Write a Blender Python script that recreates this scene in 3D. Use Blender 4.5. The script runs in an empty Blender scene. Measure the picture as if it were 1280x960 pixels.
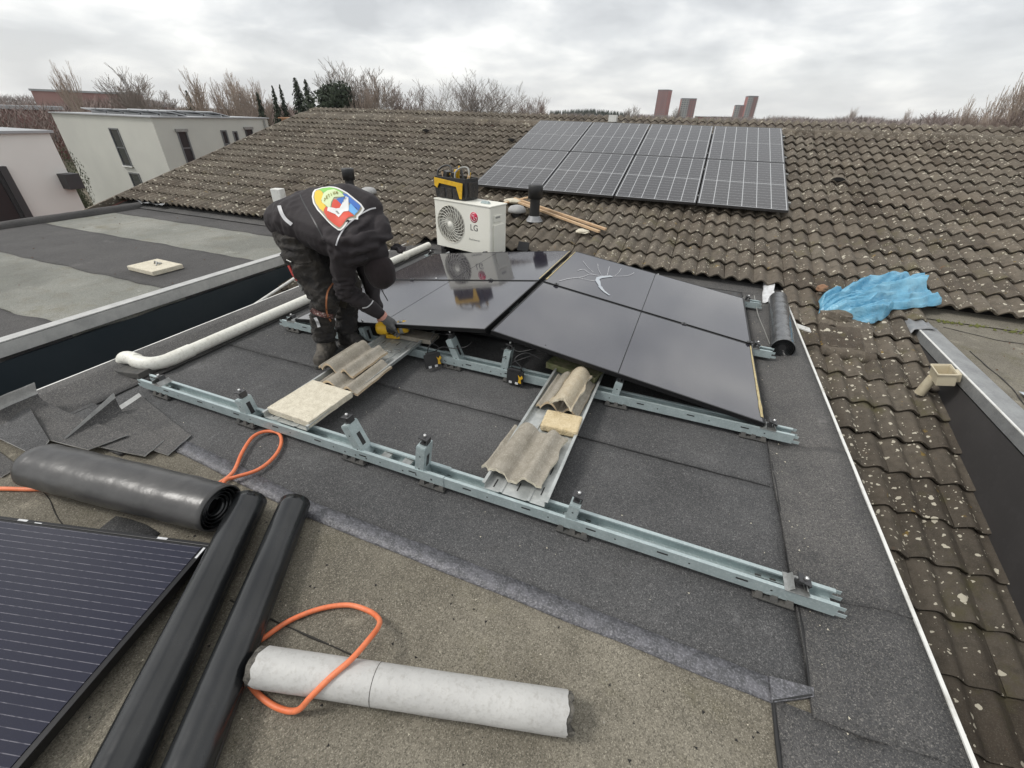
import bpy, bmesh, math, random
from mathutils import Vector, Matrix, noise
from mathutils.bvhtree import BVHTree
R_ = math.radians
rnd = random.Random(7)
SC = bpy.context.scene
COL = SC.collection

# ---------------------------------------------------------------- camera
cam_d = bpy.data.cameras.new('camera'); cam = bpy.data.objects.new('camera', cam_d)
COL.objects.link(cam); SC.camera = cam
cam_d.sensor_width = 36.0; cam_d.lens = 533.5/1280*36
cam_d.clip_start = 0.02; cam_d.clip_end = 6000
_p, _r, _y = .5611, .0295, .3663
_f = Vector((-math.sin(_y), math.cos(_y), 0)); _rt = Vector((math.cos(_y), math.sin(_y), 0)); _u = Vector((0, 0, 1))
_f2 = _f*math.cos(_p)-_u*math.sin(_p); _u2 = _u*math.cos(_p)+_f*math.sin(_p)
_r3 = _rt*math.cos(_r)+_u2*math.sin(_r); _u3 = _u2*math.cos(_r)-_rt*math.sin(_r)
cam.matrix_world = Matrix(((_r3.x, _u3.x, -_f2.x, 0), (_r3.y, _u3.y, -_f2.y, 0), (_r3.z, _u3.z, -_f2.z, 1.6387), (0, 0, 0, 1)))

# ---------------------------------------------------------------- light
SC.view_settings.view_transform = 'Standard'; SC.view_settings.look = 'None'
SC.view_settings.exposure = 0.30; SC.view_settings.gamma = 1.0
SC.render.engine = 'CYCLES'
SUN_EL, SUN_AZ = R_(52), R_(-118)      # azimuth from +Y towards +X
world = bpy.data.worlds.new('World'); SC.world = world; world.use_nodes = True
nt = world.node_tree; nt.nodes.clear()
def N(nt, t, **k):
    n = nt.nodes.new(t)
    for a, v in k.items(): setattr(n, a, v)
    return n
def build_world():
    L = nt.links.new
    out = N(nt, 'ShaderNodeOutputWorld'); bg = N(nt, 'ShaderNodeBackground')
    sky = N(nt, 'ShaderNodeTexSky', sky_type='NISHITA', sun_disc=False)
    sky.sun_elevation = SUN_EL; sky.sun_rotation = SUN_AZ; sky.air_density = 1.0; sky.dust_density = 2.0
    tc = N(nt, 'ShaderNodeTexCoord'); sep = N(nt, 'ShaderNodeSeparateXYZ'); L(tc.outputs['Generated'], sep.inputs[0])
    zc = N(nt, 'ShaderNodeMath', operation='MAXIMUM'); L(sep.outputs['Z'], zc.inputs[0]); zc.inputs[1].default_value = 0.0
    za = N(nt, 'ShaderNodeMath', operation='ADD'); L(zc.outputs[0], za.inputs[0]); za.inputs[1].default_value = .26
    dx = N(nt, 'ShaderNodeMath', operation='DIVIDE'); L(sep.outputs['X'], dx.inputs[0]); L(za.outputs[0], dx.inputs[1])
    dy = N(nt, 'ShaderNodeMath', operation='DIVIDE'); L(sep.outputs['Y'], dy.inputs[0]); L(za.outputs[0], dy.inputs[1])
    cb = N(nt, 'ShaderNodeCombineXYZ'); L(dx.outputs[0], cb.inputs[0]); L(dy.outputs[0], cb.inputs[1]); cb.inputs[2].default_value = 3.3
    n1 = N(nt, 'ShaderNodeTexNoise'); L(cb.outputs[0], n1.inputs['Vector']); n1.inputs['Scale'].default_value = 1.15; n1.inputs['Detail'].default_value = 7; n1.inputs['Roughness'].default_value = .52; n1.inputs['Distortion'].default_value = .25
    n2 = N(nt, 'ShaderNodeTexNoise'); L(cb.outputs[0], n2.inputs['Vector']); n2.inputs['Scale'].default_value = 2.8; n2.inputs['Detail'].default_value = 8; n2.inputs['Roughness'].default_value = .5; n2.inputs['Distortion'].default_value = .3
    mx = N(nt, 'ShaderNodeMix', data_type='FLOAT'); mx.inputs[0].default_value = .42; L(n1.outputs[0], mx.inputs[2]); L(n2.outputs[0], mx.inputs[3])
    cr = N(nt, 'ShaderNodeValToRGB'); L(mx.outputs[0], cr.inputs[0]); e = cr.color_ramp.elements
    e[0].position = .38; e[0].color = (.50, .51, .52, 1)
    e[1].position = .61; e[1].color = (.98, .975, .94, 1)
    m = e.new(.47); m.color = (.63, .64, .645, 1)
    m = e.new(.55); m.color = (.81, .81, .795, 1)
    # pale haze low down
    hz = N(nt, 'ShaderNodeMapRange'); L(sep.outputs['Z'], hz.inputs[0]); hz.inputs[1].default_value = 0; hz.inputs[2].default_value = .12; hz.inputs[3].default_value = .55; hz.inputs[4].default_value = 0
    m2 = N(nt, 'ShaderNodeMix', data_type='RGBA'); L(hz.outputs[0], m2.inputs[0]); L(cr.outputs[0], m2.inputs[6]); m2.inputs[7].default_value = (.80, .80, .785, 1)
    # the real sky shows weakly through the cloud
    sk = N(nt, 'ShaderNodeMix', data_type='RGBA', blend_type='ADD'); sk.inputs[0].default_value = .012; L(m2.outputs[2], sk.inputs[6]); L(sky.outputs[0], sk.inputs[7])
    L(sk.outputs[2], bg.inputs[0]); bg.inputs[1].default_value = 1.0
    L(bg.outputs[0], out.inputs[0])
build_world()
sun_d = bpy.data.lights.new('sun', 'SUN'); sun = bpy.data.objects.new('sun', sun_d); COL.objects.link(sun)
sun_d.energy = 1.5; sun_d.angle = R_(14); sun_d.color = (1, .97, .92)
_sd = Vector((math.sin(SUN_AZ)*math.cos(SUN_EL), math.cos(SUN_AZ)*math.cos(SUN_EL), math.sin(SUN_EL)))
sun.rotation_euler = (-_sd).to_track_quat('-Z', 'Y').to_euler()

# ---------------------------------------------------------------- materials
def mat(name, col, rough=.8, metal=0., spec=.5, var=None, vscale=4., vdet=6., bump=0., bscale=60., bdet=4., speck=None, sscale=300., samt=.5, coat=0., ior=None, sharp=(.35, .65), sheen=0):
    """base colour with a second colour in noise patches, fine speckle and bump, all in object space"""
    m = bpy.data.materials.new(name); m.use_nodes = True; t = m.node_tree; L = t.links.new
    b = t.nodes['Principled BSDF']; b.inputs['Roughness'].default_value = rough; b.inputs['Metallic'].default_value = metal
    b.inputs['Specular IOR Level'].default_value = spec
    if coat: b.inputs['Coat Weight'].default_value = coat; b.inputs['Coat Roughness'].default_value = .05
    if ior: b.inputs['IOR'].default_value = ior
    if sheen: b.inputs['Sheen Weight'].default_value = sheen
    b.inputs['Base Color'].default_value = (*col, 1)
    g = N(t, 'ShaderNodeNewGeometry'); src = None
    if var:
        n = N(t, 'ShaderNodeTexNoise'); L(g.outputs['Position'], n.inputs['Vector']); n.inputs['Scale'].default_value = vscale; n.inputs['Detail'].default_value = vdet; n.inputs['Roughness'].default_value = .6
        mr = N(t, 'ShaderNodeMapRange'); L(n.outputs[0], mr.inputs[0]); mr.inputs[1].default_value = sharp[0]; mr.inputs[2].default_value = sharp[1]
        mx = N(t, 'ShaderNodeMix', data_type='RGBA'); L(mr.outputs[0], mx.inputs[0]); mx.inputs[6].default_value = (*col, 1); mx.inputs[7].default_value = (*var, 1); src = mx.outputs[2]
    if speck:
        n = N(t, 'ShaderNodeTexNoise'); L(g.outputs['Position'], n.inputs['Vector']); n.inputs['Scale'].default_value = sscale; n.inputs['Detail'].default_value = 2; n.inputs['Roughness'].default_value = .8
        mr = N(t, 'ShaderNodeMapRange'); L(n.outputs[0], mr.inputs[0]); mr.inputs[1].default_value = .5; mr.inputs[2].default_value = .72; mr.inputs[4].default_value = samt
        mx = N(t, 'ShaderNodeMix', data_type='RGBA'); L(mr.outputs[0], mx.inputs[0]); mx.inputs[7].default_value = (*speck, 1)
        if src: L(src, mx.inputs[6])
        else: mx.inputs[6].default_value = (*col, 1)
        src = mx.outputs[2]
    if src: L(src, b.inputs['Base Color'])
    if bump:
        n = N(t, 'ShaderNodeTexNoise'); L(g.outputs['Position'], n.inputs['Vector']); n.inputs['Scale'].default_value = bscale; n.inputs['Detail'].default_value = bdet
        bp = N(t, 'ShaderNodeBump'); bp.inputs['Strength'].default_value = bump; bp.inputs['Distance'].default_value = 1/bscale; L(n.outputs[0], bp.inputs['Height']); L(bp.outputs[0], b.inputs['Normal'])
    return m

def bitumen(name, dark, light, grain, patch, pscale=1.3, streak=False, moss=None):
    m = bpy.data.materials.new(name); m.use_nodes = True; t = m.node_tree; L = t.links.new; b = t.nodes['Principled BSDF']
    b.inputs['Roughness'].default_value = .82; b.inputs['Specular IOR Level'].default_value = .35
    g = N(t, 'ShaderNodeNewGeometry')
    def noi(s, d=3, r=.6, vec=None):
        n = N(t, 'ShaderNodeTexNoise'); L(vec or g.outputs['Position'], n.inputs['Vector']); n.inputs['Scale'].default_value = s; n.inputs['Detail'].default_value = d; n.inputs['Roughness'].default_value = r; return n.outputs[0]
    def rng(v, a, c, lo=0, hi=1):
        r = N(t, 'ShaderNodeMapRange'); L(v, r.inputs[0]); r.inputs[1].default_value = a; r.inputs[2].default_value = c; r.inputs[3].default_value = lo; r.inputs[4].default_value = hi; return r.outputs[0]
    def mixc(f, a, c):
        x = N(t, 'ShaderNodeMix', data_type='RGBA'); L(f, x.inputs[0])
        for i, v in ((6, a), (7, c)):
            if isinstance(v, tuple): x.inputs[i].default_value = (*v, 1)
            else: L(v, x.inputs[i])
        return x.outputs[2]
    c = mixc(rng(noi(pscale, 7, .62), .35, .65), dark, light)
    c = mixc(rng(noi(pscale*5, 5, .7), .52, .70, 0, .55), c, patch)
    if moss: c = mixc(rng(noi(pscale*2.3, 8, .7), .54, .72, 0, .7), c, moss)
    c = mixc(rng(noi(.75, 4, .55), .50, .62, 0, .55), c, tuple(x*.60 for x in dark))      # old puddle stains
    c = mixc(rng(noi(2.6, 9, .75), .60, .66, 0, .35), c, tuple(min(1, x*1.9) for x in light))
    # grains: pale chippings and dark pits
    v = N(t, 'ShaderNodeTexVoronoi'); L(g.outputs['Position'], v.inputs['Vector']); v.inputs['Scale'].default_value = 330
    c = mixc(rng(v.outputs['Color'], .62, 1.0, 0, .62), c, grain)
    v2 = N(t, 'ShaderNodeTexVoronoi'); L(g.outputs['Position'], v2.inputs['Vector']); v2.inputs['Scale'].default_value = 240
    c = mixc(rng(v2.outputs['Color'], .55, 0.1, 0, .65), c, tuple(x*.35 for x in dark))
    c = mixc(rng(noi(90, 2, .9), .60, .75, 0, .6), c, grain)
    # rare pale crumbs and scuffs
    v3 = N(t, 'ShaderNodeTexVoronoi'); L(g.outputs['Position'], v3.inputs['Vector']); v3.inputs['Scale'].default_value = 14
    c = mixc(rng(v3.outputs['Distance'], .045, .03, 0, .45), c, (.42, .41, .38))
    L(c, b.inputs['Base Color'])
    bp = N(t, 'ShaderNodeBump'); bp.inputs['Strength'].default_value = .8; bp.inputs['Distance'].default_value = .004
    L(noi(260, 2, .9), bp.inputs['Height'])
    bp2 = N(t, 'ShaderNodeBump'); bp2.inputs['Strength'].default_value = .35; bp2.inputs['Distance'].default_value = .02; L(noi(9, 4, .5), bp2.inputs['Height']); L(bp.outputs[0], bp2.inputs['Normal'])
    L(bp2.outputs[0], b.inputs['Normal'])
    return m

M = {}
M['bit_new'] = bitumen('new bitumen felt', (.066, .067, .069), (.112, .111, .111), (.31, .30, .295), (.074, .072, .071))
M['bit_edge'] = bitumen('edge bitumen felt', (.070, .070, .071), (.122, .117, .113), (.34, .32, .29), (.052, .052, .055))
M['bit_old'] = bitumen('weathered bitumen felt', (.140, .125, .096), (.275, .250, .198), (.52, .48, .39), (.085, .076, .058), 1.6, moss=(.135, .122, .075))
M['bit_side'] = bitumen('grey aged felt', (.20, .205, .18), (.30, .30, .265), (.36, .35, .32), (.18, .155, .11), 1.0, moss=(.17, .15, .085))
M['bit_side_dark'] = bitumen('dark felt strip', (.070, .068, .067), (.105, .10, .097), (.16, .155, .15), (.075, .072, .07), 1.0)
M['bit_right'] = bitumen('brown aged felt', (.16, .145, .115), (.24, .22, .175), (.36, .33, .28), (.10, .092, .07), 1.2, moss=(.13, .12, .06))
M['foil'] = mat('foil lap strip', (.075, .075, .080), .42, .1, var=(.13, .128, .14), vscale=30, sharp=(.4, .6), speck=(.42, .42, .45), sscale=120, samt=.4, bump=.5, bscale=80)
M['zinc'] = mat('galvanised trim', (.33, .34, .34), .5, .35, var=(.24, .245, .25), vscale=7, speck=(.45, .45, .44), sscale=60, samt=.4, bump=.15, bscale=30)
M['pale_zinc'] = mat('pale roof trim', (.52, .52, .50), .5, .1, var=(.40, .40, .39), vscale=9, speck=(.6, .6, .58), sscale=60, samt=.3)
M['white_trim'] = mat('white trim', (.72, .72, .69), .5, var=(.5, .49, .45), vscale=12, sharp=(.5, .75))
M['dark_clad'] = mat('blue black cladding', (.022, .032, .040), .42, var=(.030, .040, .048), vscale=2, bump=.05, bscale=8)
M['black_wall'] = mat('charcoal cladding', (.062, .058, .058), .62, var=(.050, .047, .047), vscale=1.5, speck=(.12, .12, .12), sscale=14, samt=.10)
M['steel_rail'] = mat('coated steel rail', (.44, .52, .525), .42, .30, var=(.36, .43, .435), vscale=14, speck=(.72, .75, .75), sscale=90, samt=.35, bump=.06, bscale=60)
M['steel_dull'] = mat('dull steel bracket', (.40, .41, .40), .38, .75, var=(.26, .26, .25), vscale=25, bump=.1, bscale=50)
M['tray'] = mat('zinc tray', (.52, .54, .53), .42, .4, var=(.34, .36, .35), vscale=9, speck=(.62, .62, .6), sscale=50, samt=.4, bump=.08, bscale=40)
M['black_plastic'] = mat('black plastic', (.022, .022, .023), .45, bump=.1, bscale=90)
M['rubber'] = mat('recycled rubber', (.062, .062, .060), .85, var=(.095, .09, .082), vscale=20, bump=.5, bscale=120)
M['bolt'] = mat('bright bolt', (.75, .75, .74), .3, .8)
M['white_pipe'] = mat('cream gas pipe', (.78, .77, .70), .42, var=(.62, .60, .52), vscale=7, sharp=(.55, .8), speck=(.30, .27, .2), sscale=45, samt=.30, bump=.05, bscale=20)
M['cream_pvc'] = mat('cream plastic', (.55, .49, .36), .5, var=(.42, .36, .25), vscale=12, sharp=(.5, .75))
M['grey_pipe'] = mat('weathered pale tube', (.43, .425, .41), .6, .03, var=(.51, .505, .485), vscale=5, sharp=(.3, .7), speck=(.22, .20, .17), sscale=60, samt=.28, bump=.14, bscale=30)
M['ragged'] = mat('ragged bitumen rim', (.05, .047, .042), .95, var=(.15, .14, .12), vscale=60, bump=.8, bscale=90)
M['epdm'] = mat('black rubber roll', (.034, .033, .033), .32, spec=.6, var=(.062, .060, .058), vscale=6, bump=.05, bscale=10, bdet=4)
M['epdm2'] = mat('black tube', (.008, .009, .010), .23, spec=.6, var=(.020, .021, .022), vscale=4, bump=.03, bscale=7, bdet=3)
M['epdm_wrap'] = mat('wrapped roll film', (.05, .052, .055), .20, spec=1.0, var=(.10, .105, .11), vscale=12, bump=.05, bscale=20)
M['felt_back'] = mat('pale felt underside', (.56, .56, .54), .8, var=(.44, .44, .43), vscale=20, speck=(.2, .2, .19), sscale=150, samt=.4)
M['orange'] = mat('orange hose', (.72, .16, .055), .5, var=(.80, .24, .11), vscale=10, speck=(.25, .1, .06), sscale=60, samt=.3)
M['slab'] = mat('pale concrete', (.58, .53, .42), .9, var=(.70, .65, .53), vscale=25, speck=(.33, .29, .2), sscale=110, samt=.6, bump=.5, bscale=120)
M['tile_loose'] = mat('loose concrete tile', (.25, .225, .18), .88, var=(.33, .30, .25), vscale=16, speck=(.5, .47, .40), sscale=110, samt=.5, bump=.5, bscale=120)
M['tile_edge'] = mat('fresh tile break', (.48, .38, .25), .9, var=(.58, .46, .32), vscale=30, bump=.5, bscale=100)
M['tile_pale'] = mat('tan tile underside', (.43, .36, .255), .9, var=(.50, .44, .33), vscale=24, speck=(.25, .2, .13), sscale=90, samt=.5, bump=.6, bscale=90)
M['wood'] = mat('new timber lath', (.50, .33, .19), .75, var=(.60, .43, .27), vscale=20)
M['white_metal'] = mat('cream enamel', (.80, .79, .72), .42, var=(.76, .75, .67), vscale=3)
M['grille_gap'] = mat('grille shadow metal', (.16, .15, .13), .6)
M['lg_red'] = mat('crimson print', (.55, .008, .06), .4)
M['print_dark'] = mat('dark print', (.045, .045, .05), .5)
M['print_grey'] = mat('grey print', (.3, .3, .28), .5)
M['white_paint'] = mat('white print', (.8, .8, .78), .5)
M['yellow'] = mat('yellow tool plastic', (.75, .46, .02), .42, var=(.60, .34, .02), vscale=20)
M['jacket'] = mat('black softshell', (.024, .020, .022), .75, spec=.35, var=(.028, .023, .025), vscale=5, bump=.14, bscale=60, bdet=6, sheen=.02)
M['trousers'] = mat('black work trousers', (.024, .023, .024), .85, spec=.3, var=(.046, .040, .033), vscale=10, bump=.5, bscale=45, bdet=6, sheen=.06)
M['kneepad'] = mat('worn olive knee pad', (.040, .036, .028), .8, var=(.07, .06, .045), vscale=18, bump=.4, bscale=70)
M['beanie'] = mat('dark beanie', (.026, .020, .021), .9, spec=.2, bump=.5, bscale=150, sheen=.1)
M['boot'] = mat('black work boot', (.022, .021, .02), .6, var=(.05, .045, .04), vscale=14, bump=.4, bscale=50)
M['boot_dusty'] = mat('dusty work boot', (.13, .115, .095), .85, var=(.055, .05, .044), vscale=14, bump=.5, bscale=50)
M['glove'] = mat('grey glove', (.085, .085, .085), .8, var=(.13, .13, .125), vscale=25, bump=.4, bscale=90)
M['skin'] = mat('skin', (.52, .27, .20), .55, var=(.46, .22, .16), vscale=20)
M['reflect'] = mat('reflective strip', (.55, .55, .56), .35)
M['tarp'] = mat('blue tarpaulin', (.085, .30, .46), .28, spec=.8, var=(.20, .45, .60), vscale=6, bump=.3, bscale=22, bdet=6)
M['paper'] = mat('white liner', (.68, .69, .70), .5, var=(.5, .5, .5), vscale=18, bump=.3, bscale=30)
M['lead'] = mat('lead flashing', (.22, .225, .235), .5, .2, var=(.31, .315, .32), vscale=8, bump=.3, bscale=14)
M['dome'] = mat('grey vent dome', (.32, .32, .32), .75, var=(.42, .42, .41), vscale=14, bump=.3, bscale=60)
M['render_white'] = mat('cream render', (.84, .83, .79), .9, var=(.78, .77, .73), vscale=.4, vdet=5)
M['render_beige'] = mat('beige render', (.56, .56, .51), .9, var=(.50, .50, .46), vscale=.35, vdet=5)
M['frame_grey'] = mat('grey window frame', (.14, .145, .15), .5)
M['frame_dark'] = mat('dark window frame', (.055, .054, .056), .6)
M['glass'] = mat('window glass', (.03, .035, .038), .06, spec=.8)
M['flat_grey'] = mat('pale roof sheet', (.42, .43, .44), .6, var=(.34, .35, .36), vscale=.8)
M['orange_brick'] = mat('orange timber wall', (.40, .22, .12), .85, var=(.46, .27, .16), vscale=2)
M['red_brick'] = mat('red brick', (.20, .085, .075), .9, var=(.25, .12, .10), vscale=.1)
M['tower_pale'] = mat('pale tower panel', (.42, .42, .40), .9, var=(.36, .36, .35), vscale=.2)
M['tower_red'] = mat('tower red brick', (.36, .15, .13), .9, var=(.30, .13, .12), vscale=.12)
M['tower_glass'] = mat('tower window', (.10, .11, .12), .3)
M['ground'] = mat('winter grass', (.085, .085, .05), .95, var=(.12, .10, .07), vscale=.05, vdet=8)
M['bark'] = mat('bare grey bark', (.125, .105, .088), .95)
M['twig'] = mat('bare brown twigs', (.25, .215, .19), .95)
M['twig_red'] = mat('reddish twigs', (.24, .185, .165), .95)
M['birch'] = mat('birch bark', (.52, .47, .42), .85, var=(.35, .31, .28), vscale=2)
M['birch_twig'] = mat('birch twigs', (.40, .33, .28), .9)
M['conifer'] = mat('dark needles', (.028, .040, .024), .95, var=(.045, .058, .035), vscale=.8)
M['hedge'] = mat('hedge leaf', (.045, .060, .032), .9, var=(.08, .085, .045), vscale=1.2)
M['rust'] = mat('rusty beech leaf', (.16, .075, .04), .9, var=(.10, .055, .035), vscale=1.5)
M['wood_far'] = mat('far woodland twigs', (.26, .22, .205), .95)
M['mastic'] = mat('pale dirt streak', (.55, .47, .26), .8, var=(.38, .30, .15), vscale=40)

def panel_glass(name, base, ior, rough, lines=None, hexa=False, coord=True):
    m = bpy.data.materials.new(name); m.use_nodes = True; t = m.node_tree; L = t.links.new; b = t.nodes['Principled BSDF']
    b.inputs['Roughness'].default_value = rough; b.inputs['IOR'].default_value = ior
    tc = N(t, 'ShaderNodeTexCoord'); sp = N(t, 'ShaderNodeSeparateXYZ'); L(tc.outputs['Object'], sp.inputs[0])
    b.inputs['Base Color'].default_value = (*base, 1)
    if lines:
        axis, pitch, width, lc, amt = lines
        md = N(t, 'ShaderNodeMath', operation='PINGPONG'); L(sp.outputs[axis], md.inputs[0]); md.inputs[1].default_value = pitch/2
        lt = N(t, 'ShaderNodeMath', operation='LESS_THAN'); L(md.outputs[0], lt.inputs[0]); lt.inputs[1].default_value = width/2
        ml = N(t, 'ShaderNodeMath', operation='MULTIPLY'); L(lt.outputs[0], ml.inputs[0]); ml.inputs[1].default_value = amt
        # broken up along the line, as a solder ribbon reads
        n = N(t, 'ShaderNodeTexNoise'); L(tc.outputs['Object'], n.inputs['Vector']); n.inputs['Scale'].default_value = 40
        mr = N(t, 'ShaderNodeMapRange'); L(n.outputs[0], mr.inputs[0]); mr.inputs[1].default_value = .4; mr.inputs[2].default_value = .55; mr.inputs[3].default_value = .35
        m3 = N(t, 'ShaderNodeMath', operation='MULTIPLY'); L(ml.outputs[0], m3.inputs[0]); L(mr.outputs[0], m3.inputs[1])
        mx = N(t, 'ShaderNodeMix', data_type='RGBA'); L(m3.outputs[0], mx.inputs[0]); mx.inputs[6].default_value = (*base, 1); mx.inputs[7].default_value = (*lc, 1)
        L(mx.outputs[2], b.inputs['Base Color'])
    n = N(t, 'ShaderNodeTexNoise'); L(tc.outputs['Object'], n.inputs['Vector']); n.inputs['Scale'].default_value = 3.; n.inputs['Detail'].default_value = 5
    mr = N(t, 'ShaderNodeMapRange'); L(n.outputs[0], mr.inputs[0]); mr.inputs[3].default_value = rough*.7; mr.inputs[4].default_value = rough*1.5; L(mr.outputs[0], b.inputs['Roughness'])
    return m
M['pv_black'] = panel_glass('black panel glass', (.024, .022, .032), 2.45, .062, lines=(1, .028, .0022, (.05, .05, .06), .8))
M['pv_front'] = panel_glass('black panel glass with ribbons', (.008, .009, .024), 1.5, .12, lines=(1, .0265, .0022, (.24, .23, .26), .55))
M['pv_cell'] = panel_glass('dark cells', (.026, .025, .028), 1.62, .14, lines=(1, .091, .009, (.20, .20, .21), .9))
M['pv_back'] = mat('white backsheet under glass', (.46, .47, .48), .2, ior=1.5)
M['pv_frame'] = mat('black anodised frame', (.018, .018, .019), .35, .5)
M['pv_frame_silver'] = mat('grey panel frame', (.10, .10, .105), .35, .7)

def tile_material():
    m = bpy.data.materials.new('weathered concrete roof tile'); m.use_nodes = True; t = m.node_tree; L = t.links.new; b = t.nodes['Principled BSDF']
    b.inputs['Roughness'].default_value = .88; b.inputs['Specular IOR Level'].default_value = .3
    g = N(t, 'ShaderNodeNewGeometry'); sp = N(t, 'ShaderNodeSeparateXYZ'); L(g.outputs['Position'], sp.inputs[0])
    def noi(s, d=4, r=.6, v=None):
        n = N(t, 'ShaderNodeTexNoise'); L(v or g.outputs['Position'], n.inputs['Vector']); n.inputs['Scale'].default_value = s; n.inputs['Detail'].default_value = d; n.inputs['Roughness'].default_value = r; return n.outputs[0]
    def rng(v, a, c, lo=0., hi=1.):
        r = N(t, 'ShaderNodeMapRange'); L(v, r.inputs[0])
        for i, x in ((1, a), (2, c), (3, lo), (4, hi)): r.inputs[i].default_value = x
        return r.outputs[0]
    def mth(op, a, c):
        x = N(t, 'ShaderNodeMath', operation=op)
        for i, v in ((0, a), (1, c)):
            if isinstance(v, (int, float)): x.inputs[i].default_value = v
            else: L(v, x.inputs[i])
        return x.outputs[0]
    def mixc(f, a, c):
        x = N(t, 'ShaderNodeMix', data_type='RGBA')
        if isinstance(f, float): x.inputs[0].default_value = f
        else: L(f, x.inputs[0])
        for i, v in ((6, a), (7, c)):
            if isinstance(v, tuple): x.inputs[i].default_value = (*v, 1)
            else: L(v, x.inputs[i])
        return x.outputs[2]
    # one random number per tile, from the tile grid in world space
    cx = mth('FLOOR', mth('DIVIDE', mth('ADD', sp.outputs[0], 20.639), .311), 0)
    cy = mth('FLOOR', mth('DIVIDE', mth('ADD', sp.outputs[1], 7.26), .3165), 0)
    cb = N(t, 'ShaderNodeCombineXYZ'); L(cx, cb.inputs[0]); L(cy, cb.inputs[1])
    wn = N(t, 'ShaderNodeTexWhiteNoise', noise_dimensions='2D'); L(cb.outputs[0], wn.inputs['Vector'])
    c = mixc(rng(wn.outputs['Value'], 0, 1), (.078, .061, .046), (.160, .133, .103))
    c = mixc(rng(noi(1.1, 5), .4, .66, 0, .6), c, (.165, .145, .117))
    c = mixc(rng(noi(14, 6, .7), .45, .7, 0, .6), c, (.036, .031, .024))
    c = mixc(rng(noi(150, 3, .8), .52, .7, 0, .55), c, (.24, .225, .195))
    # green and ochre growth in patches near the foot of the slope
    c = mixc(mth('MULTIPLY', rng(noi(3.2, 5, .7), .56, .70, 0, .7), rng(sp.outputs[1], 7.5, 5.0, .25, 1)), c, (.115, .105, .045))
    c = mixc(mth('MULTIPLY', rng(noi(9, 3, .6), .68, .73, 0, .8), rng(sp.outputs[1], 7.5, 5.2, .1, 1)), c, (.34, .22, .04))
    c = mixc(rng(noi(7.5, 4, .7), .67, .75, 0, .5), c, (.24, .105, .05))
    valley_shade = mth('MULTIPLY', mth('MULTIPLY', rng(sp.outputs[0], 1.0, 1.2), rng(sp.outputs[0], 2.6, 2.3)), rng(sp.outputs[1], 4.9, 3.2, 0, .42))
    c = mixc(valley_shade, c, (.028, .023, .017))     # shade of the narrow valley between the dormers, painted into the tile colour
    # cream lichen spots, several sizes
    wob = N(t, 'ShaderNodeTexNoise'); L(g.outputs['Position'], wob.inputs['Vector']); wob.inputs['Scale'].default_value = 30
    sc = N(t, 'ShaderNodeVectorMath', operation='SCALE'); L(wob.outputs['Color'], sc.inputs[0]); sc.inputs['Scale'].default_value = .035
    ad = N(t, 'ShaderNodeVectorMath', operation='ADD'); L(g.outputs['Position'], ad.inputs[0]); L(sc.outputs[0], ad.inputs[1])
    clump = rng(noi(.9, 4, .6), .38, .62, .16, -.22)
    side = mth('ADD', rng(mth('ABSOLUTE', mth('ADD', sp.outputs[0], .9), 0), 1.5, 6.0, .0, 1.), 0.)
    for s, r0, th0, th1 in ((10, .27, .82, .50), (20, .33, .76, .54), (48, .36, .80, .74)):
        v = N(t, 'ShaderNodeTexVoronoi'); L(ad.outputs[0], v.inputs['Vector']); v.inputs['Scale'].default_value = s
        s1 = N(t, 'ShaderNodeSeparateColor'); L(v.outputs['Color'], s1.inputs[0])
        th = mth('ADD', rng(side, 0, 1, th0, th1), clump)
        keep = mth('GREATER_THAN', s1.outputs[0], th)
        rad = mth('MULTIPLY', s1.outputs[1], r0)
        ins = mth('LESS_THAN', v.outputs['Distance'], rad)
        c = mixc(mth('MULTIPLY', mth('MULTIPLY', keep, ins), .84), c, (.56, .52, .42))
    L(c, b.inputs['Base Color'])
    bp = N(t, 'ShaderNodeBump'); bp.inputs['Strength'].default_value = .6; bp.inputs['Distance'].default_value = .006; L(noi(120, 4, .8), bp.inputs['Height']); L(bp.outputs[0], b.inputs['Normal'])
    return m
M['roof_tile'] = tile_material()

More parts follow.
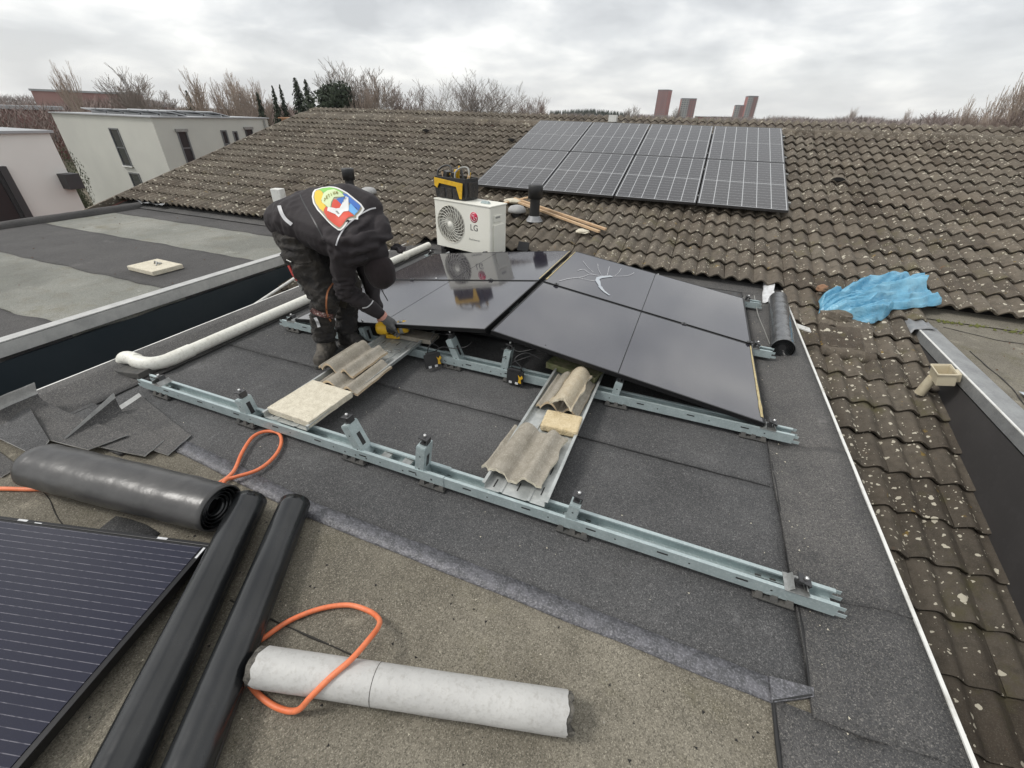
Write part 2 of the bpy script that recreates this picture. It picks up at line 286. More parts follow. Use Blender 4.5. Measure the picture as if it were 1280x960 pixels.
# ---------------------------------------------------------------- mesh helpers
class MB:
    def __init__(s): s.v = []; s.f = []; s.mi = []; s.smooth = []
    def add(s, vs, fs, mi=0, sm=False):
        o = len(s.v); s.v += [tuple(v) for v in vs]
        for f in fs: s.f.append(tuple(i+o for i in f)); s.mi.append(mi); s.smooth.append(sm)
        return s
    def box(s, c, d, rz=0., rx=0., ry=0., mi=0, mat=None):
        T = mat or (Matrix.Translation(c) @ Matrix.Rotation(rz, 4, 'Z') @ Matrix.Rotation(ry, 4, 'Y') @ Matrix.Rotation(rx, 4, 'X'))
        x, y, z = d[0]/2, d[1]/2, d[2]/2
        vs = [T @ Vector(p) for p in ((-x,-y,-z),(x,-y,-z),(x,y,-z),(-x,y,-z),(-x,-y,z),(x,-y,z),(x,y,z),(-x,y,z))]
        return s.add(vs, [(0,3,2,1),(4,5,6,7),(0,1,5,4),(1,2,6,5),(2,3,7,6),(3,0,4,7)], mi)
    def bar(s, a, b, w, h, up=(0,0,1), mi=0):
        a, b = Vector(a), Vector(b); z = (b-a); l = z.length; z.normalize(); u = Vector(up); x = z.cross(u)
        if x.length < 1e-4: x = Vector((1,0,0))
        x.normalize(); y = x.cross(z); 
        T = Matrix(((x.x,z.x,-y.x*-1,(a.x+b.x)/2),(x.y,z.y,y.y,(a.y+b.y)/2),(x.z,z.z,y.z,(a.z+b.z)/2),(0,0,0,1)))
        return s.box((0,0,0), (w,l,h), mat=T, mi=mi)
    def tube(s, pts, r, n=10, cap=True, mi=0, squash=1.):
        pts = [Vector(p) for p in pts]; k = len(pts); rr = r if isinstance(r, (list, tuple)) else [r]*k
        rings = []; px = None
        for i, p in enumerate(pts):
            d = (pts[min(i+1,k-1)]-pts[max(i-1,0)]).normalized()
            if px is None: px = d.orthogonal().normalized()
            x = (px-d*px.dot(d)).normalized(); px = x; y = d.cross(x)
            rings.append([p+(x*math.cos(a)+y*math.sin(a)*squash)*rr[i] for a in [2*math.pi*j/n for j in range(n)]])
        vs = [v for ring in rings for v in ring]
        fs = [(i*n+j, i*n+(j+1)%n, (i+1)*n+(j+1)%n, (i+1)*n+j) for i in range(k-1) for j in range(n)]
        s.add(vs, fs, mi, True)
        if cap:
            s.add(rings[0], [tuple(range(n))[::-1]], mi); s.add(rings[-1], [tuple(range(n))], mi)
        return s
    def lathe(s, prof, c=(0,0,0), n=20, axis='Z', mi=0, T=None):
        T = T or Matrix.Translation(c)
        vs = []; 
        for r, z in prof:
            for j in range(n):
                a = 2*math.pi*j/n; vs.append(T @ Vector((r*math.cos(a), r*math.sin(a), z)))
        fs = [(i*n+j, i*n+(j+1)%n, (i+1)*n+(j+1)%n, (i+1)*n+j) for i in range(len(prof)-1) for j in range(n)]
        return s.add(vs, fs, mi, True)
    def grid(s, P, mi=0, sm=True):
        """P[i][j] points"""
        n, k = len(P), len(P[0]); vs = [p for row in P for p in row]
        return s.add(vs, [(i*k+j, (i+1)*k+j, (i+1)*k+j+1, i*k+j+1) for i in range(n-1) for j in range(k-1)], mi, sm)
    def prism(s, poly, z0, z1, mi=0, T=None):
        n = len(poly); T = T or Matrix.Identity(4)
        vs = [T @ Vector((x, y, z0)) for x, y in poly]+[T @ Vector((x, y, z1)) for x, y in poly]
        return s.add(vs, [tuple(range(n))[::-1], tuple(range(n, 2*n))]+[(i, (i+1) % n, (i+1) % n+n, i+n) for i in range(n)], mi)
    def mesh(s, name, mats, off=None):
        me = bpy.data.meshes.new(name)
        vs = s.v if off is None else [(v[0]-off[0], v[1]-off[1], v[2]-off[2]) for v in s.v]
        me.from_pydata(vs, [], s.f)
        for m in (mats if isinstance(mats, (list, tuple)) else [mats]): me.materials.append(m) if m else None
        me.polygons.foreach_set('material_index', s.mi); me.polygons.foreach_set('use_smooth', s.smooth); me.update()
        return me
    def build(s, name, mats, parent=None, bevel=0., solid=0., weld=False):
        off = None
        if parent is not None:
            o_ = parent
            off = Vector((0,0,0))
            if not parent.get('_local'): off = Vector(parent.get('_org', (0,0,0)))
        me = s.mesh(name, mats, off)
        if weld:
            bm = bmesh.new(); bm.from_mesh(me); bmesh.ops.remove_doubles(bm, verts=bm.verts, dist=1e-5); bmesh.ops.recalc_face_normals(bm, faces=bm.faces); bm.to_mesh(me); bm.free()
        o = bpy.data.objects.new(name, me); COL.objects.link(o)
        if parent is not None: o.parent = parent; o['_org'] = parent.get('_org', (0,0,0)); o['_local'] = parent.get('_local', 0)
        if solid:
            md = o.modifiers.new('solid', 'SOLIDIFY'); md.thickness = solid; md.offset = -1
        if bevel:
            md = o.modifiers.new('bevel', 'BEVEL'); md.width = bevel; md.segments = 2; md.limit_method = 'ANGLE'; md.angle_limit = R_(40)
        return o

def thing(name, label, cat, loc=(0,0,0), rz=0., group=None, local=False, kind=None, rot=None):
    """an Empty at the thing's base; parts built in world space (local=False) or in its own space (local=True)"""
    o = bpy.data.objects.new(name, None); COL.objects.link(o); o.empty_display_size = .1
    o.location = loc; o.rotation_euler = rot or (0, 0, rz)
    if label: o['label'] = label
    if cat: o['category'] = cat
    if group: o['group'] = group
    if kind: o['kind'] = kind
    o['_org'] = tuple(loc); o['_local'] = 1 if local else 0
    return o
def tag(o, label, cat, group=None, kind=None):
    if label: o['label'] = label
    if cat: o['category'] = cat
    if group: o['group'] = group
    if kind: o['kind'] = kind
    return o
def structure(o, label=None):
    o['kind'] = 'structure'
    if label: o['label'] = label
    return o
def copy_tree(o, parent=None):
    c = o.copy(); COL.objects.link(c)
    if parent is not None: c.parent = parent
    for ch in list(o.children): copy_tree(ch, c)
    return c
def bez(pts, n=10):
    """Catmull-Rom through pts"""
    P = [Vector(p) for p in pts]; out = []
    for i in range(len(P)-1):
        a = P[max(i-1,0)]; b = P[i]; c = P[i+1]; d = P[min(i+2, len(P)-1)]
        for k in range(n):
            t = k/n; out.append(.5*((2*b)+(c-a)*t+(2*a-5*b+4*c-d)*t*t+(3*b-a-3*c+d)*t**3))
    out.append(P[-1]); return out
def text_mesh(body, size, mat_, name, parent, T, extrude=.0008, shear=0, spacing=1.):
    cu = bpy.data.curves.new(name, 'FONT'); cu.body = body; cu.size = size; cu.extrude = extrude; cu.align_x = 'CENTER'; cu.align_y = 'CENTER'; cu.space_character = spacing; cu.shear = shear
    tmp = bpy.data.objects.new('tmp', cu); COL.objects.link(tmp)
    dg = bpy.context.evaluated_depsgraph_get(); me = bpy.data.meshes.new_from_object(tmp.evaluated_get(dg))
    bpy.data.objects.remove(tmp); me.materials.clear(); me.materials.append(mat_); me.transform(T)
    o = bpy.data.objects.new(name, me); COL.objects.link(o); o.parent = parent; o['_local'] = parent.get('_local', 0); o['_org'] = parent.get('_org', (0,0,0))
    return o

# ================================================================ SETTING
SL = .2704                                     # pitch of the tiled roof
TY0, TZ0 = 6.938, .5561
def tz(y): return TZ0+(y-TY0)*math.tan(SL)     # height of the tile crests
GZ = -6.2
gm = MB(); gm.add([(-3000,-3000,GZ),(3000,-3000,GZ),(3000,3000,GZ),(-3000,3000,GZ)], [(0,1,2,3)])
structure(gm.build('ground', M['ground']))

def felt(name, x0, x1, y0, y1, z0, z1, m, seed=0, wob=.006, prof=None, parent=None, nx=None):
    """a sheet of roofing felt with slightly wandering edges; prof(x) adds height"""
    b = MB(); nx = nx or max(2, int((x1-x0)/.08)); ny = max(2, int((y1-y0)/.08)); P = []
    for j in range(ny+1):
        y = y0+(y1-y0)*j/ny; row = []
        for i in range(nx+1):
            x = x0+(x1-x0)*i/nx
            wx = wob*noise.noise((y*3+seed, 1.3*seed, 0)) if i in (0, nx) else 0
            wy = wob*noise.noise((x*3+seed, 7.7+seed, 2)) if j in (0, ny) else 0
            row.append((x+wx, y+wy, z1+(prof(x, y) if prof else 0)+.0025*noise.noise((x*2.1, y*2.1, seed))))
        P.append(row)
    P = [list(c) for c in zip(*P)]
    b.grid(P)
    edge = [P[i][0] for i in range(nx+1)]+[P[nx][j] for j in range(1, ny+1)]+[P[i][ny] for i in range(nx-1, -1, -1)]+[P[0][j] for j in range(ny-1, 0, -1)]
    n = len(edge); b.add(edge+[(p[0], p[1], z0) for p in edge], [(i, i+n, (i+1) % n+n, (i+1) % n) for i in range(n)])
    return b.build(name, m, parent, weld=True)

# our own flat roof: the top of a box dormer standing in the tiled slope
b = MB(); b.box((-1.275, 1.45, -1.5), (4.79, 7.9, 3.0)); deck = structure(b.build('flat_roof', M['bit_old']))
deck['label'] = 'weathered brown felt flat roof the work stands on'
# side cladding of our dormer and front wall down to the ground (the house under the roof)
hs = thing('house', 'terraced house under the tiled roof with charcoal clad dormer sides', 'house')
b = MB(); b.box((1.135, 1.45, -1.52), (.02, 7.86, 3.0)); b.box((-3.685, 1.45, -1.52), (.02, 7.86, 3.0)); b.build('cladding', M['dark_clad'], hs)
b = MB(); b.box((-1.2, 6.3, -4.4), (17.8, 16.0, 3.4)); b.build('wall', M['red_brick'], hs)

def kerb_r(x, y):
    return .044*max(0, min(1, (x-.86)/.13))**1.5-.006*math.exp(-((x-.86)/.04)**2)
def kerb_l(x, y):
    return .05*max(0, min(1, (-3.42-x)/.14))**1.4
feltset = []
def addfelt(*a, **k):
    o = structure(felt(*a, **k)); feltset.append(o); return o
addfelt('roofing_felt', -3.3, .735, 1.00, 2.045, -.001, .0050, M['bit_new'], seed=1)
addfelt('roofing_felt', -3.3, .735, 2.035, 3.06, -.001, .0090, M['bit_new'], seed=2)
addfelt('roofing_felt', -3.3, .735, 3.05, 4.08, -.001, .0052, M['bit_new'], seed=3)
addfelt('roofing_felt', -3.3, .735, 4.07, 5.42, -.001, .0092, M['bit_new'], seed=4)
addfelt('roofing_felt', -3.668, -3.27, .80, 5.42, -.001, .0125, M['bit_edge'], seed=5, prof=kerb_l)
addfelt('roofing_felt', -3.30, -2.62, .86, 1.10, -.001, .0140, M['bit_new'], seed=6)
addfelt('roofing_felt', .725, 1.118, .930, 1.425, -.001, .0128, M['bit_edge'], seed=7, prof=kerb_r)
addfelt('roofing_felt', .725, 1.118, 1.415, 2.45, -.001, .0150, M['bit_edge'], seed=8, prof=kerb_r)
addfelt('roofing_felt', .725, 1.118, 2.44, 5.42, -.001, .0132, M['bit_edge'], seed=9, prof=kerb_r)
addfelt('roofing_felt', .600, 1.118, -2.4, .945, -.001, .0110, M['bit_edge'], seed=10, prof=kerb_r)
# foil faced lap strip along the near edge
b = MB(); P = []
for i in range(120):
    x = -2.46+i*(3.07/119); w = .004*noise.noise((x*4, 0, 0)); slope = .08*max(0, (-1.4-x))/1.06
    P.append([(x, .930+w+slope, -.0005), (x, .930+w+slope, .0080), (x, .965+slope, .0088), (x, 1.012+.004*noise.noise((x*5, 3, 0))+slope, .0082), (x, 1.012+slope, .002)])
P = P+[]
b.grid(P); structure(b.build('lap_strip', M['foil']))
b = MB(); b.add([(.60,.925,.0155),(.735,1.0,.0155),(.738,1.03,.0155),(.60,1.012,.0155),(.60,.925,.004),(.735,1.0,.004),(.738,1.03,.004),(.60,1.012,.004)], [(0,1,2,3),(0,4,5,1),(1,5,6,2),(3,2,6,7),(0,3,7,4)]); structure(b.build('lap_strip', M['foil']))
# black bitumen beads squeezed out along the seams
b = MB()
def bead(pts, r):
    pp = []
    for i in range(len(pts)-1):
        a, c = Vector(pts[i]), Vector(pts[i+1]); n = max(2, int((c-a).length/.03))
        for k in range(n): pp.append(a.lerp(c, k/n))
    pp = [p+Vector((noise.noise(p*6)*.008, noise.noise(p*6+Vector((9,9,9)))*.008, 0)) for p in pp]
    b.tube(pp, [r*(.6+.9*abs(noise.noise(p*9))) for p in pp], 5)
bead([(-3.25, 2.04, .0075), (.73, 2.035, .0075)], .0050); bead([(-3.25, 3.055, .0075), (.73, 3.05, .0075)], .005)
bead([(.731, 1.02, .012), (.73, 2.4, .012), (.73, 5.2, .012)], .0055); bead([(.735, 1.0, .012), (.606, .935, .012), (.603, -2.3, .006)], .0075)
bead([(.73, 1.42, .014), (.86, 1.42, .012), (1.11, 1.42, .055)], .005); bead([(.73, 2.445, .014), (.86, 2.445, .012), (1.11, 2.45, .055)], .005)
bead([(-3.268, .85, .012), (-3.268, 5.3, .012)], .005)
structure(b.build('seam_bead', mat('seam bitumen', (.018, .018, .018), .6)))
# seams and lifted patches of the old felt, lower left
b = MB()
bead([(-2.95, .62, .001), (-2.5, .50, .001), (-2.18, .42, .001)], .003); bead([(-1.35, .50, .001), (-.72, .52, .001)], .004); bead([(-3.6, -.55, .001), (.6, -.62, .001)], .004)
structure(b.build('old_seam', mat('old seam', (.03, .028, .024), .9)))
addfelt('felt_patch', -2.20, -1.92, .40, .60, -.001, .006, M['bit_new'], seed=14, wob=.06)
# white edge trims of our roof
b = MB(); 
for x0, x1 in ((1.117, 1.131), (-3.681, -3.667)):
    xs = (x0+x1)/2; n = 60
    P = [[(x0+.003*noise.noise((y*2, x0, 0)), y, .0), (x0+.003*noise.noise((y*2, x0, 0)), y, .063), (x1, y, .063), (x1+.001, y, -.03)] for y in [-2.4+7.8*i/n for i in range(n+1)]]
    b.grid(P, sm=False)
tr = b.build('edge_trim', M['white_trim'], deck)

# ---- the tiled roof
roof = structure(thing('tiled_roof', None, None)); roof['label'] = 'long slope of lichen spotted grey brown concrete roof tiles'
b = MB()
yr = 10.50
b.add([(-10.3, -1.2, tz(-1.2)-.12), (8.3, -1.2, tz(-1.2)-.12), (8.3, yr, tz(yr)-.12), (-10.3, yr, tz(yr)-.12), (8.3, 22, tz(yr)-3.2), (-10.3, 22, tz(yr)-3.2), (-10.3,-1.2,-4), (8.3,-1.2,-4)], [(0,1,2,3),(3,2,4,5),(0,6,7,1)])
b.build('underlay', mat('dark underlay', (.03, .028, .026), .9), roof)
b = MB(); b.add([(-10.32, -1.2, tz(-1.2)-.1), (-10.32, yr, tz(yr)-.1), (-10.32, 22, tz(yr)-3.1), (-10.32, 22, -6.2), (-10.32, -1.2, -6.2)], [(0,1,2,3,4)]); b.build('gable_wall', M['red_brick'], roof)
TW, TC = .311, .3285
def tile_profile(u, seed):
    # two rolls to a tile, the second a shade flatter, lap groove at the left
    r = .5+.5*math.cos(2*math.pi*(2*u-.5)); r = r**.85
    h = -.047+.047*r*(1 if u < .5 else .94)
    if u < .035: h -= .006
    return h
def tile_mesh(seed):
    b = MB(); q = random.Random(seed); n = 14; jl = q.uniform(-.003, .004)
    us = [.0]+[i/n for i in range(1, n)]+[1.0]
    def pt(u, v, dz): return Vector((u*TW+(.004 if u == 0 else 0), v, tile_profile(u, seed)+dz))
    lift = .031
    front = [pt(u, -.004+.003*math.sin(u*7+seed), lift) for u in us]
    mid = [pt(u, .004, lift+.003) for u in us]
    back = [pt(u, TC+.012, 0.) for u in us]
    under = [p-Vector((0, -.004, .020)) for p in front]
    b.grid([under, front], sm=False); b.grid([front, mid, back], sm=True)
    # right hand edge so that the lap reads
    b.add([front[-1], back[-1], back[-1]-Vector((0,0,.014)), front[-1]-Vector((0,0,.014))], [(0,1,2,3)])
    b.add([front[0], back[0], back[0]-Vector((0,0,.014)), front[0]-Vector((0,0,.014))], [(3,2,1,0)])
    return b
variants = [tile_mesh(i) for i in range(5)]
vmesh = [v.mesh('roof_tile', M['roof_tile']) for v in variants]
places = []
NC = 17
for m in range(-31, 29):
    x = -.735+TW*m
    for k in range(-NC, 20):
        y = 5.40-.3165*k
        if k >= 1:
            ingap = (1.10 < x+.02 and x < 2.10) or (-4.80 < x and x < -3.60)
            if not ingap or y < -.7: continue
        places.append((x, y, k, m))
cp = Vector((0, 0, 1.64))
def score(p):
    d = (Vector((p[0]+.15, p[1]+.15, tz(p[1])))-cp); 
    hidden = (-4.9 < p[0] < -3.5 and p[2] > 0) or (-3.2 < p[0] < .9 and 6.95 < p[1] < 10.0)
    return d.length+(100 if hidden else 0)
places.sort(key=score)
rest = MB(); TR = random.Random(3)
for i, (x, y, k, m) in enumerate(places):
    # a few tiles have slipped or sit proud
    dz = TR.uniform(-.003, .004); ry = TR.uniform(-.010, .010); rz = TR.uniform(-.008, .008); dyy = TR.uniform(-.006, .006)
    T = Matrix.Translation((x+TR.uniform(-.002, .002), y+dyy, tz(y)+dz)) @ Matrix.Rotation(SL+TR.uniform(-.006, .006), 4, 'X') @ Matrix.Rotation(rz, 4, 'Z') @ Matrix.Rotation(ry, 4, 'Y')
    vi = TR.randrange(5)
    if i < 300:
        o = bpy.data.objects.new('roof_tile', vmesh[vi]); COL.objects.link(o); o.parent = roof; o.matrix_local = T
    else:
        v = variants[vi]; base = len(rest.v)
        rest.v += [tuple(T @ Vector(p)) for p in v.v]; rest.f += [tuple(a+base for a in f) for f in v.f]; rest.mi += v.mi; rest.smooth += v.smooth
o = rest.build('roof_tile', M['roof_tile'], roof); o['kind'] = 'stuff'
# ridge caps
rm = MB(); P = []
for y_ in (0, .40):
    P.append([(y_, .125*math.cos(a)*(1.06 if y_ == 0 else .97), .09*math.sin(a)*(1.06 if y_ == 0 else .97)) for a in [math.pi*j/8 for j in range(9)]])
rm.grid(P); rm.add([P[0][j] for j in range(9)], [tuple(range(9))]); rme = rm.mesh('ridge_tile', M['roof_tile'])
for i in range(47):
    o = bpy.data.objects.new('ridge_tile', rme); COL.objects.link(o); o.parent = roof
    o.location = (-10.35+.395*i, yr, tz(yr)-.070+TR.uniform(-.004, .004)); o.rotation_euler = (0, TR.uniform(-.012, .012), TR.uniform(-.012, .012))
# slightly proud vent tiles seen as dark humps on the slope
vt = MB(); 
for j in range(5): pass
P = [[(.15+.10*math.cos(a)*s, v, .055*math.sin(a)*s) for a in [math.pi*j/8 for j in range(9)]] for v, s in ((0, 1), (.08, .85), (.22, .3))]
vt.grid(P); vt.add(P[0], [tuple(range(9))], mi=1); vtm = vt.mesh('vent_tile', [M['roof_tile'], M['black_plastic']])
for m, k in ((8, -9), (17, -12), (-17, -13), (-10, -12), (-5, -9)):
    o = bpy.data.objects.new('vent_tile', vtm); COL.objects.link(o); o.parent = roof; y = 5.40-.3165*k; o.location = (-.735+TW*m, y, tz(y)+.02); o.rotation_euler = (SL, 0, 0)
# lichened verge boards at the left gable
b = MB(); b.bar((-10.36, -1.2, tz(-1.2)-.06), (-10.36, yr, tz(yr)-.06), .05, .14); b.build('verge_board', M['roof_tile'], roof)
# back gutter of black felt where the slope meets the two dormers
for x0, x1, zz in ((-3.66, 1.1, .0145), (2.4, 7.2, .014), (-9.6, -4.8, .014)):
    b = MB(); b.add([(x0, 5.28, zz), (x1, 5.28, zz), (x1, 5.52, .06), (x0, 5.52, .06)], [(0,1,2,3)]); structure(b.build('roofing_felt', M['bit_edge'] if x0 < 2 else M['bit_right']))

# ---- left neighbour's dormer
nd = thing('neighbouring_dormer', 'flat roofed dormer left of the worker with banded felt and dark side wall', 'dormer')
b = MB(); b.box((-7.2, 1.45, -1.55), (4.98, 7.84, 2.94)); b.build('wall', M['dark_clad'], nd)
b = MB()
for y0, y1, mi in ((-2.45, .35, 0), (.35, 1.55, 1), (1.55, 2.66, 0), (2.66, 3.86, 1), (3.86, 4.86, 0), (4.86, 5.45, 1)): pass
def ndfelt(nm, y0, y1, z, m, seed):
    o = felt(nm, -9.62, -4.74, y0, y1, -.10, z, m, seed=seed, wob=.05, parent=nd, prof=lambda x, y: .05*max(0, (x+4.95)/.2)); return o
ndfelt('felt_strip', -2.45, .6, -.004, M['bit_side'], 21); ndfelt('felt_strip', .58, 1.72, .000, M['bit_side_dark'], 22); ndfelt('felt_strip', 1.70, 2.72, -.004, M['bit_side'], 23)
ndfelt('felt_strip', 2.70, 3.84, .000, M['bit_side_dark'], 24); ndfelt('felt_strip', 3.82, 4.88, -.004, M['bit_side'], 25); ndfelt('felt_strip', 4.86, 5.42, .000, M['bit_side_dark'], 26)
b = MB(); b.box((-4.70, 1.45, .012), (.03, 7.9, .10)); b.box((-4.74, 1.45, .071), (.10, 7.9, .008)); b.build('fascia', M['pale_zinc'], nd)
b = MB(); P = []
for i in range(80):
    y = -2.4+8.05*i/79; P.append([(-9.64+.085*math.cos(a)+.01*noise.noise((y*2, a, 0)), y, .0+.095*math.sin(a)+.006*noise.noise((y*3, a, 4))) for a in [math.pi*j/8 for j in range(9)]])
b.grid(P); b.build('kerb', M['bit_side_dark'], nd)
b = MB(); P = [[(-9.75+.8*i/12, 5.35+.26*j/5+.05*noise.noise((i*.4, j*.4, 3)), .10+.05*noise.noise((i*.5, j*.6, 0))-.02*j/5) for j in range(6)] for i in range(13)]
b.grid(P); b.build('lead_flashing', M['lead'], nd)
# ---- right neighbour's dormer
rd = thing('neighbouring_dormer', 'flat roofed dormer at the right frame edge with charcoal side wall and grey metal trim', 'dormer')
b = MB(); b.box((4.74, 1.45, -1.56), (4.98, 7.84, 2.96)); b.build('wall', M['black_wall'], rd)
felt('felt_roof', 2.40, 7.2, -2.4, 5.4, -.09, .004, M['bit_right'], seed=31, parent=rd)
b = MB(); n = 40; P = []
for i in range(n+1):
    y = -2.4+7.42*i/n; w = .002*noise.noise((y*2, 0, 0)); P.append([(2.236+w, y, -.062), (2.232+w, y, .018)])
b.grid(P, sm=False); P = []
for i in range(n+1):
    y = -2.4+7.42*i/n; w = .002*noise.noise((y*2, 0, 0)); P.append([(2.247+w, y, .022), (2.30, y, .024), (2.36, y, .016), (2.425, y, .006+.002*noise.noise((y*3,1,1)))])
b.grid(P, sm=False); b.build('fascia', M['zinc'], rd)
b = MB(); b.box((2.2405, 1.31, .0215), (.014, 7.42, .007)); b.build('edge_trim', M['white_trim'], rd)
b = MB(); 
_old = b
bead([(2.50, 4.55, .008), (2.51, 3.9, .008), (2.40, 3.3, .008), (2.44, 1.5, .008)], .005); bead([(2.5, 5.1, .008), (2.85, 4.95, .008), (4.5, 4.9, .008)], .004); bead([(2.95, 4.0, .008), (4.6, 3.9, .008)], .004)
b.build('seam_bead', M['boot'], rd)
b = MB(); P = [[(2.16+.22*i/8+.02*noise.noise((i*.7, j*.7, 1)), 4.93+.42*j/8-.10*(8-i)/8*(j < 3), .035+.035*noise.noise((i*.5, j*.5, 8))+(-.10+.02*j if i == 0 else 0)) for j in range(9)] for i in range(9)]
b.grid(P); b.build('lead_flashing', M['lead'], rd, solid=.004)

# crumpled lead and a lump of mortar at the foot of the tarpaulin
b = MB(); P = []
for i in range(26):
    row = []
    for j in range(18):
        x = 1.40+.46*i/25; y = 4.36+.56*j/17
        row.append((x, y, tz(y)+.018+.045*abs(noise.noise((x*9, y*7, 2)))+.018*noise.noise((x*22, y*18, 5))-.05*(i in (0, 25))-.05*(j == 0)))
    P.append(row)
b.grid(P); o = b.build('lead_flashing', M['roof_tile'], None, solid=.004); tag(o, 'crumpled weathered lead sheet dressed over the tiles below the blue tarpaulin', 'flashing')
def rock(c, r, seed, name, m, parent=None, sq=(1,1,1)):
    b = MB(); P = []
    for i in range(9):
        th = math.pi*i/8; row = []
        for j in range(13):
            ph = 2*math.pi*j/12; d = Vector((math.sin(th)*math.cos(ph), math.sin(th)*math.sin(ph), math.cos(th)))
            k = 1+.35*noise.noise(d*1.6+Vector((seed, 0, 0)))
            row.append(Vector(c)+Vector((d.x*r*sq[0], d.y*r*sq[1], d.z*r*sq[2]))*k)
        P.append(row)
    b.grid(P, sm=False); return b.build(name, m, parent, weld=True)
o = rock((1.56, 4.90, tz(4.9)+.035), .10, 3, 'mortar_lump', M['roof_tile'], None, (1.6, .6, .6)); tag(o, 'mossy mortar lump lying on the tiles under the blue tarpaulin edge', 'rubble')
o = rock((1.47, 5.33, tz(5.33)+.05), .06, 6, 'brick_shard', mat('broken clay', (.30, .16, .09), .9, var=(.22, .13, .08), vscale=20), None, (1., .8, .7)); tag(o, 'orange brown broken brick piece beside the left end of the tarpaulin', 'rubble')
o = rock((-1.32, 5.95, tz(5.95)+.05), .085, 9, 'tile_shard', M['slab'], None, (1.1, 1., .35)); tag(o, 'pale broken tile shard on the slope just below the wooden laths', 'rubble')
o = rock((-2.62, 6.62, tz(6.62)+.05), .11, 11, 'tile_shard', M['slab'], None, (1.3, .7, .35)); tag(o, 'pale broken tile piece under the upper end of the wooden laths', 'rubble')
# wooden laths
lt = thing('timber_lath', 'two new pine laths lying together across the tiles below the roof panels', 'laths')
for dx, a, c in ((0, (-2.62, 6.70), (-1.03, 6.06)), (.03, (-2.50, 6.58), (-1.10, 5.98))):
    b = MB(); b.bar((a[0], a[1], tz(a[1])+.055), (c[0], c[1], tz(c[1])+.055), .045, .028); b.build('lath', M['wood'], lt, bevel=.002)
b = MB(); b.bar((-2.75, 6.50, tz(6.5)+.05), (-2.38, 6.76, tz(6.76)+.07), .05, .02); o = b.build('timber_offcut', M['wood'], None, bevel=.002); tag(o, 'short pale timber offcut at the upper end of the long laths', 'offcut')

# vents
def vent(x, y, label, capw=.105, h=.50):
    z = tz(y)-.03; t = thing('roof_vent', label, 'vent pipe', (x, y, z), group='black vent pipes on the tiled roof')
    b = MB(); b.lathe([(.072, 0), (.07, h-.02), (.072, h)], (x, y, z), 20); b.build('pipe', M['black_plastic'], t)
    b = MB(); b.lathe([(.078, h-.17), (capw, h-.175), (capw, h-.012), (capw-.008, h), (.0, h+.002)], (x, y, z), 24); b.build('cap', M['black_plastic'], t)
    b = MB(); b.lathe([(.13, .02), (.10, .05), (.085, .08), (.075, .09)], (x, y, z), 20); b.build('collar', M['lead'], t)
vent(-2.115, 6.22, 'black round topped vent pipe right of the outdoor air unit')
vent(-5.50, 6.36, 'black vent pipe rising behind the back of the bent worker', .10, .46)
def dome(x, y, label):
    z = tz(y); t = thing('vent_dome', label, 'vent cowl', (x, y, z), group='grey mushroom vents')
    b = MB(); b.lathe([(.06, -.03), (.06, .06)], (x, y, z), 14); b.build('stem', M['black_plastic'], t)
    b = MB(); b.lathe([(.11, .045), (.135, .05), (.13, .09), (.10, .125), (.05, .14), (0, .143)], (x, y, z), 22); b.build('dome', M['dome'], t)
dome(-2.42, 6.30, 'grey mushroom vent dome between the air unit and the black vent pipe'); dome(-5.18, 6.42, 'grey mushroom vent dome right of the vent pipe behind the worker')

# ================================================================ ROOF ARRAY (2 rows of 4)
AX, AY, AZ = -3.4263, 6.9059, .6717; PW, PH, PG = 1.136, 1.674, .020
def roof_panel():
    t = thing('solar_panel', 'x', 'solar panel', local=True)
    w, h = PW, PH; f = .014
    b = MB()
    for c, d in (((w/2, f/2, -.017), (w, f, .034)), ((w/2, h-f/2, -.017), (w, f, .034)), ((f/2, h/2, -.017), (f, h-2*f, .034)), ((w-f/2, h/2, -.017), (f, h-2*f, .034))): b.box(c, d)
    b.build('frame', M['pv_frame_silver'], t, bevel=.0015)
    b = MB(); b.box((w/2, h/2, -.008), (w-2*f, h-2*f, .008)); b.build('backsheet', M['pv_back'], t)
    x0, x1 = f+.007, w-f-.007; cw = (x1-x0)/6; hh = (h-2*f-.012)/2
    me = None
    for j in range(2):
        for i in range(6):
            if me is None:
                b = MB(); b.box((0, 0, 0), (cw-.011, hh-.024, .003)); me = b.mesh('cell_string', M['pv_cell'])
            o = bpy.data.objects.new('cell_string', me); COL.objects.link(o); o.parent = t; o['_local'] = 1
            o.location = (x0+cw*(i+.5), f+.006+hh*(j+.5)+(0 if j == 0 else 0), -.0025)
    return t
proto = roof_panel(); pos = ['leftmost', 'second from the left', 'second from the right', 'rightmost']
cols = ['far left panel', 'second panel from the left', 'third panel from the left', 'far right panel']
for r in range(2):
    for c in range(4):
        o = proto if (r, c) == (0, 0) else copy_tree(proto)
        u = c*(PW+PG); v = r*(PH+PG)
        o.location = (AX+u, AY+v*math.cos(SL), AZ+v*math.sin(SL)); o.rotation_euler = (SL, 0, 0)
        o['label'] = 'gridded solar panel on the tiled roof, %s of the %s row' % (['far left', 'second from left', 'second from right', 'far right'][c], ['lower', 'upper'][r])
        o['group'] = 'solar panels in the array on the tiled roof'
for k, (v) in enumerate((.35, 1.35, 2.05, 3.05)):
    y = AY+v*math.cos(SL); z = AZ+v*math.sin(SL)-.034-.022
    b = MB(); b.bar((AX-.05, y, z), (AX+4*(PW+PG)+.03, y, z), .04, .04, up=(0, -math.sin(SL), math.cos(SL))); o = b.build('mounting_rail', M['steel_dull'])
    tag(o, 'thin mounting rail under the roof array, %s from its lower edge' % ['first', 'second', 'third', 'fourth'][k], 'rail', 'rails under the roof array')

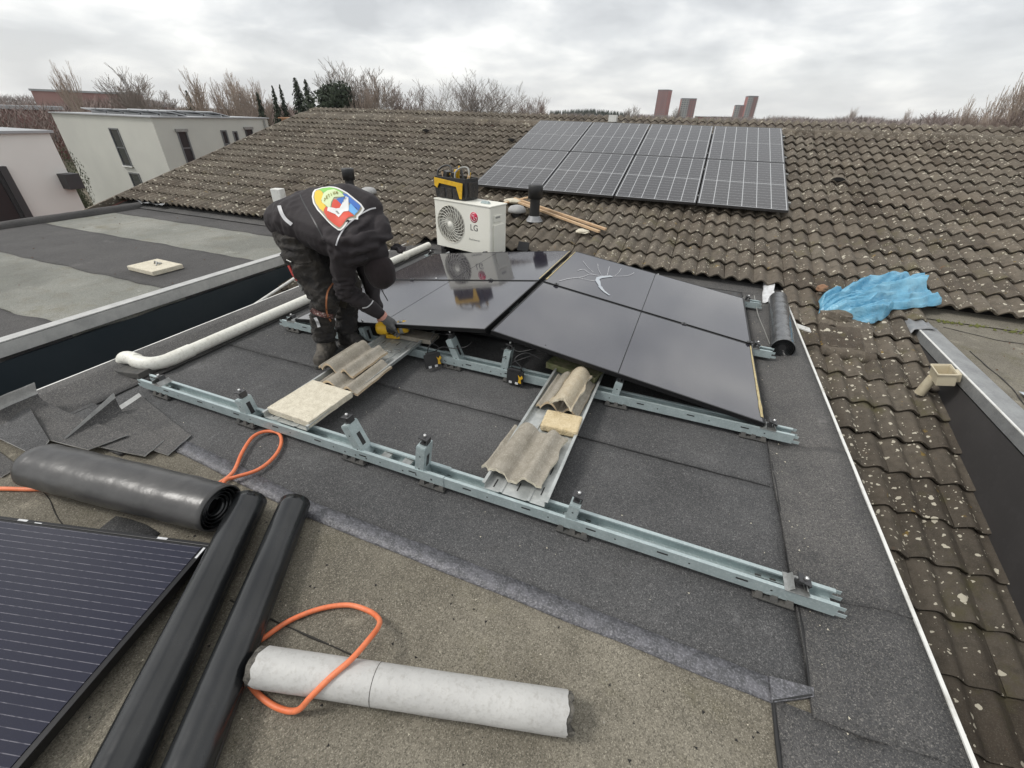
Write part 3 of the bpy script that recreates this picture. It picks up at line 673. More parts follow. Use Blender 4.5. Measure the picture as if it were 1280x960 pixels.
# ================================================================ FLAT ROOF MOUNTING SYSTEM
RY = [1.365, 2.475, 3.620, 4.770]; RZ0, RZ1 = .042, .098
RX = [(-3.15, .845), (-3.08, .842), (-3.08, .838), (-3.05, .832)]
postx = [('low', -2.98), ('mid', -2.20), ('tall', -1.36), ('tall', -1.01), ('mid', -.215), ('low', .70)]
def channel(b, x0, x1, y, z0, z1, w=.078, t=.0028, lip=.013):
    """upward open channel with inturned lips and notched ends"""
    pr = [(-w/2+lip, z1-.006), (-w/2+lip, z1), (-w/2, z1), (-w/2, z0), (w/2, z0), (w/2, z1), (w/2-lip, z1), (w/2-lip, z1-.006)]
    P = [[(x, y+p[0], p[1]) for p in pr] for x in (x0, x1)]
    b.grid(P, sm=False)
def clamp(cx, cy, cz, parent, lean=0., gap=0, name='clamp'):
    T = Matrix.Translation((cx, cy, cz)) @ Matrix.Rotation(lean, 4, 'Y')
    b = MB()
    b.box(0, (.050, .044, .006), mat=T @ Matrix.Translation((0, 0, .032)))
    b.box(0, (.030, .040, .006), mat=T @ Matrix.Translation((0, 0, .0)))
    b.box(0, (.006, .040, .034), mat=T @ Matrix.Translation((.022, 0, .016)))
    b.box(0, (.018, .018, .03), mat=T @ Matrix.Translation((-.004, 0, .014)))
    o = b.build(name, M['clampm'], parent, bevel=.001)
    b = MB(); b.lathe([(.0, .050), (.007, .050), (.007, .036), (.0035, .036), (.0035, -.014)], n=8, T=T); b.build('bolt', M['bolt'], o)
    return o
M['clampm'] = mat('dark clamp', (.07, .07, .072), .4, .5)
def foot(x, y, parent):
    b = MB(); L_ = .150; W = .115
    b.box((x, y, .0155+.004), (L_, W, .008))
    for k in (-1, 0, 1):
        for s in (-1, 1):
            # wedge shaped lugs
            xx = x+k*.055; 
            b.add([(xx-.016, y+s*W*.48, .023), (xx+.016, y+s*W*.48, .023), (xx+.016, y+s*.036, .023), (xx-.016, y+s*.036, .023), (xx-.011, y+s*.043, .046), (xx+.011, y+s*.043, .046), (xx+.011, y+s*.034, .046), (xx-.011, y+s*.034, .046)], [(0,1,2,3),(4,7,6,5),(0,4,5,1),(1,5,6,2),(2,6,7,3),(3,7,4,0)])
    b.box((x, y, .033), (L_*.9, .062, .018))
    return b.build('support_foot', M['rubber'], parent, bevel=.0015)
def post(kind, x, y, parent):
    if kind == 'low':
        b = MB(); s = 1 if x > 0 else -1
        b.box((x-.0*s, y, RZ1+.002), (.085, .088, .003)); b.bar((x-.03*s, y, RZ1), (x-.012*s, y, RZ1+.022), .078, .003, up=(s, 0, 1)); b.bar((x+.045*s, y, RZ1+.002), (x+.030*s, y, RZ1+.026), .074, .003, up=(s, 0, 1))
        o = b.build('end_bracket', M['steel_dull'], parent, bevel=.001)
        c = clamp(x+.012*s, y+.006, RZ1+.006, parent, .3*s); return o
    h = {'tall': .265, 'mid': .195}[kind]; 
    lean = {-2.20: -.22, -1.36: -.40, -1.01: .16, -.215: .14}[x]   # tilt of the top towards +x
    dx = math.sin(lean)*(h-.06); top = Vector((x+dx, y, .05+(h-.06)*math.cos(lean))); base = Vector((x, y, .05)); ax = (top-base).normalized()
    w, d = (.074, .046)
    side = Vector((ax.z, 0, -ax.x))
    b = MB(); P = []
    # folded sheet steel post: C section, open towards the far side
    pr = [(-d/2+.004, w/2-.014), (-d/2, w/2), (-d/2, -w/2), (d/2, -w/2), (d/2, w/2), (d/2-.004, w/2-.014)]
    for p, k in ((base, 1.15), (base+ax*(top-base).length*.15, 1.0), (top, 1.0)):
        P.append([tuple(p+side*q[0]*k+Vector((0, q[1], 0))) for q in pr])
    b.grid(P, sm=False)
    cap = [top+side*sx+Vector((0, sy, 0))+ax*dz for sx, sy, dz in ((-d/2, -w/2, 0), (d/2, -w/2, 0), (d/2, w/2, 0), (-d/2, w/2, 0), (-d/2, -w/2, .006), (d/2, -w/2, .006), (d/2, w/2, .006), (-d/2, w/2, .006))]
    b.add(cap, [(4,5,6,7), (0,1,5,4), (1,2,6,5), (2,3,7,6), (3,0,4,7)])
    # pressed base flange
    b.add([base+Vector((sx, sy, .052-.05+RZ0-.042)) for sx, sy in ((-.035, -.036), (.035, -.036), (.035, .036), (-.035, .036))], [(0,1,2,3)])
    o = b.build('support_post', M['steel_rail'], parent, solid=.0025)
    # window slot pressed in the flat side (dark)
    fr = -1
    b = MB(); mid = base.lerp(top, .52)
    sx = side*(d/2+.0018)*(1 if x in (-1.36,) else 1)
    cs = [mid+sx+ax*a+Vector((0, c, 0)) for a, c in ((-.038, -.013), (.038, -.013), (.038, .013), (-.038, .013))]
    b.add(cs, [(0,1,2,3)]); 
    for sg in (-1, 1):
        for hh in (.3, .72):
            m2 = base.lerp(top, hh)+Vector((0, -w/2-.0018, 0)); b.add([m2+side*a+ax*c for a, c in ((-.004, -.004), (.004, -.004), (.004, .004), (-.004, .004))], [(0,1,2,3)])
        break
    b.build('slot', M['black_plastic'], o)['kind'] = 'stuff'
    c = clamp(top.x, y, top.z+.012, o if False else parent, 0.15*(1 if lean > 0 else -1)); return o
names = ['nearest', 'second', 'third', 'farthest']
rl = ['grey green mounting rail nearest the camera carrying bare panel posts', 'grey green mounting rail along the near edge of the laid black panels',
      'mounting rail under the joint between the two rows of black panels', 'farthest mounting rail under the back edge of the black panels']
for i in range(4):
    y = RY[i]; x0, x1 = RX[i]
    t = thing('mounting_rail', rl[i], 'rail', (x0, y, 0), group='mounting rails on the flat roof')
    b = MB(); channel(b, x0, x1, y, RZ0, RZ1); b.build('channel', M['steel_rail'], t, solid=.0022)
    # the splice sleeve that joins the two lengths, slots and screws
    b = MB(); channel(b, -1.52, -.86, y, RZ0+.004, RZ1+.0035, w=.084, lip=.015)
    b.build('splice_sleeve', M['steel_rail'], t, solid=.0022)
    b = MB()
    for x in [x0+.25+.31*k for k in range(12)]:
        b.box((x, y-.0408 if not -1.52 < x < -.86 else y-.0438, .078), (.045, .0012, .008)); b.box((x+.11, y-.0406 if not -1.52 < x+.11 < -.86 else y-.0436, .070), (.007, .0012, .007))
    for x in (-1.47, -1.40, -1.33, -1.1, -1.02, -.93):
        b.box((x, y-.0438, .066), (.008, .0014, .008)); b.box((x+.02, y, RZ0+.0085), (.014, .014, .001))
    b.build('slot', M['black_plastic'], t)['kind'] = 'stuff'
    b = MB()
    for sx in (x0, x1):      # notched ends
        s = -1 if sx == x0 else 1
        for yy in (-.0375, .0375): b.box((sx+s*.018, y+yy, RZ0+.012), (.036, .002, .018)); b.box((sx+s*.011, y+yy, RZ1-.009), (.022, .002, .018))
    b.build('end_tab', M['steel_rail'], t)['kind'] = 'stuff'
    for fx in [-2.97, -2.22, -1.42, -.93, -.19, .64]:
        if i in (2, 3) and fx < .5: continue
        foot(fx, y, t)
    for kd, x in postx:
        if i >= 2 and kd == 'mid' and x > -1: pass
        post(kd, x, y, t)
    if i == 0:   # loose cross plates in the open part of the splice
        b = MB()
        for x in (-1.23, -1.10): b.box((x, y, RZ1-.012), (.05, .062, .004), ry=.1)
        b.build('cross_plate', M['steel_dull'], t)

# ---- four black modules in an east-west ridge
PX, PYD = 1.800, 1.128; RIDGE, LOW = .385, .132
TILT = math.asin((RIDGE-LOW)/PX)
def black_panel():
    t = thing('solar_panel', 'x', 'solar panel', local=True); w, h = PX, PYD; f = .012
    b = MB()
    for c, d in (((w/2, f/2, -.015), (w, f, .030)), ((w/2, h-f/2, -.015), (w, f, .030)), ((f/2, h/2, -.015), (f, h-2*f, .030)), ((w-f/2, h/2, -.015), (f, h-2*f, .030))): b.box(c, d)
    b.build('frame', M['pv_frame'], t, bevel=.0015)
    half = (w-2*f-.006)/2
    b = MB(); b.box((w/2, h/2, -.0065), (w-2*f, h-2*f, .006)); b.build('backsheet', M['pv_frame'], t)
    for k in range(2):
        b = MB(); b.box((0, 0, 0), (half-.0015, h-2*f-.004, .003)); o = b.build('cell_field', M['pv_black'], t); o.location = (f+half*(k+.5)+.003*(2*k), h/2, -.0032)
    return t
bp0 = black_panel(); k = 0
labs = {(0, 0): 'black panel left of the ridge gap, near row, front edge over the yellow drill', (0, 1): 'black panel right of the ridge gap, near row, its front edge over broken tiles',
        (1, 0): 'black panel left of the ridge gap, back row, mirroring the air unit', (1, 1): 'black panel right of the ridge gap, back row, with pale branching marks'}
for r in range(2):
    for c in range(2):
        o = bp0 if (r, c) == (0, 0) else copy_tree(bp0)
        y = 2.445+r*(PYD+.022)
        if c == 1: o.location = (-1.105, y, RIDGE); o.rotation_euler = (0, TILT, 0)
        else: o.location = (-1.150-PX*math.cos(TILT), y, LOW); o.rotation_euler = (0, -TILT, 0)
        o['label'] = labs[(r, c)]; o['group'] = 'black solar panels on the flat roof'
        if (r, c) == (1, 1): P11 = o
        if (r, c) == (0, 1): P01 = o
        if (r, c) == (1, 0): P10 = o
# branching dried dirt marks and pale streaks on the back right panel
def streaks(parent, lines, name, m, z=.0022):
    b = MB()
    for pts, w in lines:
        pp = bez([(p[0], p[1], z) for p in pts], 6); L1, R1 = [], []
        for i, p in enumerate(pp):
            d = (pp[min(i+1, len(pp)-1)]-pp[max(i-1, 0)]).normalized(); nrm = Vector((-d.y, d.x, 0)); ww = w*.85*(.6+.8*abs(noise.noise(p*20)))*(1-.5*i/len(pp))
            L1.append(p+nrm*ww); R1.append(p-nrm*ww)
        b.grid([L1, R1], sm=False)
    o = b.build(name, m, parent); return o
wm = mat('dried pale wash', (.62, .62, .64), .5, var=(.36, .36, .38), vscale=60)
def q11(x, y): return ((x+1.105)/math.cos(TILT), y-3.595)
L_ = [([q11(-.99, 3.70), q11(-.93, 3.84), q11(-.84, 3.98), q11(-.80, 4.1), q11(-.74, 4.14)], .006), ([q11(-.92, 4.12), q11(-.88, 4.20), q11(-.80, 4.14), q11(-.70, 4.16), q11(-.62, 4.22)], .006),
      ([q11(-.95, 4.45), q11(-.86, 4.30), q11(-.78, 4.2)], .004), ([q11(-.80, 4.5), q11(-.76, 4.34), q11(-.70, 4.2)], .004), ([q11(-.68, 4.52), q11(-.66, 4.36), q11(-.64, 4.2)], .004), ([q11(-.56, 4.56), q11(-.56, 4.4), q11(-.58, 4.24)], .004), ([q11(-.42, 4.54), q11(-.46, 4.4), q11(-.56, 4.28), q11(-.66, 4.2)], .005),
      ([q11(-.86, 3.93), q11(-.76, 3.95), q11(-.70, 3.98)], .005)]
streaks(P11, L_, 'dirt_mark', wm)
streaks(P11, [([q11(-.60, 4.24), q11(-.70, 4.08), q11(-.66, 3.92), q11(-.60, 3.80), q11(-.52, 3.72)], .032)], 'dirt_mark', mat('bluish wash', (.36, .40, .45), .35, var=(.50, .53, .55), vscale=40))
streaks(P11, [([(.008, .06), (.008, .6), (.008, 1.1)], .010)], 'dirt_mark', M['mastic'], .0012)
streaks(P01, [([(1.786, .06), (1.786, .5), (1.786, .95), (1.788, 1.10)], .013)], 'dirt_mark', M['mastic'], .0012)
streaks(P10, [([(1.788, .05), (1.788, .6), (1.788, 1.1)], .010)], 'dirt_mark', M['mastic'], .0012)
# middle clamps between the rows
for x, z in ((-1.62, RIDGE-.068), (-.98, RIDGE-.016), (.14, RIDGE-.185), (-2.5, RIDGE-.195), (.66, LOW+.006)):
    b = MB(); b.box((x, 3.584, z+.010), (.040, .034, .005)); b.lathe([(0, .022), (.006, .022), (.006, .012)], (x, 3.584, z), 8); o = b.build('panel_clamp', M['clampm']); 
    tag(o, {-1.62: 'small dark clamp in the joint left of the ridge gap', -.98: 'small dark clamp in the joint just right of the ridge gap', .14: 'small dark clamp in the joint of the right panels', -2.5: 'small dark clamp in the joint behind the worker', .66: 'small dark clamp at the right end of the panel joint'}[x], 'clamp', 'clamps between the panel rows')

# ---- ballast trays
def tray(x0, x1, y0, y1, z, label):
    t = thing('ballast_tray', label, 'tray', ((x0+x1)/2, y0, z), group='zinc ballast trays between the rails')
    b = MB(); pr = [(0, .030), (0, .034), (.012, .034), (.012, .0), (.085, 0), (.09, .006), (.10, .006), (.105, 0)]
    w = x1-x0; pr2 = [(p[0], p[1]) for p in pr]+[(w-p[0], p[1]) for p in pr[::-1]]
    b.grid([[(x0+p[0], y, z+p[1]) for p in pr2] for y in (y0, y1)], sm=False); b.build('pan', M['tray'], t, solid=.002)
    b = MB()
    for yy in (y0+.05, y0+.20, y1-.12, y1-.30, y1-.48):
        for k in range(3): b.box((x0+.05+k*(w-.1)/2, yy+.02*k, z+.0028), (.006, .055, .0012))
    b.build('slot', M['black_plastic'], t)['kind'] = 'stuff'; return t
tray(-2.075, -1.735, 1.345, 2.74, .103, 'zinc ballast tray beside the worker holding tiles and a pale slab')
tray(-.655, -.325, 1.345, 2.74, .103, 'zinc ballast tray in the middle holding broken tiles and stones')

# ---- ballast: loose double roll tiles, slabs and stones
def loose_tile(name, w, l, T, label, m=None, edge=None, broken=0, flip=False, part=(0, 1), group=None):
    """a concrete pantile with real thickness; part = the share of its width that is left"""
    b = MB(); n = 30; k = 12; th = .017
    def h(u):
        x = u
        if x < .10: return .020*math.sin(math.pi*x/.10)*.7+.004
        if x < .50: return .052*math.sin(math.pi*(x-.10)/.40)**.8
        if x < .64: return .002
        if x < .90: return .042*math.sin(math.pi*(x-.64)/.26)**.8
        return .004+(.008 if int((x-.9)*60) % 2 == 0 else 0)
    P = []; Q = []
    for i in range(n+1):
        u = part[0]+(part[1]-part[0])*i/n; row = []; rq = []
        for j in range(k+1):
            v = j/k; x = (u-.5)*w; y = (v-.5)*l
            if broken and j == 0: y += l*broken*(.50*noise.noise((i*.14, broken*7, 0))+.16*noise.noise((i*.37, 3, broken)))
            if j == k and broken > .5: y -= l*.3*abs(noise.noise((i*.3, 5, 1)))
            if i in (0, n): x += .006*noise.noise((j*.37, i+.3, 2))*(3 if broken else 1)
            z = h(u); row.append(T @ Vector((x, y, z+th))); rq.append(T @ Vector((x, y, z)))
        P.append(row); Q.append(rq)
    if flip: pass
    b.grid(P); b.grid([r[::-1] for r in Q])
    b.grid([[P[i][0], Q[i][0]] for i in range(n+1)][::-1], mi=1, sm=False); b.grid([[P[i][k], Q[i][k]] for i in range(n+1)], mi=1, sm=False)
    b.grid([[P[0][j], Q[0][j]] for j in range(k+1)], mi=1, sm=False); b.grid([[P[n][j], Q[n][j]] for j in range(k+1)][::-1], mi=1, sm=False)
    o = b.build(name, [m or M['tile_loose'], edge or M['tile_edge']]); tag(o, label, 'roof tile', group); return o
def TT(x, y, z, rz=0, rx=0, ry=0): return Matrix.Translation((x, y, z)) @ Matrix.Rotation(rz, 4, 'Z') @ Matrix.Rotation(rx, 4, 'X') @ Matrix.Rotation(ry, 4, 'Y')
g = 'loose tiles used as ballast'
loose_tile('loose_tile', .31, .38, TT(-1.865, 1.915, .112, .03), 'lower grey tile of the stack behind the pale slab', group=g)
loose_tile('loose_tile', .29, .36, TT(-1.955, 2.02, .160, -.03, .03), 'uppermost grey tile of the stack under the worker\'s hand, raised rolls', group=g)
loose_tile('loose_tile', .325, .40, TT(-.535, 1.625, .116, -.05, 0, -.08), 'large broken brown tile at the near end of the middle tray', broken=.22, edge=M['slab'], group=g)
loose_tile('loose_tile', .27, .40, TT(-.49, 2.27, .112, -.03), 'grey tile lying under the tan fragment in the middle tray', group=g)
loose_tile('loose_tile', .30, .42, TT(-.400, 2.245, .178, -.05, 0, .04), 'tan ribbed tile fragment resting on a grey tile in the middle tray', m=M['tile_pale'], edge=M['slab'], broken=.10, part=(.08, .53), group=g)
def slab(c, d, rz, rx, label, m, seed, name='paving_slab', ry=0, cat='slab'):
    b = MB(); nx, ny = 12, 12; T = TT(*c, rz, rx, ry)
    def pt(i, j, top):
        x = (i/nx-.5)*d[0]; y = (j/ny-.5)*d[1]
        if i in (0, nx): x += .004*noise.noise((j*.8, i, seed))
        if j in (0, ny): y += .004*noise.noise((i*.8, j, seed))
        return T @ Vector((x, y, (d[2] if top else 0)+(.0015*noise.noise((i*.9, j*.9, seed)) if top else 0)))
    P = [[pt(i, j, True) for j in range(ny+1)] for i in range(nx+1)]; Q = [[pt(i, j, False) for j in range(ny+1)] for i in range(nx+1)]
    b.grid(P, sm=False); b.grid([r[::-1] for r in Q], sm=False)
    for A, B in (([P[i][0] for i in range(nx+1)], [Q[i][0] for i in range(nx+1)]), ([Q[i][ny] for i in range(nx+1)], [P[i][ny] for i in range(nx+1)]), ([Q[0][j] for j in range(ny+1)], [P[0][j] for j in range(ny+1)]), ([P[nx][j] for j in range(ny+1)], [Q[nx][j] for j in range(ny+1)])):
        b.grid([A, B], sm=False)
    o = b.build(name, m, weld=True, bevel=.012 if d[0] < .3 else .004); tag(o, label, cat, 'pale stones used as ballast'); return o
slab((-1.895, 1.545, .112), (.325, .35, .042), -.04, .0, 'square pale concrete slab at the near end of the left ballast tray', M['slab'], 1)
slab((-1.84, 2.60, .112), (.36, .14, .035), .05, 0, 'narrow grey slab in the tray under the black panel edge by the drill', M['tile_loose'], 2)
slab((-.435, 1.955, .112), (.215, .165, .045), .06, .0, 'small rounded cream stone block between the broken tiles', mat('cream stone', (.56, .45, .27), .9, var=(.66, .55, .36), vscale=28, speck=(.4, .3, .16), sscale=90, samt=.6, bump=.6, bscale=90), 4, 'stone_block')
slab((-.53, 2.60, .112), (.38, .15, .05), -.22, 0, 'mossy stone piece under the front edge of the right black panel', mat('mossy stone', (.26, .235, .15), .95, var=(.15, .17, .07), vscale=18, bump=.6, bscale=60), 5, 'stone_block')

# ---- power optimizers with yellow tags hanging off the mid rail posts
def optimizer(x, y, z, rz, rx, label):
    t = thing('power_optimizer', label, 'optimizer', (x, y, z), rz, 'power optimizers hanging at the panel edge', local=True)
    T = Matrix.Rotation(rx, 4, 'X')
    b = MB(); b.box(0, (.125, .020, .105), mat=T); b.box(0, (.09, .030, .02), mat=T @ Matrix.Translation((0, 0, .055))); b.build('body', M['black_plastic'], t, bevel=.004)
    b = MB(); S = T @ Matrix.Translation((.045, -.016, .0))
    b.prism([(-.014, -.030), (.010, -.034), (.004, -.006), (.020, .012), (.010, .030), (-.002, .012), (-.018, .028), (-.010, .0)], 0, .003, T=S @ Matrix.Rotation(R_(90), 4, 'X')); b.build('tag', M['yellow'], t)
    b = MB(); b.box(0, (.022, .003, .016), mat=T @ Matrix.Translation((-.03, -.0115, -.042))); b.box(0, (.022, .003, .016), mat=T @ Matrix.Translation((.018, -.0115, -.042))); b.build('label', M['paper'], t)
    b = MB()
    b.tube([T @ p for p in bez([(-.03, 0, .06), (-.02, -.02, .11), (.04, -.01, .15), (.09, .04, .17), (.15, .10, .19)], 6)], .0035, 6)
    b.tube([T @ p for p in bez([(.03, 0, .06), (.05, -.03, .10), (.0, -.03, .15), (.06, .02, .19), (.16, .06, .15)], 6)], .0035, 6)
    b.build('cable', M['black_plastic'], t)
optimizer(-1.545, 2.37, .085, .9, -.25, 'black box with yellow tag hanging from the rail right of the left tray')
optimizer(-.90, 2.405, .085, -.05, -.10, 'black box with yellow tag standing against the rail left of the middle tray')
# cable coils round the two tall posts
b = MB(); b.tube([Vector((-1.0+.03*math.cos(a*1.0)+.0*a, 2.475+.045*math.sin(a), .16+.010*a)) for a in [k*.5 for k in range(30)]], .003, 5); b.tube([Vector(p) for p in bez([(-.97, 2.46, .3), (-.90, 2.44, .27), (-.8, 2.46, .30), (-.72, 2.5, .33)], 6)], .003, 5)
o = b.build('cable', M['black_plastic']); tag(o, 'thin grey cable coiled round the post right of the ridge gap', 'cable')
b = MB(); b.tube([Vector(p) for p in bez([(-1.52, 2.38, .17), (-1.47, 2.40, .20), (-1.40, 2.43, .19), (-1.30, 2.44, .22), (-1.28, 2.5, .24)], 6)], .003, 5); o = b.build('cable', M['black_plastic']); tag(o, 'thin cable running from the left tagged box to the post', 'cable')

# ================================================================ AIR UNIT
def air_unit():
    A = Vector((-3.125, 5.15, 0)); Bp = Vector((-2.235, 4.94, 0)); d = (Bp-A); W = d.length; rz = math.atan2(d.y, d.x)
    t = thing('air_conditioner', 'cream LG outdoor air conditioning unit with round fan grille on the flat roof', 'air conditioner', (A.x, A.y, .125), rz, local=True)
    H, D = .575, .33
    b = MB()
    # cabinet with a round opening: ring of quads
    cx, cz, r = .265, .300, .232
    n = 48; outer = []
    for j in range(n):
        a = 2*math.pi*j/n; c, s = math.cos(a), math.sin(a)
        # project to the rectangle x 0..0.56, z 0..H
        kx = ((.56-cx) if c > 0 else -cx)/c if abs(c) > 1e-6 else 1e9; kz = ((H-cz) if s > 0 else -cz)/s if abs(s) > 1e-6 else 1e9
        k = min(kx, kz); outer.append((cx+c*k, 0, cz+s*k))
    inner = [(cx+r*math.cos(2*math.pi*j/n), 0, cz+r*math.sin(2*math.pi*j/n)) for j in range(n)]
    deep = [(p[0], .045, p[2]) for p in inner]
    b.add(outer+inner+deep, [(j, (j+1) % n, (j+1) % n+n, j+n) for j in range(n)]+[(j+n, (j+1) % n+n, (j+1) % n+2*n, j+2*n) for j in range(n)])
    # corner fill
    for X_, Z_ in ((0, 0), (.56, 0), (.56, H), (0, H)):
        near = sorted(outer, key=lambda p: (p[0]-X_)**2+(p[2]-Z_)**2)[:6]
        onx = [p for p in near if abs(p[0]-X_) < 1e-6]; onz_ = [p for p in near if abs(p[2]-Z_) < 1e-6]
        if onx and onz_: b.add([(X_, 0, Z_), onx[0], onz_[0]], [(0, 1, 2)])
    W2 = W
    b.add([(.56, 0, 0), (W2-.02, 0, 0), (W2-.02, 0, H), (.56, 0, H)], [(0, 1, 2, 3)])
    prof = [(W2-.02, 0), (W2-.005, .005), (W2, .02), (W2, D-.015), (W2-.01, D), (.01, D), (0, D-.01), (0, 0)]
    b.grid([[(x, y, 0) for x, y in prof], [(x, y, H) for x, y in prof]], sm=False)
    b.add([(x, y, 0) for x, y in prof], [tuple(range(len(prof)))])
    b.build('cabinet', M['white_metal'], t)
    b = MB(); b.box((W/2, D/2-.002, H+.009), (W+.014, D+.014, .018)); b.build('lid', M['white_metal'], t, bevel=.006)
    b = MB(); b.lathe([(0, 0), (r, 0)], n=32, T=Matrix.Translation((cx, .044, cz)) @ Matrix.Rotation(R_(90), 4, 'X')); b.build('fan_recess', M['grille_gap'], t)
    b = MB()
    for k in range(3):
        a0 = k*2.094+.4; P = []
        for i in range(9):
            rr = .05+.17*i/8; P.append([(cx+rr*math.cos(a0+.5*i/8+s*.55), .036-.012*s, cz+rr*math.sin(a0+.5*i/8+s*.55)) for s in (0, .35, .7, 1)])
        b.grid(P)
    b.build('fan_blade', mat('grey fan', (.33, .325, .30), .5), t)
    b = MB()
    for k in range(4):
        rr = (.085, .14, .19, .229)[k]; b.tube([(cx+rr*math.cos(2*math.pi*j/48), -.002-(.007 if k == 0 else .004), cz+rr*math.sin(2*math.pi*j/48)) for j in range(49)], .0022, 5, cap=False)
    for k in range(24):
        a0 = 2*math.pi*k/24
        b.tube([(cx+rr*math.cos(a0+tw), -.003-.012*math.cos(rr/.23*1.5), cz+rr*math.sin(a0+tw)) for rr, tw in [(.04+.19*i/7, .75*(i/7)**1.3) for i in range(8)]], .0034, 5, cap=False)
    b.lathe([(0, .014), (.034, .012), (.042, .006), (.044, 0)], n=24, T=Matrix.Translation((cx, -.008, cz)) @ Matrix.Rotation(R_(90), 4, 'X'))
    b.build('grille', M['white_metal'], t)
    # side service cover, handle and vent slots
    b = MB(); b.box((W+.012, .15, .20), (.024, .20, .34)); b.box((W+.006, .14, .44), (.012, .16, .08)); b.build('service_cover', M['white_metal'], t, bevel=.005)
    b = MB(); b.box((W+.0135, .13, .455), (.004, .09, .022)); b.build('handle', M['print_grey'], t)
    b = MB(); b.box((.75, .115, H+.028), (.12, .045, .018)); b.box((.75, .115, H+.042), (.10, .03, .012)); b.build('spirit_level', M['steel_rail'], t, bevel=.002)
    for x in (.12, W-.14):
        b = MB(); b.box((x, D/2, -.012), (.05, D+.06, .024)); b.box((x, D/2, -.07), (.09, D+.02, .075)); b.build('foot', M['black_plastic'], t, bevel=.003)
    # logo: red disc with the winking face mark, LG, and the small line below
    F = Matrix(((1, 0, 0, 0), (0, 0, -1, 0), (0, 1, 0, 0), (0, 0, 0, 1)))   # text plane xy -> xz, facing -y
    lx, lz = .655, .435
    b = MB(); b.lathe([(0, .0012), (.062, .0012), (.062, 0)], n=40, T=Matrix.Translation((lx, 0, lz)) @ F); lo = b.build('logo', M['lg_red'], t)
    b = MB(); ring = [(.046*math.cos(a), .046*math.sin(a)) for a in [R_(80)+R_(280)*k/24 for k in range(25)]]
    pts = [Matrix.Translation((lx, -.0016, lz)) @ F @ Vector((x, y, 0)) for x, y in ring]; b.tube(pts, .0033, 5)
    for seg in (((0, .024), (0, -.022)), ((-.002, -.022), (.018, -.022)), ((.045, 0), (.022, 0))):
        b.tube([Matrix.Translation((lx, -.0016, lz)) @ F @ Vector((x, y, 0)) for x, y in seg], .0033, 5)
    b.lathe([(0, .003), (.0075, .003), (.0075, 0)], n=12, T=Matrix.Translation((lx-.018, 0, lz+.017)) @ F); b.build('logo_mark', M['white_paint'], lo)
    text_mesh('LG', .105, M['print_dark'], 'lettering', t, Matrix.Translation((lx, -.001, .308)) @ F)
    text_mesh('Dual Inverter', .033, M['print_grey'], 'lettering', t, Matrix.Translation((lx, -.001, .165)) @ F, shear=.2)
    return t, rz, A
AC, acrz, acA = air_unit()
b = MB(); b.box((-2.6, 5.0, .035), (.9, .35, .06), rz=acrz); 

# ---- open tool bag on the tiles / on top of the air unit
ct, st = math.cos(acrz), math.sin(acrz)
def onac(u, v, z): return (acA.x+u*ct-v*st, acA.y+u*st+v*ct, z)
tb = thing('tool_bag', 'open black and yellow tool tote standing on the air conditioning unit', 'tool bag', onac(.22, .19, .720), acrz, local=True)
b = MB(); w, d, h = .50, .24, .25
P = []
for z, k in ((0, .94), (.08, 1.0), (h, .98)):
    P.append([(w/2*k*sx, d/2*k*sy, z) for sx, sy in ((-1,-1),(-.35,-1.06),(.35,-1.06),(1,-1),(1.03,0),(1,1),(.3,1.04),(-.3,1.04),(-1,1),(-1.03,0),(-1,-1))])
b.grid(P, sm=False); b.add([(p[0], p[1], .004) for p in P[0][:-1]], [tuple(range(10))]); b.build('body', M['black_plastic'], tb, solid=.012, bevel=.004)
b = MB()
for pts in ([(-.235, .235), (-.235, .14), (-.19, .115), (-.155, .175), (.13, .155), (.18, .02), (.215, .02), (.235, .20)],):
    b.prism(pts, .150, .158, T=Matrix(((1,0,0,0),(0,0,-1,0),(0,1,0,0),(0,0,0,1))))
b.build('trim', M['yellow'], tb, bevel=.002)
b = MB()
for x in (-.12, 0, .11): b = MB(); b.box((x, -.136, .07), (.09, .02, .12)); b.build('pocket', M['trousers'], tb, bevel=.008)
b = MB(); b.box((.262, 0, .12), (.03, .16, .17)); b.build('pocket', M['trousers'], tb, bevel=.008)
for x in (-.14, .15):
    b = MB(); b.tube(bez([(x-.09, -.09, .22), (x-.10, -.07, .30), (x-.05, -.02, .355), (x+.04, .0, .36), (x+.09, -.03, .30), (x+.09, -.06, .22)], 6), .011, 8); b.build('handle', M['black_plastic'] if x < 0 else M['print_grey'], tb)
b = MB(); b.box((.0, 0, .27), (.05, .05, .11), ry=.3); b.box((-.06, .03, .25), (.10, .05, .07), ry=-.2); b.tube([(.19, 0, .2), (.21, .02, .31)], .018, 8); b.tube([(.02, .02, .2), (.03, .03, .37)], .012, 8); b.build('tool', M['yellow'], tb, bevel=.003)
b = MB(); b.box((-.17, .02, .25), (.06, .09, .10), ry=.2); b.tube([(.10, .03, .2), (.06, .03, .33)], .015, 8); b.tube([(-.02, -.04, .2), (-.0, -.05, .30)], .02, 8); b.build('tool', M['clampm'], tb, bevel=.003)
b = MB(); b.tube([(.225, -.03, .2), (.25, -.05, .28)], .014, 8); b.tube([(-.22, .0, .2), (-.235, 0, .29)], .012, 8); b.build('tool', M['wood'], tb)
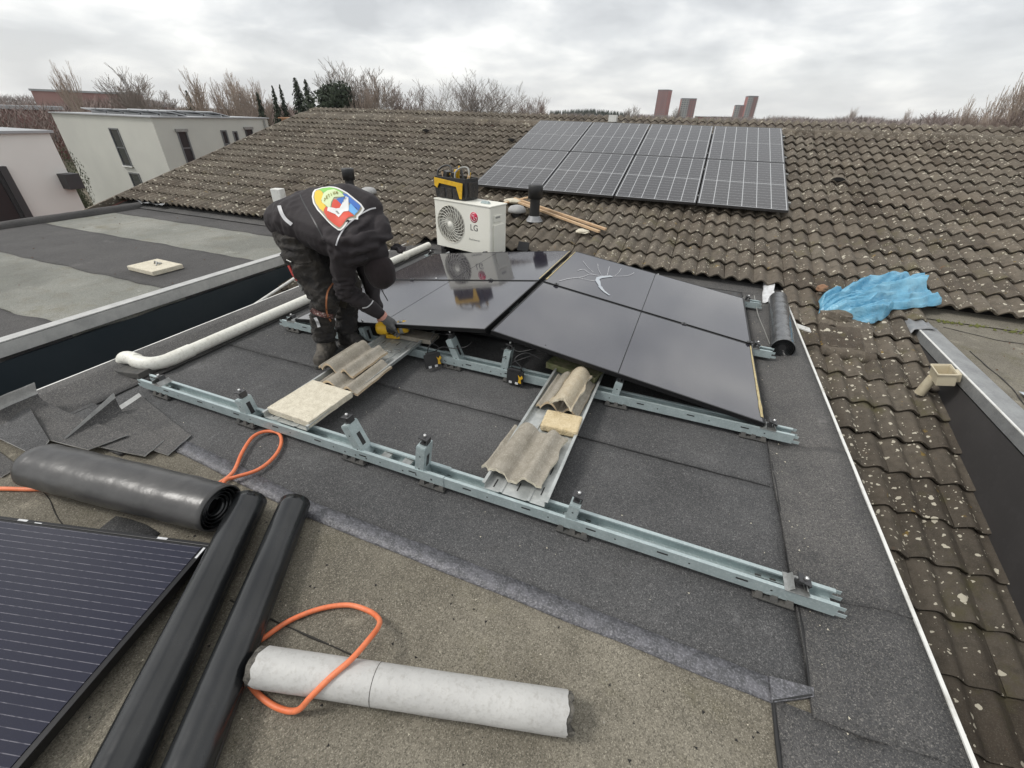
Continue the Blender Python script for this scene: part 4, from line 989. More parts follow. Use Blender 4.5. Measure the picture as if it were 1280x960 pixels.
# low brown upstand the unit rests by, with small grey bracket at its foot
b = MB(); b.tube(bez([(-3.02, 4.98, .02), (-2.93, 4.93, .05), (-2.85, 4.99, .09)], 5), .016, 8); b.box((-3.0, 4.98, .02), (.10, .04, .02), rz=.5); o = b.build('pipe_bracket', M['zinc']); tag(o, 'small grey pipe bracket at the left foot of the air conditioning unit', 'bracket')
b = MB(); 
for k in range(2): b.box((-1.96, 5.36+.03*k, .16+.05*k), (.15, .02, .06), rx=-.5)
o = b.build('vent_grating', M['black_plastic'], bevel=.003); tag(o, 'small black slotted vent piece at the tile edge behind the left panels', 'vent')

# ================================================================ PIPES ON THE LEFT
t = thing('gas_pipe', 'cream plastic drain pipe with elbows running along the left roof edge', 'pipe', (-3.3, 3, 0))
b = MB(); b.tube([(-3.30, 1.66, .070), (-3.31, 3.2, .068), (-3.33, 5.25, .068)], .044, 20); b.build('pipe', M['white_pipe'], t)
b = MB(); b.tube([(-3.299, 1.62, .070), (-3.30, 1.78, .070)], .049, 20); b.tube(bez([(-3.30, 1.70, .070), (-3.30, 1.60, .072), (-3.325, 1.53, .078), (-3.38, 1.495, .085), (-3.45, 1.485, .092)], 6), [.047]*25, 20); b.build('elbow', M['white_pipe'], t)
b = MB(); b.tube([(-3.42, 1.495, .090), (-3.49, 1.492, .096)], .043, 20); b.tube(bez([(-3.45, 1.495, .094), (-3.52, 1.492, .098), (-3.580, 1.492, .082), (-3.612, 1.492, .05), (-3.62, 1.492, .0)], 6), [.047]*25, 20); b.build('elbow', M['white_pipe'], t)
b = MB(); b.tube([(-3.315, 4.6, .068), (-3.318, 4.68, .068)], .049, 20); b.build('joint', M['white_pipe'], t)
b = MB(); b.box((-3.44, 1.47, .0330), (.26, .17, .045), rz=.1, ry=-.08); o = b.build('rubber_block', M['rubber'], bevel=.004); tag(o, 'black rubber pad under the pipe elbow at the left roof edge', 'pad')
b = MB(); b.tube([(-4.38, 3.95, -.10), (-4.14, 2.85, -.18), (-4.05, 2.4, -.27)], .016, 8); o = b.build('thin_pipe', M['white_trim']); tag(o, 'thin white pipe down in the gap between the two dormers behind the worker', 'pipe')
b = MB(); b.box((-6.40, 5.66, .43), (.17, .14, .20), rz=.2); o = b.build('flue_box', M['white_trim'], bevel=.01); tag(o, 'white box standing on the tiles behind the worker\'s hips', 'box')
# white vent slab on the neighbour's roof
b = MB(); b.box((-5.70, 3.07, .030), (.47, .34, .05), rz=-.04); o = thing('roof_hatch', 'small pale square lid lying on the neighbouring flat roof', 'lid', (-5.7, 3.07, 0))
b.build('lid', M['slab'], o, bevel=.006); b = MB(); b.tube([(-5.75, 3.10, .055), (-5.73, 3.10, .085), (-5.67, 3.09, .085), (-5.66, 3.06, .056)], .008, 6); b.box((-5.70, 3.12, .06), (.05, .04, .012)); b.build('handle', M['steel_dull'], o)

# ================================================================ ROLLS, SHEETS, HOSE (foreground left)
def spiral_end(T, R0, m, turns=3.2, thick=.006, name='roll_end', parent=None, depth=.035):
    """rolled layers seen at the open end of a roll; local x is the axis"""
    b = MB(); n = int(turns*26); Pa = []
    for i in range(n+1):
        a = 2*math.pi*i/26; r = R0-.003-(R0*.62)*i/n+.004*math.sin(a*1.0+1)
        Pa.append([T @ Vector((x, r*math.cos(a), r*math.sin(a))) for x in (-.004-.012*i/n*2, -depth-.02*i/n)])
    b.grid(Pa); o = b.build(name, m, parent, solid=thick*.6); return o
t = thing('membrane_roll', 'fat grey black rubber roll on the flat roof, its spiral end by the tubes', 'membrane roll', (-2.3, .68, 0), group='rolls of roofing membrane')
A = Vector((-2.79, .605, .103)); Bq = Vector((-1.685, .765, .100)); ax = (Bq-A); Lr = ax.length; ax.normalize(); sd = Vector((-ax.y, ax.x, 0))
T = Matrix(((ax.x, sd.x, 0, A.x), (ax.y, sd.y, 0, A.y), (ax.z, 0, 1, A.z), (0, 0, 0, 1)))
b = MB(); P = []
for i in range(41):
    u = i/40; r = .099+.004*math.sin(u*3+.5)+.0035*noise.noise((u*14, 0, 0)); end = 1-.35*max(0, (.05-u)/.05)**1.6
    row = []
    for j in range(33):
        a = 2*math.pi*j/32; rr = r*end*(1+.02*noise.noise((u*6, math.cos(a)*1.5, math.sin(a)*1.5))); sq = (.86 if math.sin(a) < 0 else .92)+.0*u
        row.append(T @ Vector((u*Lr, rr*1.10*math.cos(a), rr*sq*math.sin(a))))
    P.append(row)
b.grid(P); c0 = sum((Vector(p) for p in P[0][:-1]), Vector())/32; b.add([c0]+P[0][:-1], [(0, 1+(j+1) % 32, 1+j) for j in range(32)], sm=True)
b.build('outer_wrap', M['epdm'], t, solid=.006)
TE = Matrix(((ax.x, sd.x, 0, Bq.x), (ax.y, sd.y, 0, Bq.y), (ax.z, 0, .92, Bq.z), (0, 0, 0, 1)))
spiral_end(TE, .103, M['epdm2'], 4.2, name='rolled_layers', parent=t, depth=.05)
b = MB(); b.lathe([(0, -.10), (.10, -.10)], n=24, T=TE @ Matrix.Rotation(R_(90), 4, 'Y')); b.build('core', M['black_plastic'], t)

def long_tube(a, c, r, label, seam=False, seed=0):
    t = thing('membrane_roll', label, 'membrane roll', (a[0], a[1], 0), group='rolls of roofing membrane')
    A, Bq = Vector(a), Vector(c); ax = (Bq-A); L_ = ax.length; ax.normalize(); sd = Vector((-ax.y, ax.x, 0)); b = MB(); P = []
    T = Matrix(((ax.x, sd.x, 0, A.x), (ax.y, sd.y, 0, A.y), (ax.z, 0, 1, A.z), (0, 0, 0, 1)))
    for i in range(49):
        u = i/48; row = []
        for j in range(37):
            a_ = 2*math.pi*j/36; rr = r*(1+.030*noise.noise((u*3.0+seed, math.cos(a_), math.sin(a_)))+.012*noise.noise((u*11+seed, math.cos(a_)*2, math.sin(a_)*2)))
            if seam and abs(a_-1.15) < .10: rr *= .955
            if seam and 1.25 < a_ < 3.3: rr *= 1.02
            row.append(T @ Vector((u*L_, rr*math.cos(a_)*1.0, rr*.98*math.sin(a_))))
        P.append(row)
    b.grid(P); o = b.build('outer_wrap', M['epdm2'], t, solid=.005)
    TE = Matrix(((-ax.x, sd.x, 0, A.x), (-ax.y, sd.y, 0, A.y), (0, 0, .94, A.z), (0, 0, 0, 1)))
    spiral_end(TE, r*.97, M['epdm2'], 2.4, name='rolled_layers', parent=t)
    b = MB(); b.lathe([(0, .0), (r*.9, .0)], n=24, T=T @ Matrix.Translation((.02, 0, 0)) @ Matrix.Rotation(R_(90), 4, 'Y')); b.build('core', M['black_plastic'], t)
    if seam:
        b = MB(); pp = []
        for i in range(49):
            u = i/48; a_ = 1.15; rr = r*(1+.045*noise.noise((u*3.0+seed, math.cos(a_), math.sin(a_))))*.962; pp.append(T @ Vector((u*L_, rr*math.cos(a_)*1.06, rr*.94*math.sin(a_))))
        b.tube(pp, .0028, 5); b.build('seam', M['black_plastic'], t)
    return t
long_tube((-1.635, .865, .069), (-.845, -.50, .069), .066, 'black rubber tube roll with a long lap seam, left of two side by side', True, 1)
long_tube((-1.435, .935, .066), (-.650, -.50, .066), .063, 'smooth black rubber tube roll, right of two side by side', False, 5)

# wrapped roll on the right by the panels
t = thing('membrane_roll', 'small foil wrapped membrane roll beside the right ends of the rails', 'membrane roll', (.95, 4.2, 0), group='rolls of roofing membrane')
A = Vector((.925, 3.68, .092)); Bq = Vector((1.03, 4.98, .086)); ax = (Bq-A).normalized(); L_ = (Bq-A).length; sd = Vector((-ax.y, ax.x, 0)); T = Matrix(((ax.x, sd.x, 0, A.x), (ax.y, sd.y, 0, A.y), (ax.z, 0, 1, A.z), (0, 0, 0, 1)))
b = MB(); P = []
for i in range(71):
    u = i/70; P.append([T @ Vector((u*L_, rr*math.cos(a), rr*math.sin(a))) for a, rr in [(2*math.pi*j/28, .086-.004*u+.0004*math.sin(u*95+2*math.pi*j/28)+.003*noise.noise((u*12, math.cos(2*math.pi*j/28), math.sin(2*math.pi*j/28)))) for j in range(29)]])
b.grid(P); b.build('outer_wrap', M['epdm_wrap'], t, solid=.003)
TE = Matrix(((-ax.x, sd.x, 0, A.x), (-ax.y, sd.y, 0, A.y), (0, 0, 1, A.z), (0, 0, 0, 1)))
spiral_end(TE, .078, M['epdm2'], 5, .004, 'rolled_layers', t, .03)
b = MB(); b.lathe([(0, .03), (.079, .03)], n=24, T=T @ Matrix.Rotation(R_(90), 4, 'Y')); b.build('core', M['black_plastic'], t)

# pale weathered tube
t = thing('pale_tube', 'pale grey weathered tube with ragged black ends lying through the orange hose loop', 'tube', (-.5, .5, 0))
A = Vector((-1.015, .350, .068)); Bq = Vector((-.018, .618, .066)); ax = (Bq-A).normalized(); L_ = (Bq-A).length; sd = Vector((-ax.y, ax.x, 0)); T = Matrix(((ax.x, sd.x, 0, A.x), (ax.y, sd.y, 0, A.y), (ax.z, 0, 1, A.z), (0, 0, 0, 1)))
def tubegrid(x0f, x1f, r0, nn=40):
    P = []
    for i in range(nn+1):
        row = []
        for j in range(33):
            a = 2*math.pi*j/32; x0 = x0f(a); x1 = x1f(a); u = i/nn
            row.append(T @ Vector((x0+(x1-x0)*u, (r0+.0008*noise.noise((u*9, j*.4, 1)))*math.cos(a), (r0+.0008*noise.noise((u*9, j*.4, 1)))*math.sin(a))))
        P.append(row)
    return P
jag = lambda a, s: .014*noise.noise((math.cos(a)*2.2+s, math.sin(a)*2.2, s))+.007*noise.noise((math.cos(a)*7+s, math.sin(a)*7, s))
b = MB(); b.grid(tubegrid(lambda a: .02+jag(a, 1), lambda a: L_-.004+jag(a, 5)*.5, .061)); b.build('skin', M['grey_pipe'], t)
b = MB(); b.grid(tubegrid(lambda a: -.004+jag(a, 8)*.8, lambda a: L_+.012+jag(a, 12), .0575)); b.grid(tubegrid(lambda a: -.004+jag(a, 8)*.8, lambda a: L_+.012+jag(a, 12), .050)); b.build('lining', M['ragged'], t)
b = MB(); b.tube([T @ Vector((.415, .0613*math.cos(a), .0613*math.sin(a))) for a in [2*math.pi*j/32 for j in range(33)]], .0012, 4, cap=False); b.build('crease', M['ragged'], t)

# orange hose
def hose(pts, label, r=.0095, name='orange_hose'):
    b = MB(); b.tube(bez(pts, 12), r, 12); o = b.build(name, M['orange']); tag(o, label, 'hose', 'orange hose lengths'); return o
hose([(-1.97, .86, .014), (-1.93, .92, .02), (-1.93, 1.0, .026), (-2.01, 1.12, .030), (-2.07, 1.24, .030), (-2.05, 1.31, .028), (-1.97, 1.33, .026), (-1.885, 1.27, .026), (-1.83, 1.17, .026), (-1.82, 1.06, .030), (-1.87, .97, .038), (-1.89, .93, .044), (-1.86, .88, .040), (-1.80, .84, .02)], 'orange hose loop standing out behind the fat roll near the left rail')
hose([(-3.3, .36, .011), (-3.0, .42, .011), (-2.88, .475, .011), (-2.74, .53, .012), (-2.62, .59, .012), (-2.5, .66, .011), (-2.3, .74, .011)], 'orange hose end running off the left frame edge under the fat roll', r=.0105)
hose([(-1.16, .35, .012), (-1.11, .43, .012), (-1.07, .52, .012), (-1.0, .60, .012), (-.91, .655, .013), (-.82, .665, .020), (-.75, .645, .045), (-.715, .605, .085), (-.700, .55, .122), (-.705, .47, .138), (-.735, .40, .130), (-.775, .345, .085), (-.815, .312, .030), (-.88, .298, .013), (-.96, .300, .012), (-1.04, .318, .012), (-1.09, .345, .012), (-1.13, .40, .012), (-1.17, .46, .011)], 'orange hose loop around the pale weathered tube in the foreground')

# loose felt sheets at the left edge
def sheet(corners, curl, label, seed, m=None, th=.007, band=0.):
    """bilinear sheet from four corners (near-left, near-right, far-right, far-left) with a curl function"""
    a, c, d, e = [Vector(p) for p in corners]; b = MB(); n, k = 24, 14; P = []; Q = []
    for i in range(n+1):
        u = i/n; row = []
        for j in range(k+1):
            v = j/k; p = (a.lerp(c, u)).lerp(e.lerp(d, u), v); z, off = curl(u, v)
            row.append(p+Vector((off[0], off[1], z+.004*noise.noise((u*3, v*3, seed)))))
        P.append(row)
    Q = [[p-Vector((0, 0, th)) for p in r] for r in P]
    cut = max(1, int(n*band)) if band else 0
    if cut: b.grid(P[:cut+1], mi=1); b.grid(P[cut:])
    else: b.grid(P)
    b.grid([r[::-1] for r in Q], mi=1)
    for A_, B_ in (([r[0] for r in P], [r[0] for r in Q]), ([r[-1] for r in Q], [r[-1] for r in P]), (Q[0], P[0]), (P[-1], Q[-1])): b.grid([A_, B_], mi=1, sm=False)
    o = b.build('felt_sheet', [m or M['bit_edge'], M['felt_back']]); tag(o, label, 'felt sheet', 'loose felt offcuts at the left'); return o
def curlA(u, v):
    t = max(0, (.16-u)/.16); return (.010+.06*max(0, (.45-u)/.45)**1.6+.085*t*t, (.13*t*t, .02*t))
sheet([(-3.58, .70, .045), (-2.76, .80, .040), (-2.70, .965, .040), (-3.60, .95, .045)], curlA, 'topmost felt sheet with a pale curled up left end at the left edge', 2, band=.055)
def curlC(u, v):
    t = max(0, (.25-u)/.25); return (.004+.11*t*t*(.25+.75*v), (.09*t*t, 0))
sheet([(-3.05, .80, .030), (-2.46, .895, .028), (-2.50, 1.025, .028), (-3.13, 1.13, .030)], curlC, 'middle felt sheet with an upturned pale left corner', 5, band=.06)
sheet([(-3.0, .93, .019), (-2.37, .955, .019), (-2.42, 1.12, .019), (-3.10, 1.27, .019)], lambda u, v: (.003+.02*max(0, (.1-u)/.1)**2, (0, 0)), 'lowest felt sheet, its square corner nearest the first rail', 8, band=.08)
lo = sheet([(-3.75, .66, .03), (-2.93, .66, .02), (-3.02, .76, .03), (-3.62, .93, .06)], lambda u, v: (.012+.03*math.sin(u*2.5), (0, 0)), 'dark felt strip with faded black lettering at the left frame edge', 11, M['bit_new'])
lo['_local'] = 1; lo['_org'] = (0, 0, 0)
sheet([(-3.7, .50, .01), (-2.98, .52, .008), (-3.0, .60, .01), (-3.70, .66, .02)], lambda u, v: (.004, (0, 0)), 'felt strip left of the fat roll, nearest the camera of the offcuts', 13, band=.1)
text_mesh('ELEN', .085, M['black_plastic'], 'lettering', lo, Matrix.Translation((-3.25, .735, .066)) @ Matrix.Rotation(.06, 4, 'Z') @ Matrix.Rotation(-.02, 4, 'X'))
b = MB(); b.box((-2.72, .38, .004), (.11, .045, .006), rz=.2); 

# ---- foreground panel
fa = Vector((-1.575, .622, .085)); fdir = Vector((-.9665, -.2567, 0)); ndir = Vector((.2567, -.9665, 0))
t = thing('solar_panel', 'black solar panel with fine white ribbons at the lower left, lying on the roof', 'solar panel', fa, math.atan2(.2567, .9665)+math.pi, local=True)
# local x runs along the far edge to the left, local y towards the camera
w, h, f = 1.134, 1.722, .014
b = MB()
for c, d in (((w/2, f/2, -.0175), (w, f, .035)), ((w/2, h-f/2, -.0175), (w, f, .035)), ((f/2, h/2, -.0175), (f, h-2*f, .035)), ((w-f/2, h/2, -.0175), (f, h-2*f, .035))): b.box(c, d)
b.build('frame', M['pv_frame'], t, bevel=.0015)
b = MB(); b.box((w/2, h/2, -.006), (w-2*f, h-2*f, .006)); b.build('backsheet', M['pv_frame'], t)
b = MB(); b.box((w/2, h/2, -.0022), (w-2*f-.02, h-2*f-.02, .003)); b.build('cell_field', M['pv_front'], t)
b = MB(); b.box((.215, f/2, .0006), (.045, .009, .0012)); b.box((.88, f/2, .0006), (.045, .009, .0012)); b.box((f/2+.001, .05, .0006), (.009, .05, .0012)); b.box((.80, f/2+.004, .0006), (.035, .004, .0012)); b.build('label', M['paper'], t)['kind'] = 'stuff'
b = MB(); b.box((-1.7, .30, .026), (.09, .5, .05), rz=.25); b.box((-2.45, .10, .026), (.09, .5, .05), rz=.25); o = b.build('timber_batten', M['boot']); tag(o, 'dark batten under the foreground panel', 'batten')

# ================================================================ RIGHT SIDE: tarp, hopper, paper
def tarp():
    b = MB(); ou = [(1.42,4.93),(1.43,5.12),(1.50,5.27),(1.70,5.42),(1.86,5.50),(2.08,5.68),(2.28,5.80),(2.50,5.84),(2.44,5.66),(2.36,5.56),(2.52,5.45),(2.60,5.38),(2.44,5.28),(2.14,5.16),(2.0,4.98),(1.92,4.90),(1.68,4.90),(1.5,4.90)]
    ou = [(1.42+(x-1.42)*.93, y) for x, y in ou]
    # radial fan from a spine: crumpled sheet
    spine = [Vector((1.60+.75*k/8, 5.06+.42*k/8, 0)) for k in range(9)]
    n = len(ou); P = []
    O = [Vector((x, y, 0)) for x, y in ou]+[Vector((ou[0][0], ou[0][1], 0))]
    O = [p for i in range(n) for p in [O[i].lerp(O[i+1], k/9) for k in range(9)]]+[O[0]]
    for p in O:
        near = min(spine, key=lambda s: (s-p).length); row = []
        for j in range(31):
            t_ = j/30; q = p.lerp(near, t_); d = (q.x-1.4)*.5
            an = math.atan2(q.y-4.72, q.x-1.22); rr_ = (Vector((q.x, q.y, 0))-Vector((1.22, 4.72, 0))).length
            tri = lambda v: abs((v % 1.0)*2-1); w1 = noise.noise((q.x*2, q.y*2, 3))*.35
            fold = (.085*tri(an*4.6+w1)+.045*tri(an*11+w1*2+rr_*.8)+.020*tri(an*23+w1*3-rr_*1.5))*min(1, rr_*1.3)+.03*noise.noise((q.x*6, q.y*6, 5))
            zz = tz(q.y)+.006+max(0, fold)*min(1, .25+t_*5)+.075*(t_**.6)
            row.append((q.x+.02*noise.noise((q.x*9, q.y*9, 0)), q.y+.03*noise.noise((q.x*9, q.y*9, 7)), zz))
        P.append(row)
    b.grid(P, sm=False); o = b.build('tarpaulin', M['tarp'], solid=.002); tag(o, 'crumpled bright blue tarpaulin lying on the roof tiles at the right', 'tarpaulin')
tarp()
t = thing('gutter_hopper', 'cream plastic square outlet hopper with short round pipe against the charcoal wall', 'hopper', (2.12, 4.0, 0))
b = MB(); b.tube([(2.085, 4.035, -.235), (2.105, 4.03, -.07)], .036, 20); b.build('spout', M['cream_pvc'], t, solid=.0)
b = MB(); P = []
c0 = Vector((2.130, 3.985, -.020)); SK = .80; zx = Vector((.95, -.08, .24)).normalized(); yy = Vector((.08, 1, 0)).normalized(); zz = zx.cross(yy)
T = Matrix(((zx.x, yy.x, zz.x, c0.x), (zx.y, yy.y, zz.y, c0.y), (zx.z, yy.z, zz.z, c0.z), (0, 0, 0, 1))) @ Matrix.Diagonal((.72, .98, .95, 1))
for x, y, z, d in ((0, -.088, 0, (.15, .008, .10)), (0, .088, 0, (.15, .008, .10)), (-.075, 0, 0, (.008, .18, .10)), (.075, 0, 0, (.008, .18, .10)), (0, 0, -.048, (.15, .18, .008))): b.box(0, d, mat=T @ Matrix.Translation((x, y, z)))
for x, y, d in ((0, -.094, (.17, .012, .014)), (0, .094, (.17, .012, .014)), (-.081, 0, (.012, .20, .014)), (.081, 0, (.012, .20, .014))): b.box(0, d, mat=T @ Matrix.Translation((x, y, .052)))
b.box(0, (.06, .10, .07), mat=T @ Matrix.Translation((.10, 0, 0))); b.build('box', M['cream_pvc'], t, bevel=.003)
# white liner scrap and white profile
b = MB(); P = [[(.90+.10*u+.05*v+.008*noise.noise((u*3, v*5, 1)), 4.98+.70*v+.03*noise.noise((u*4, v*4, 2))-.06*u, .03+.11*v**2+.04*u+.02*noise.noise((u*3, v*7, 4))) for u in [i/8 for i in range(9)]] for v in [j/14 for j in range(15)]]
b.grid(P); o = b.build('plastic_scrap', M['paper'], solid=.002); tag(o, 'crinkled white plastic scrap between the panel corner and the tiles', 'scrap')
b = MB()
for k in range(3): b.bar((1.125, 4.37-.034*k, .070), (1.235, 4.36-.034*k, .050), .020, .012)
o = b.build('plastic_profile', M['white_trim']); tag(o, 'short white plastic profile sticking out over the right roof edge', 'profile')
b = MB(); P = [[(2.5+.30*i/8, 3.50+.32*j/8+.03*noise.noise((i*.6, j*.6, 3)), .03+.03*noise.noise((i*.7, j*.7, 9))) for j in range(9)] for i in range(9)]
b.grid(P); o = b.build('plastic_scrap', mat('pale blue film', (.42, .50, .58), .4, var=(.6, .62, .64), vscale=20), solid=.002); tag(o, 'pale blue plastic scrap on the right neighbour\'s flat roof', 'scrap')
b = MB(); b.tube(bez([(.80, 4.95, .10), (.83, 4.6, .03), (.86, 4.2, .02), (.87, 3.9, .03)], 6), .004, 5); o = b.build('cable', M['print_grey']); tag(o, 'thin grey cable lying left of the foil wrapped roll', 'cable')
EO = Vector((-2.16, 2.27, 1.145)); EU = Vector((0.995, 0.0521, -0.0852)); EV = Vector((0.0, 0.853, 0.5219)); EN = Vector((0.0999, -0.5192, 0.8488))
EMB = [
    ('emblem_border', M['white_paint'], 0.004, [[(-0.1772, 0.0895), (-0.1282, 0.1111), (-0.0646, 0.1144), (-0.0034, 0.1077), (0.0884, 0.0923), (0.194, 0.0555), (0.2227, 0.0352), (0.2228, -0.01), (0.2259, -0.045), (0.2394, -0.0726), (0.2196, -0.0886), (0.1959, -0.1166), (0.182, -0.1614), (0.1762, -0.1887), (0.166, -0.1957), (0.1311, -0.1853), (0.0807, -0.1614), (0.0259, -0.1314), (-0.0322, -0.0969), (-0.0981, -0.0449), (-0.1484, 0.0128), (-0.1739, 0.0589)]]),
    ('emblem_field', mat('emblem ground', (.32, .30, .22), .6), 0.0055, [[(-0.1578, 0.0795), (-0.1126, 0.0994), (-0.054, 0.1025), (0.0025, 0.0964), (0.0872, 0.0822), (0.1849, 0.0484), (0.2115, 0.0296), (0.2117, -0.0122), (0.2146, -0.0446), (0.2271, -0.0702), (0.2088, -0.085), (0.1868, -0.1109), (0.174, -0.1525), (0.1687, -0.1779), (0.1592, -0.1843), (0.1269, -0.1747), (0.0801, -0.1525), (0.0294, -0.1246), (-0.0243, -0.0926), (-0.0851, -0.0445), (-0.1314, 0.0087), (-0.1548, 0.0513)]]),
    ('emblem_patch', mat('emblem yellow', (.80, .52, .04), .6), 0.007, [[(-0.1511, 0.0597), (-0.142, 0.0763), (-0.1133, 0.0737), (-0.0828, 0.055), (-0.0625, 0.0339), (-0.0487, -0.0141), (-0.0285, -0.0413), (0.0151, -0.0578), (0.017, -0.0889), (0.0232, -0.1053), (-0.0164, -0.0861), (-0.0743, -0.0436), (-0.1198, 0.0057)]]),
    ('emblem_patch', mat('emblem green', (.22, .55, .10), .6), 0.007, [[(-0.1412, 0.0814), (-0.1134, 0.0929), (-0.0526, 0.1005), (0.0063, 0.091), (0.0668, 0.0776), (0.065, 0.0677), (0.0111, 0.0827), (-0.0178, 0.0804), (-0.0511, 0.0722), (-0.069, 0.0512), (-0.0853, 0.0591), (-0.1146, 0.0758)]]),
    ('emblem_patch', mat('emblem pale green', (.62, .72, .42), .6), 0.0075, [[(-0.0678, 0.0492), (-0.0511, 0.0722), (-0.0045, 0.0836), (0.0549, 0.0723), (0.0863, 0.0566), (0.066, 0.0399), (0.0314, 0.0221), (0.0336, -0.0166), (0.0466, -0.0544), (0.0339, -0.0644), (0.0128, -0.0538), (-0.0288, -0.0345), (-0.0495, -0.0096)]]),
    ('emblem_patch', mat('emblem blue', (.06, .17, .52), .6), 0.007, [[(0.0659, 0.0726), (0.0888, 0.0783), (0.1997, 0.0386), (0.2035, -0.0014), (0.1394, 0.0282), (0.1196, 0.0371), (0.1026, 0.0606), (0.0863, 0.0566), (0.089, 0.0387), (0.1065, 0.0016), (0.1037, -0.0128), (0.0504, 0.0152), (0.0609, 0.0294), (0.0886, 0.0525)]]),
    ('emblem_patch', mat('emblem light blue', (.16, .42, .78), .6), 0.008, [[(0.1417, 0.0241), (0.2025, -0.0061), (0.2057, -0.0412), (0.2128, -0.0572), (0.1657, -0.0379), (0.1527, -0.0277), (0.1388, 0.0097)]]),
    ('emblem_patch', mat('emblem red', (.68, .085, .05), .6), 0.007, [[(0.0568, -0.0654), (0.0423, -0.0282), (0.0365, 0.0071), (0.0528, 0.0112), (0.1125, -0.0151), (0.1257, -0.0254), (0.1046, -0.0398), (0.077, -0.0558)], [(0.0148, -0.076), (0.0207, -0.0609), (0.0476, -0.0812), (0.0784, -0.0958), (0.0998, -0.0948), (0.1279, -0.1054), (0.1335, -0.0774), (0.1328, -0.0507), (0.1539, -0.0364), (0.1841, -0.0512), (0.2129, -0.0639), (0.1902, -0.0939), (0.173, -0.1334), (0.1591, -0.1716), (0.1252, -0.1631), (0.067, -0.1386), (0.0287, -0.1084)]]),
    ('emblem_patch', M['white_paint'], 0.009, [[(0.0328, -0.0624), (0.0582, -0.074), (0.077, -0.0558), (0.1023, -0.0359), (0.1193, -0.0271), (0.1276, -0.0159), (0.0928, 0.0582), (0.1108, 0.058), (0.1593, -0.0395), (0.1351, -0.0546), (0.1317, -0.0867), (0.1263, -0.1058), (0.0944, -0.0918), (0.0729, -0.0927), (0.0426, -0.0915)]]),
    ('emblem_patch', M['print_grey'], 0.0105, [[(0.0862, -0.0715), (0.0967, -0.0643), (0.1208, -0.0806), (0.1135, -0.0869)]]),
]
EML = [[(-0.0257, -0.0083), (-0.024, 0.0014), (-0.0175, -0.0063), (-0.0185, -0.0204), (-0.0116, -0.0256)], [(-0.0247, 0.0152), (-0.0184, 0.0237)], [(-0.0247, 0.0152), (-0.0077, -0.0039), (-0.0019, 0.0022)], [(-0.0161, 0.0071), (-0.0119, 0.0127)], [(-0.0155, 0.0315), (0.0032, 0.0128)], [(-0.0175, 0.0286), (-0.0124, 0.0359)], [(-0.005, 0.0458), (0.0119, 0.0266)], [(0.0067, 0.058), (0.0207, 0.0404), (0.0266, 0.0465), (0.0125, 0.0642)], [(0.024, 0.067), (0.0381, 0.0494)], [(0.0248, 0.0658), (0.0434, 0.053), (0.0306, 0.07)]]
EMP = [(0.231, -0.2854), (0.2235, -0.2139), (0.2325, -0.1294), (0.2636, -0.0514), (0.2987, 0.0001), (0.3474, 0.0267)]
KNP = [((-1.874, 1.95, 0.766), (-0.659, 0.686, -0.307)), ((-1.887, 1.95, 0.683), (-0.656, 0.678, -0.332)), ((-1.936, 1.95, 0.581), (-0.657, 0.662, -0.359)), ((-2.001, 1.95, 0.47), (-0.661, 0.644, -0.386))]
ORP = [((-1.924, 1.95, 0.759), (-0.669, 0.678, -0.306)), ((-1.991, 1.95, 0.687), (-0.676, 0.662, -0.323)), ((-2.024, 1.95, 0.608), (-0.676, 0.651, -0.344)), ((-2.038, 1.95, 0.53), (-0.672, 0.643, -0.366)), ((-2.019, 1.95, 0.478), (-0.665, 0.642, -0.382))]
STP = [((-2.168, 1.95, 0.534), (-0.695, 0.625, -0.354)), ((-2.126, 1.95, 0.52), (-0.687, 0.63, -0.362)), ((-2.068, 1.95, 0.513), (-0.676, 0.638, -0.368)), ((-2.003, 1.95, 0.514), (-0.665, 0.647, -0.373)), ((-1.943, 1.95, 0.525), (-0.654, 0.657, -0.375))]
WHP = [((-2.15, 1.95, 0.482), (-0.688, 0.624, -0.37)), ((-2.138, 1.95, 0.449), (-0.683, 0.623, -0.38)), ((-2.134, 1.95, 0.416), (-0.68, 0.621, -0.39))]
WRP = [((-1.744, 1.95, 0.619), (-0.621, 0.695, -0.363)), ((-1.706, 1.95, 0.631), (-0.614, 0.701, -0.362)), ((-1.672, 1.95, 0.658), (-0.608, 0.709, -0.357)), ((-1.649, 1.95, 0.687), (-0.605, 0.715, -0.349))]
HMP = [((-2.05, 1.95, 1.28), (-0.719, 0.684, -0.126)), ((-2.037, 1.95, 1.211), (-0.714, 0.684, -0.15)), ((-1.986, 1.95, 1.109), (-0.701, 0.688, -0.187)), ((-1.939, 1.95, 1.004), (-0.687, 0.691, -0.225)), ((-1.904, 1.95, 0.888), (-0.674, 0.69, -0.266))]
PKP = [((-2.335, 1.95, 0.921), (-0.747, 0.624, -0.23)), ((-2.264, 1.95, 0.881), (-0.734, 0.633, -0.246)), ((-2.181, 1.95, 0.862), (-0.72, 0.644, -0.257)), ((-2.074, 1.95, 0.885), (-0.704, 0.662, -0.256))]
SHP = [((-1.81, 1.9, 0.998), (-0.67, 0.703, -0.237)), ((-1.776, 1.9, 1.05), (-0.666, 0.713, -0.221)), ((-1.726, 1.9, 1.102), (-0.658, 0.725, -0.205)), ((-1.669, 1.9, 1.144), (-0.648, 0.737, -0.192)), ((-1.604, 1.9, 1.183), (-0.634, 0.752, -0.18)), ((-1.543, 1.9, 1.212), (-0.621, 0.765, -0.172)), ((-1.501, 1.9, 1.223), (-0.611, 0.773, -0.169))]
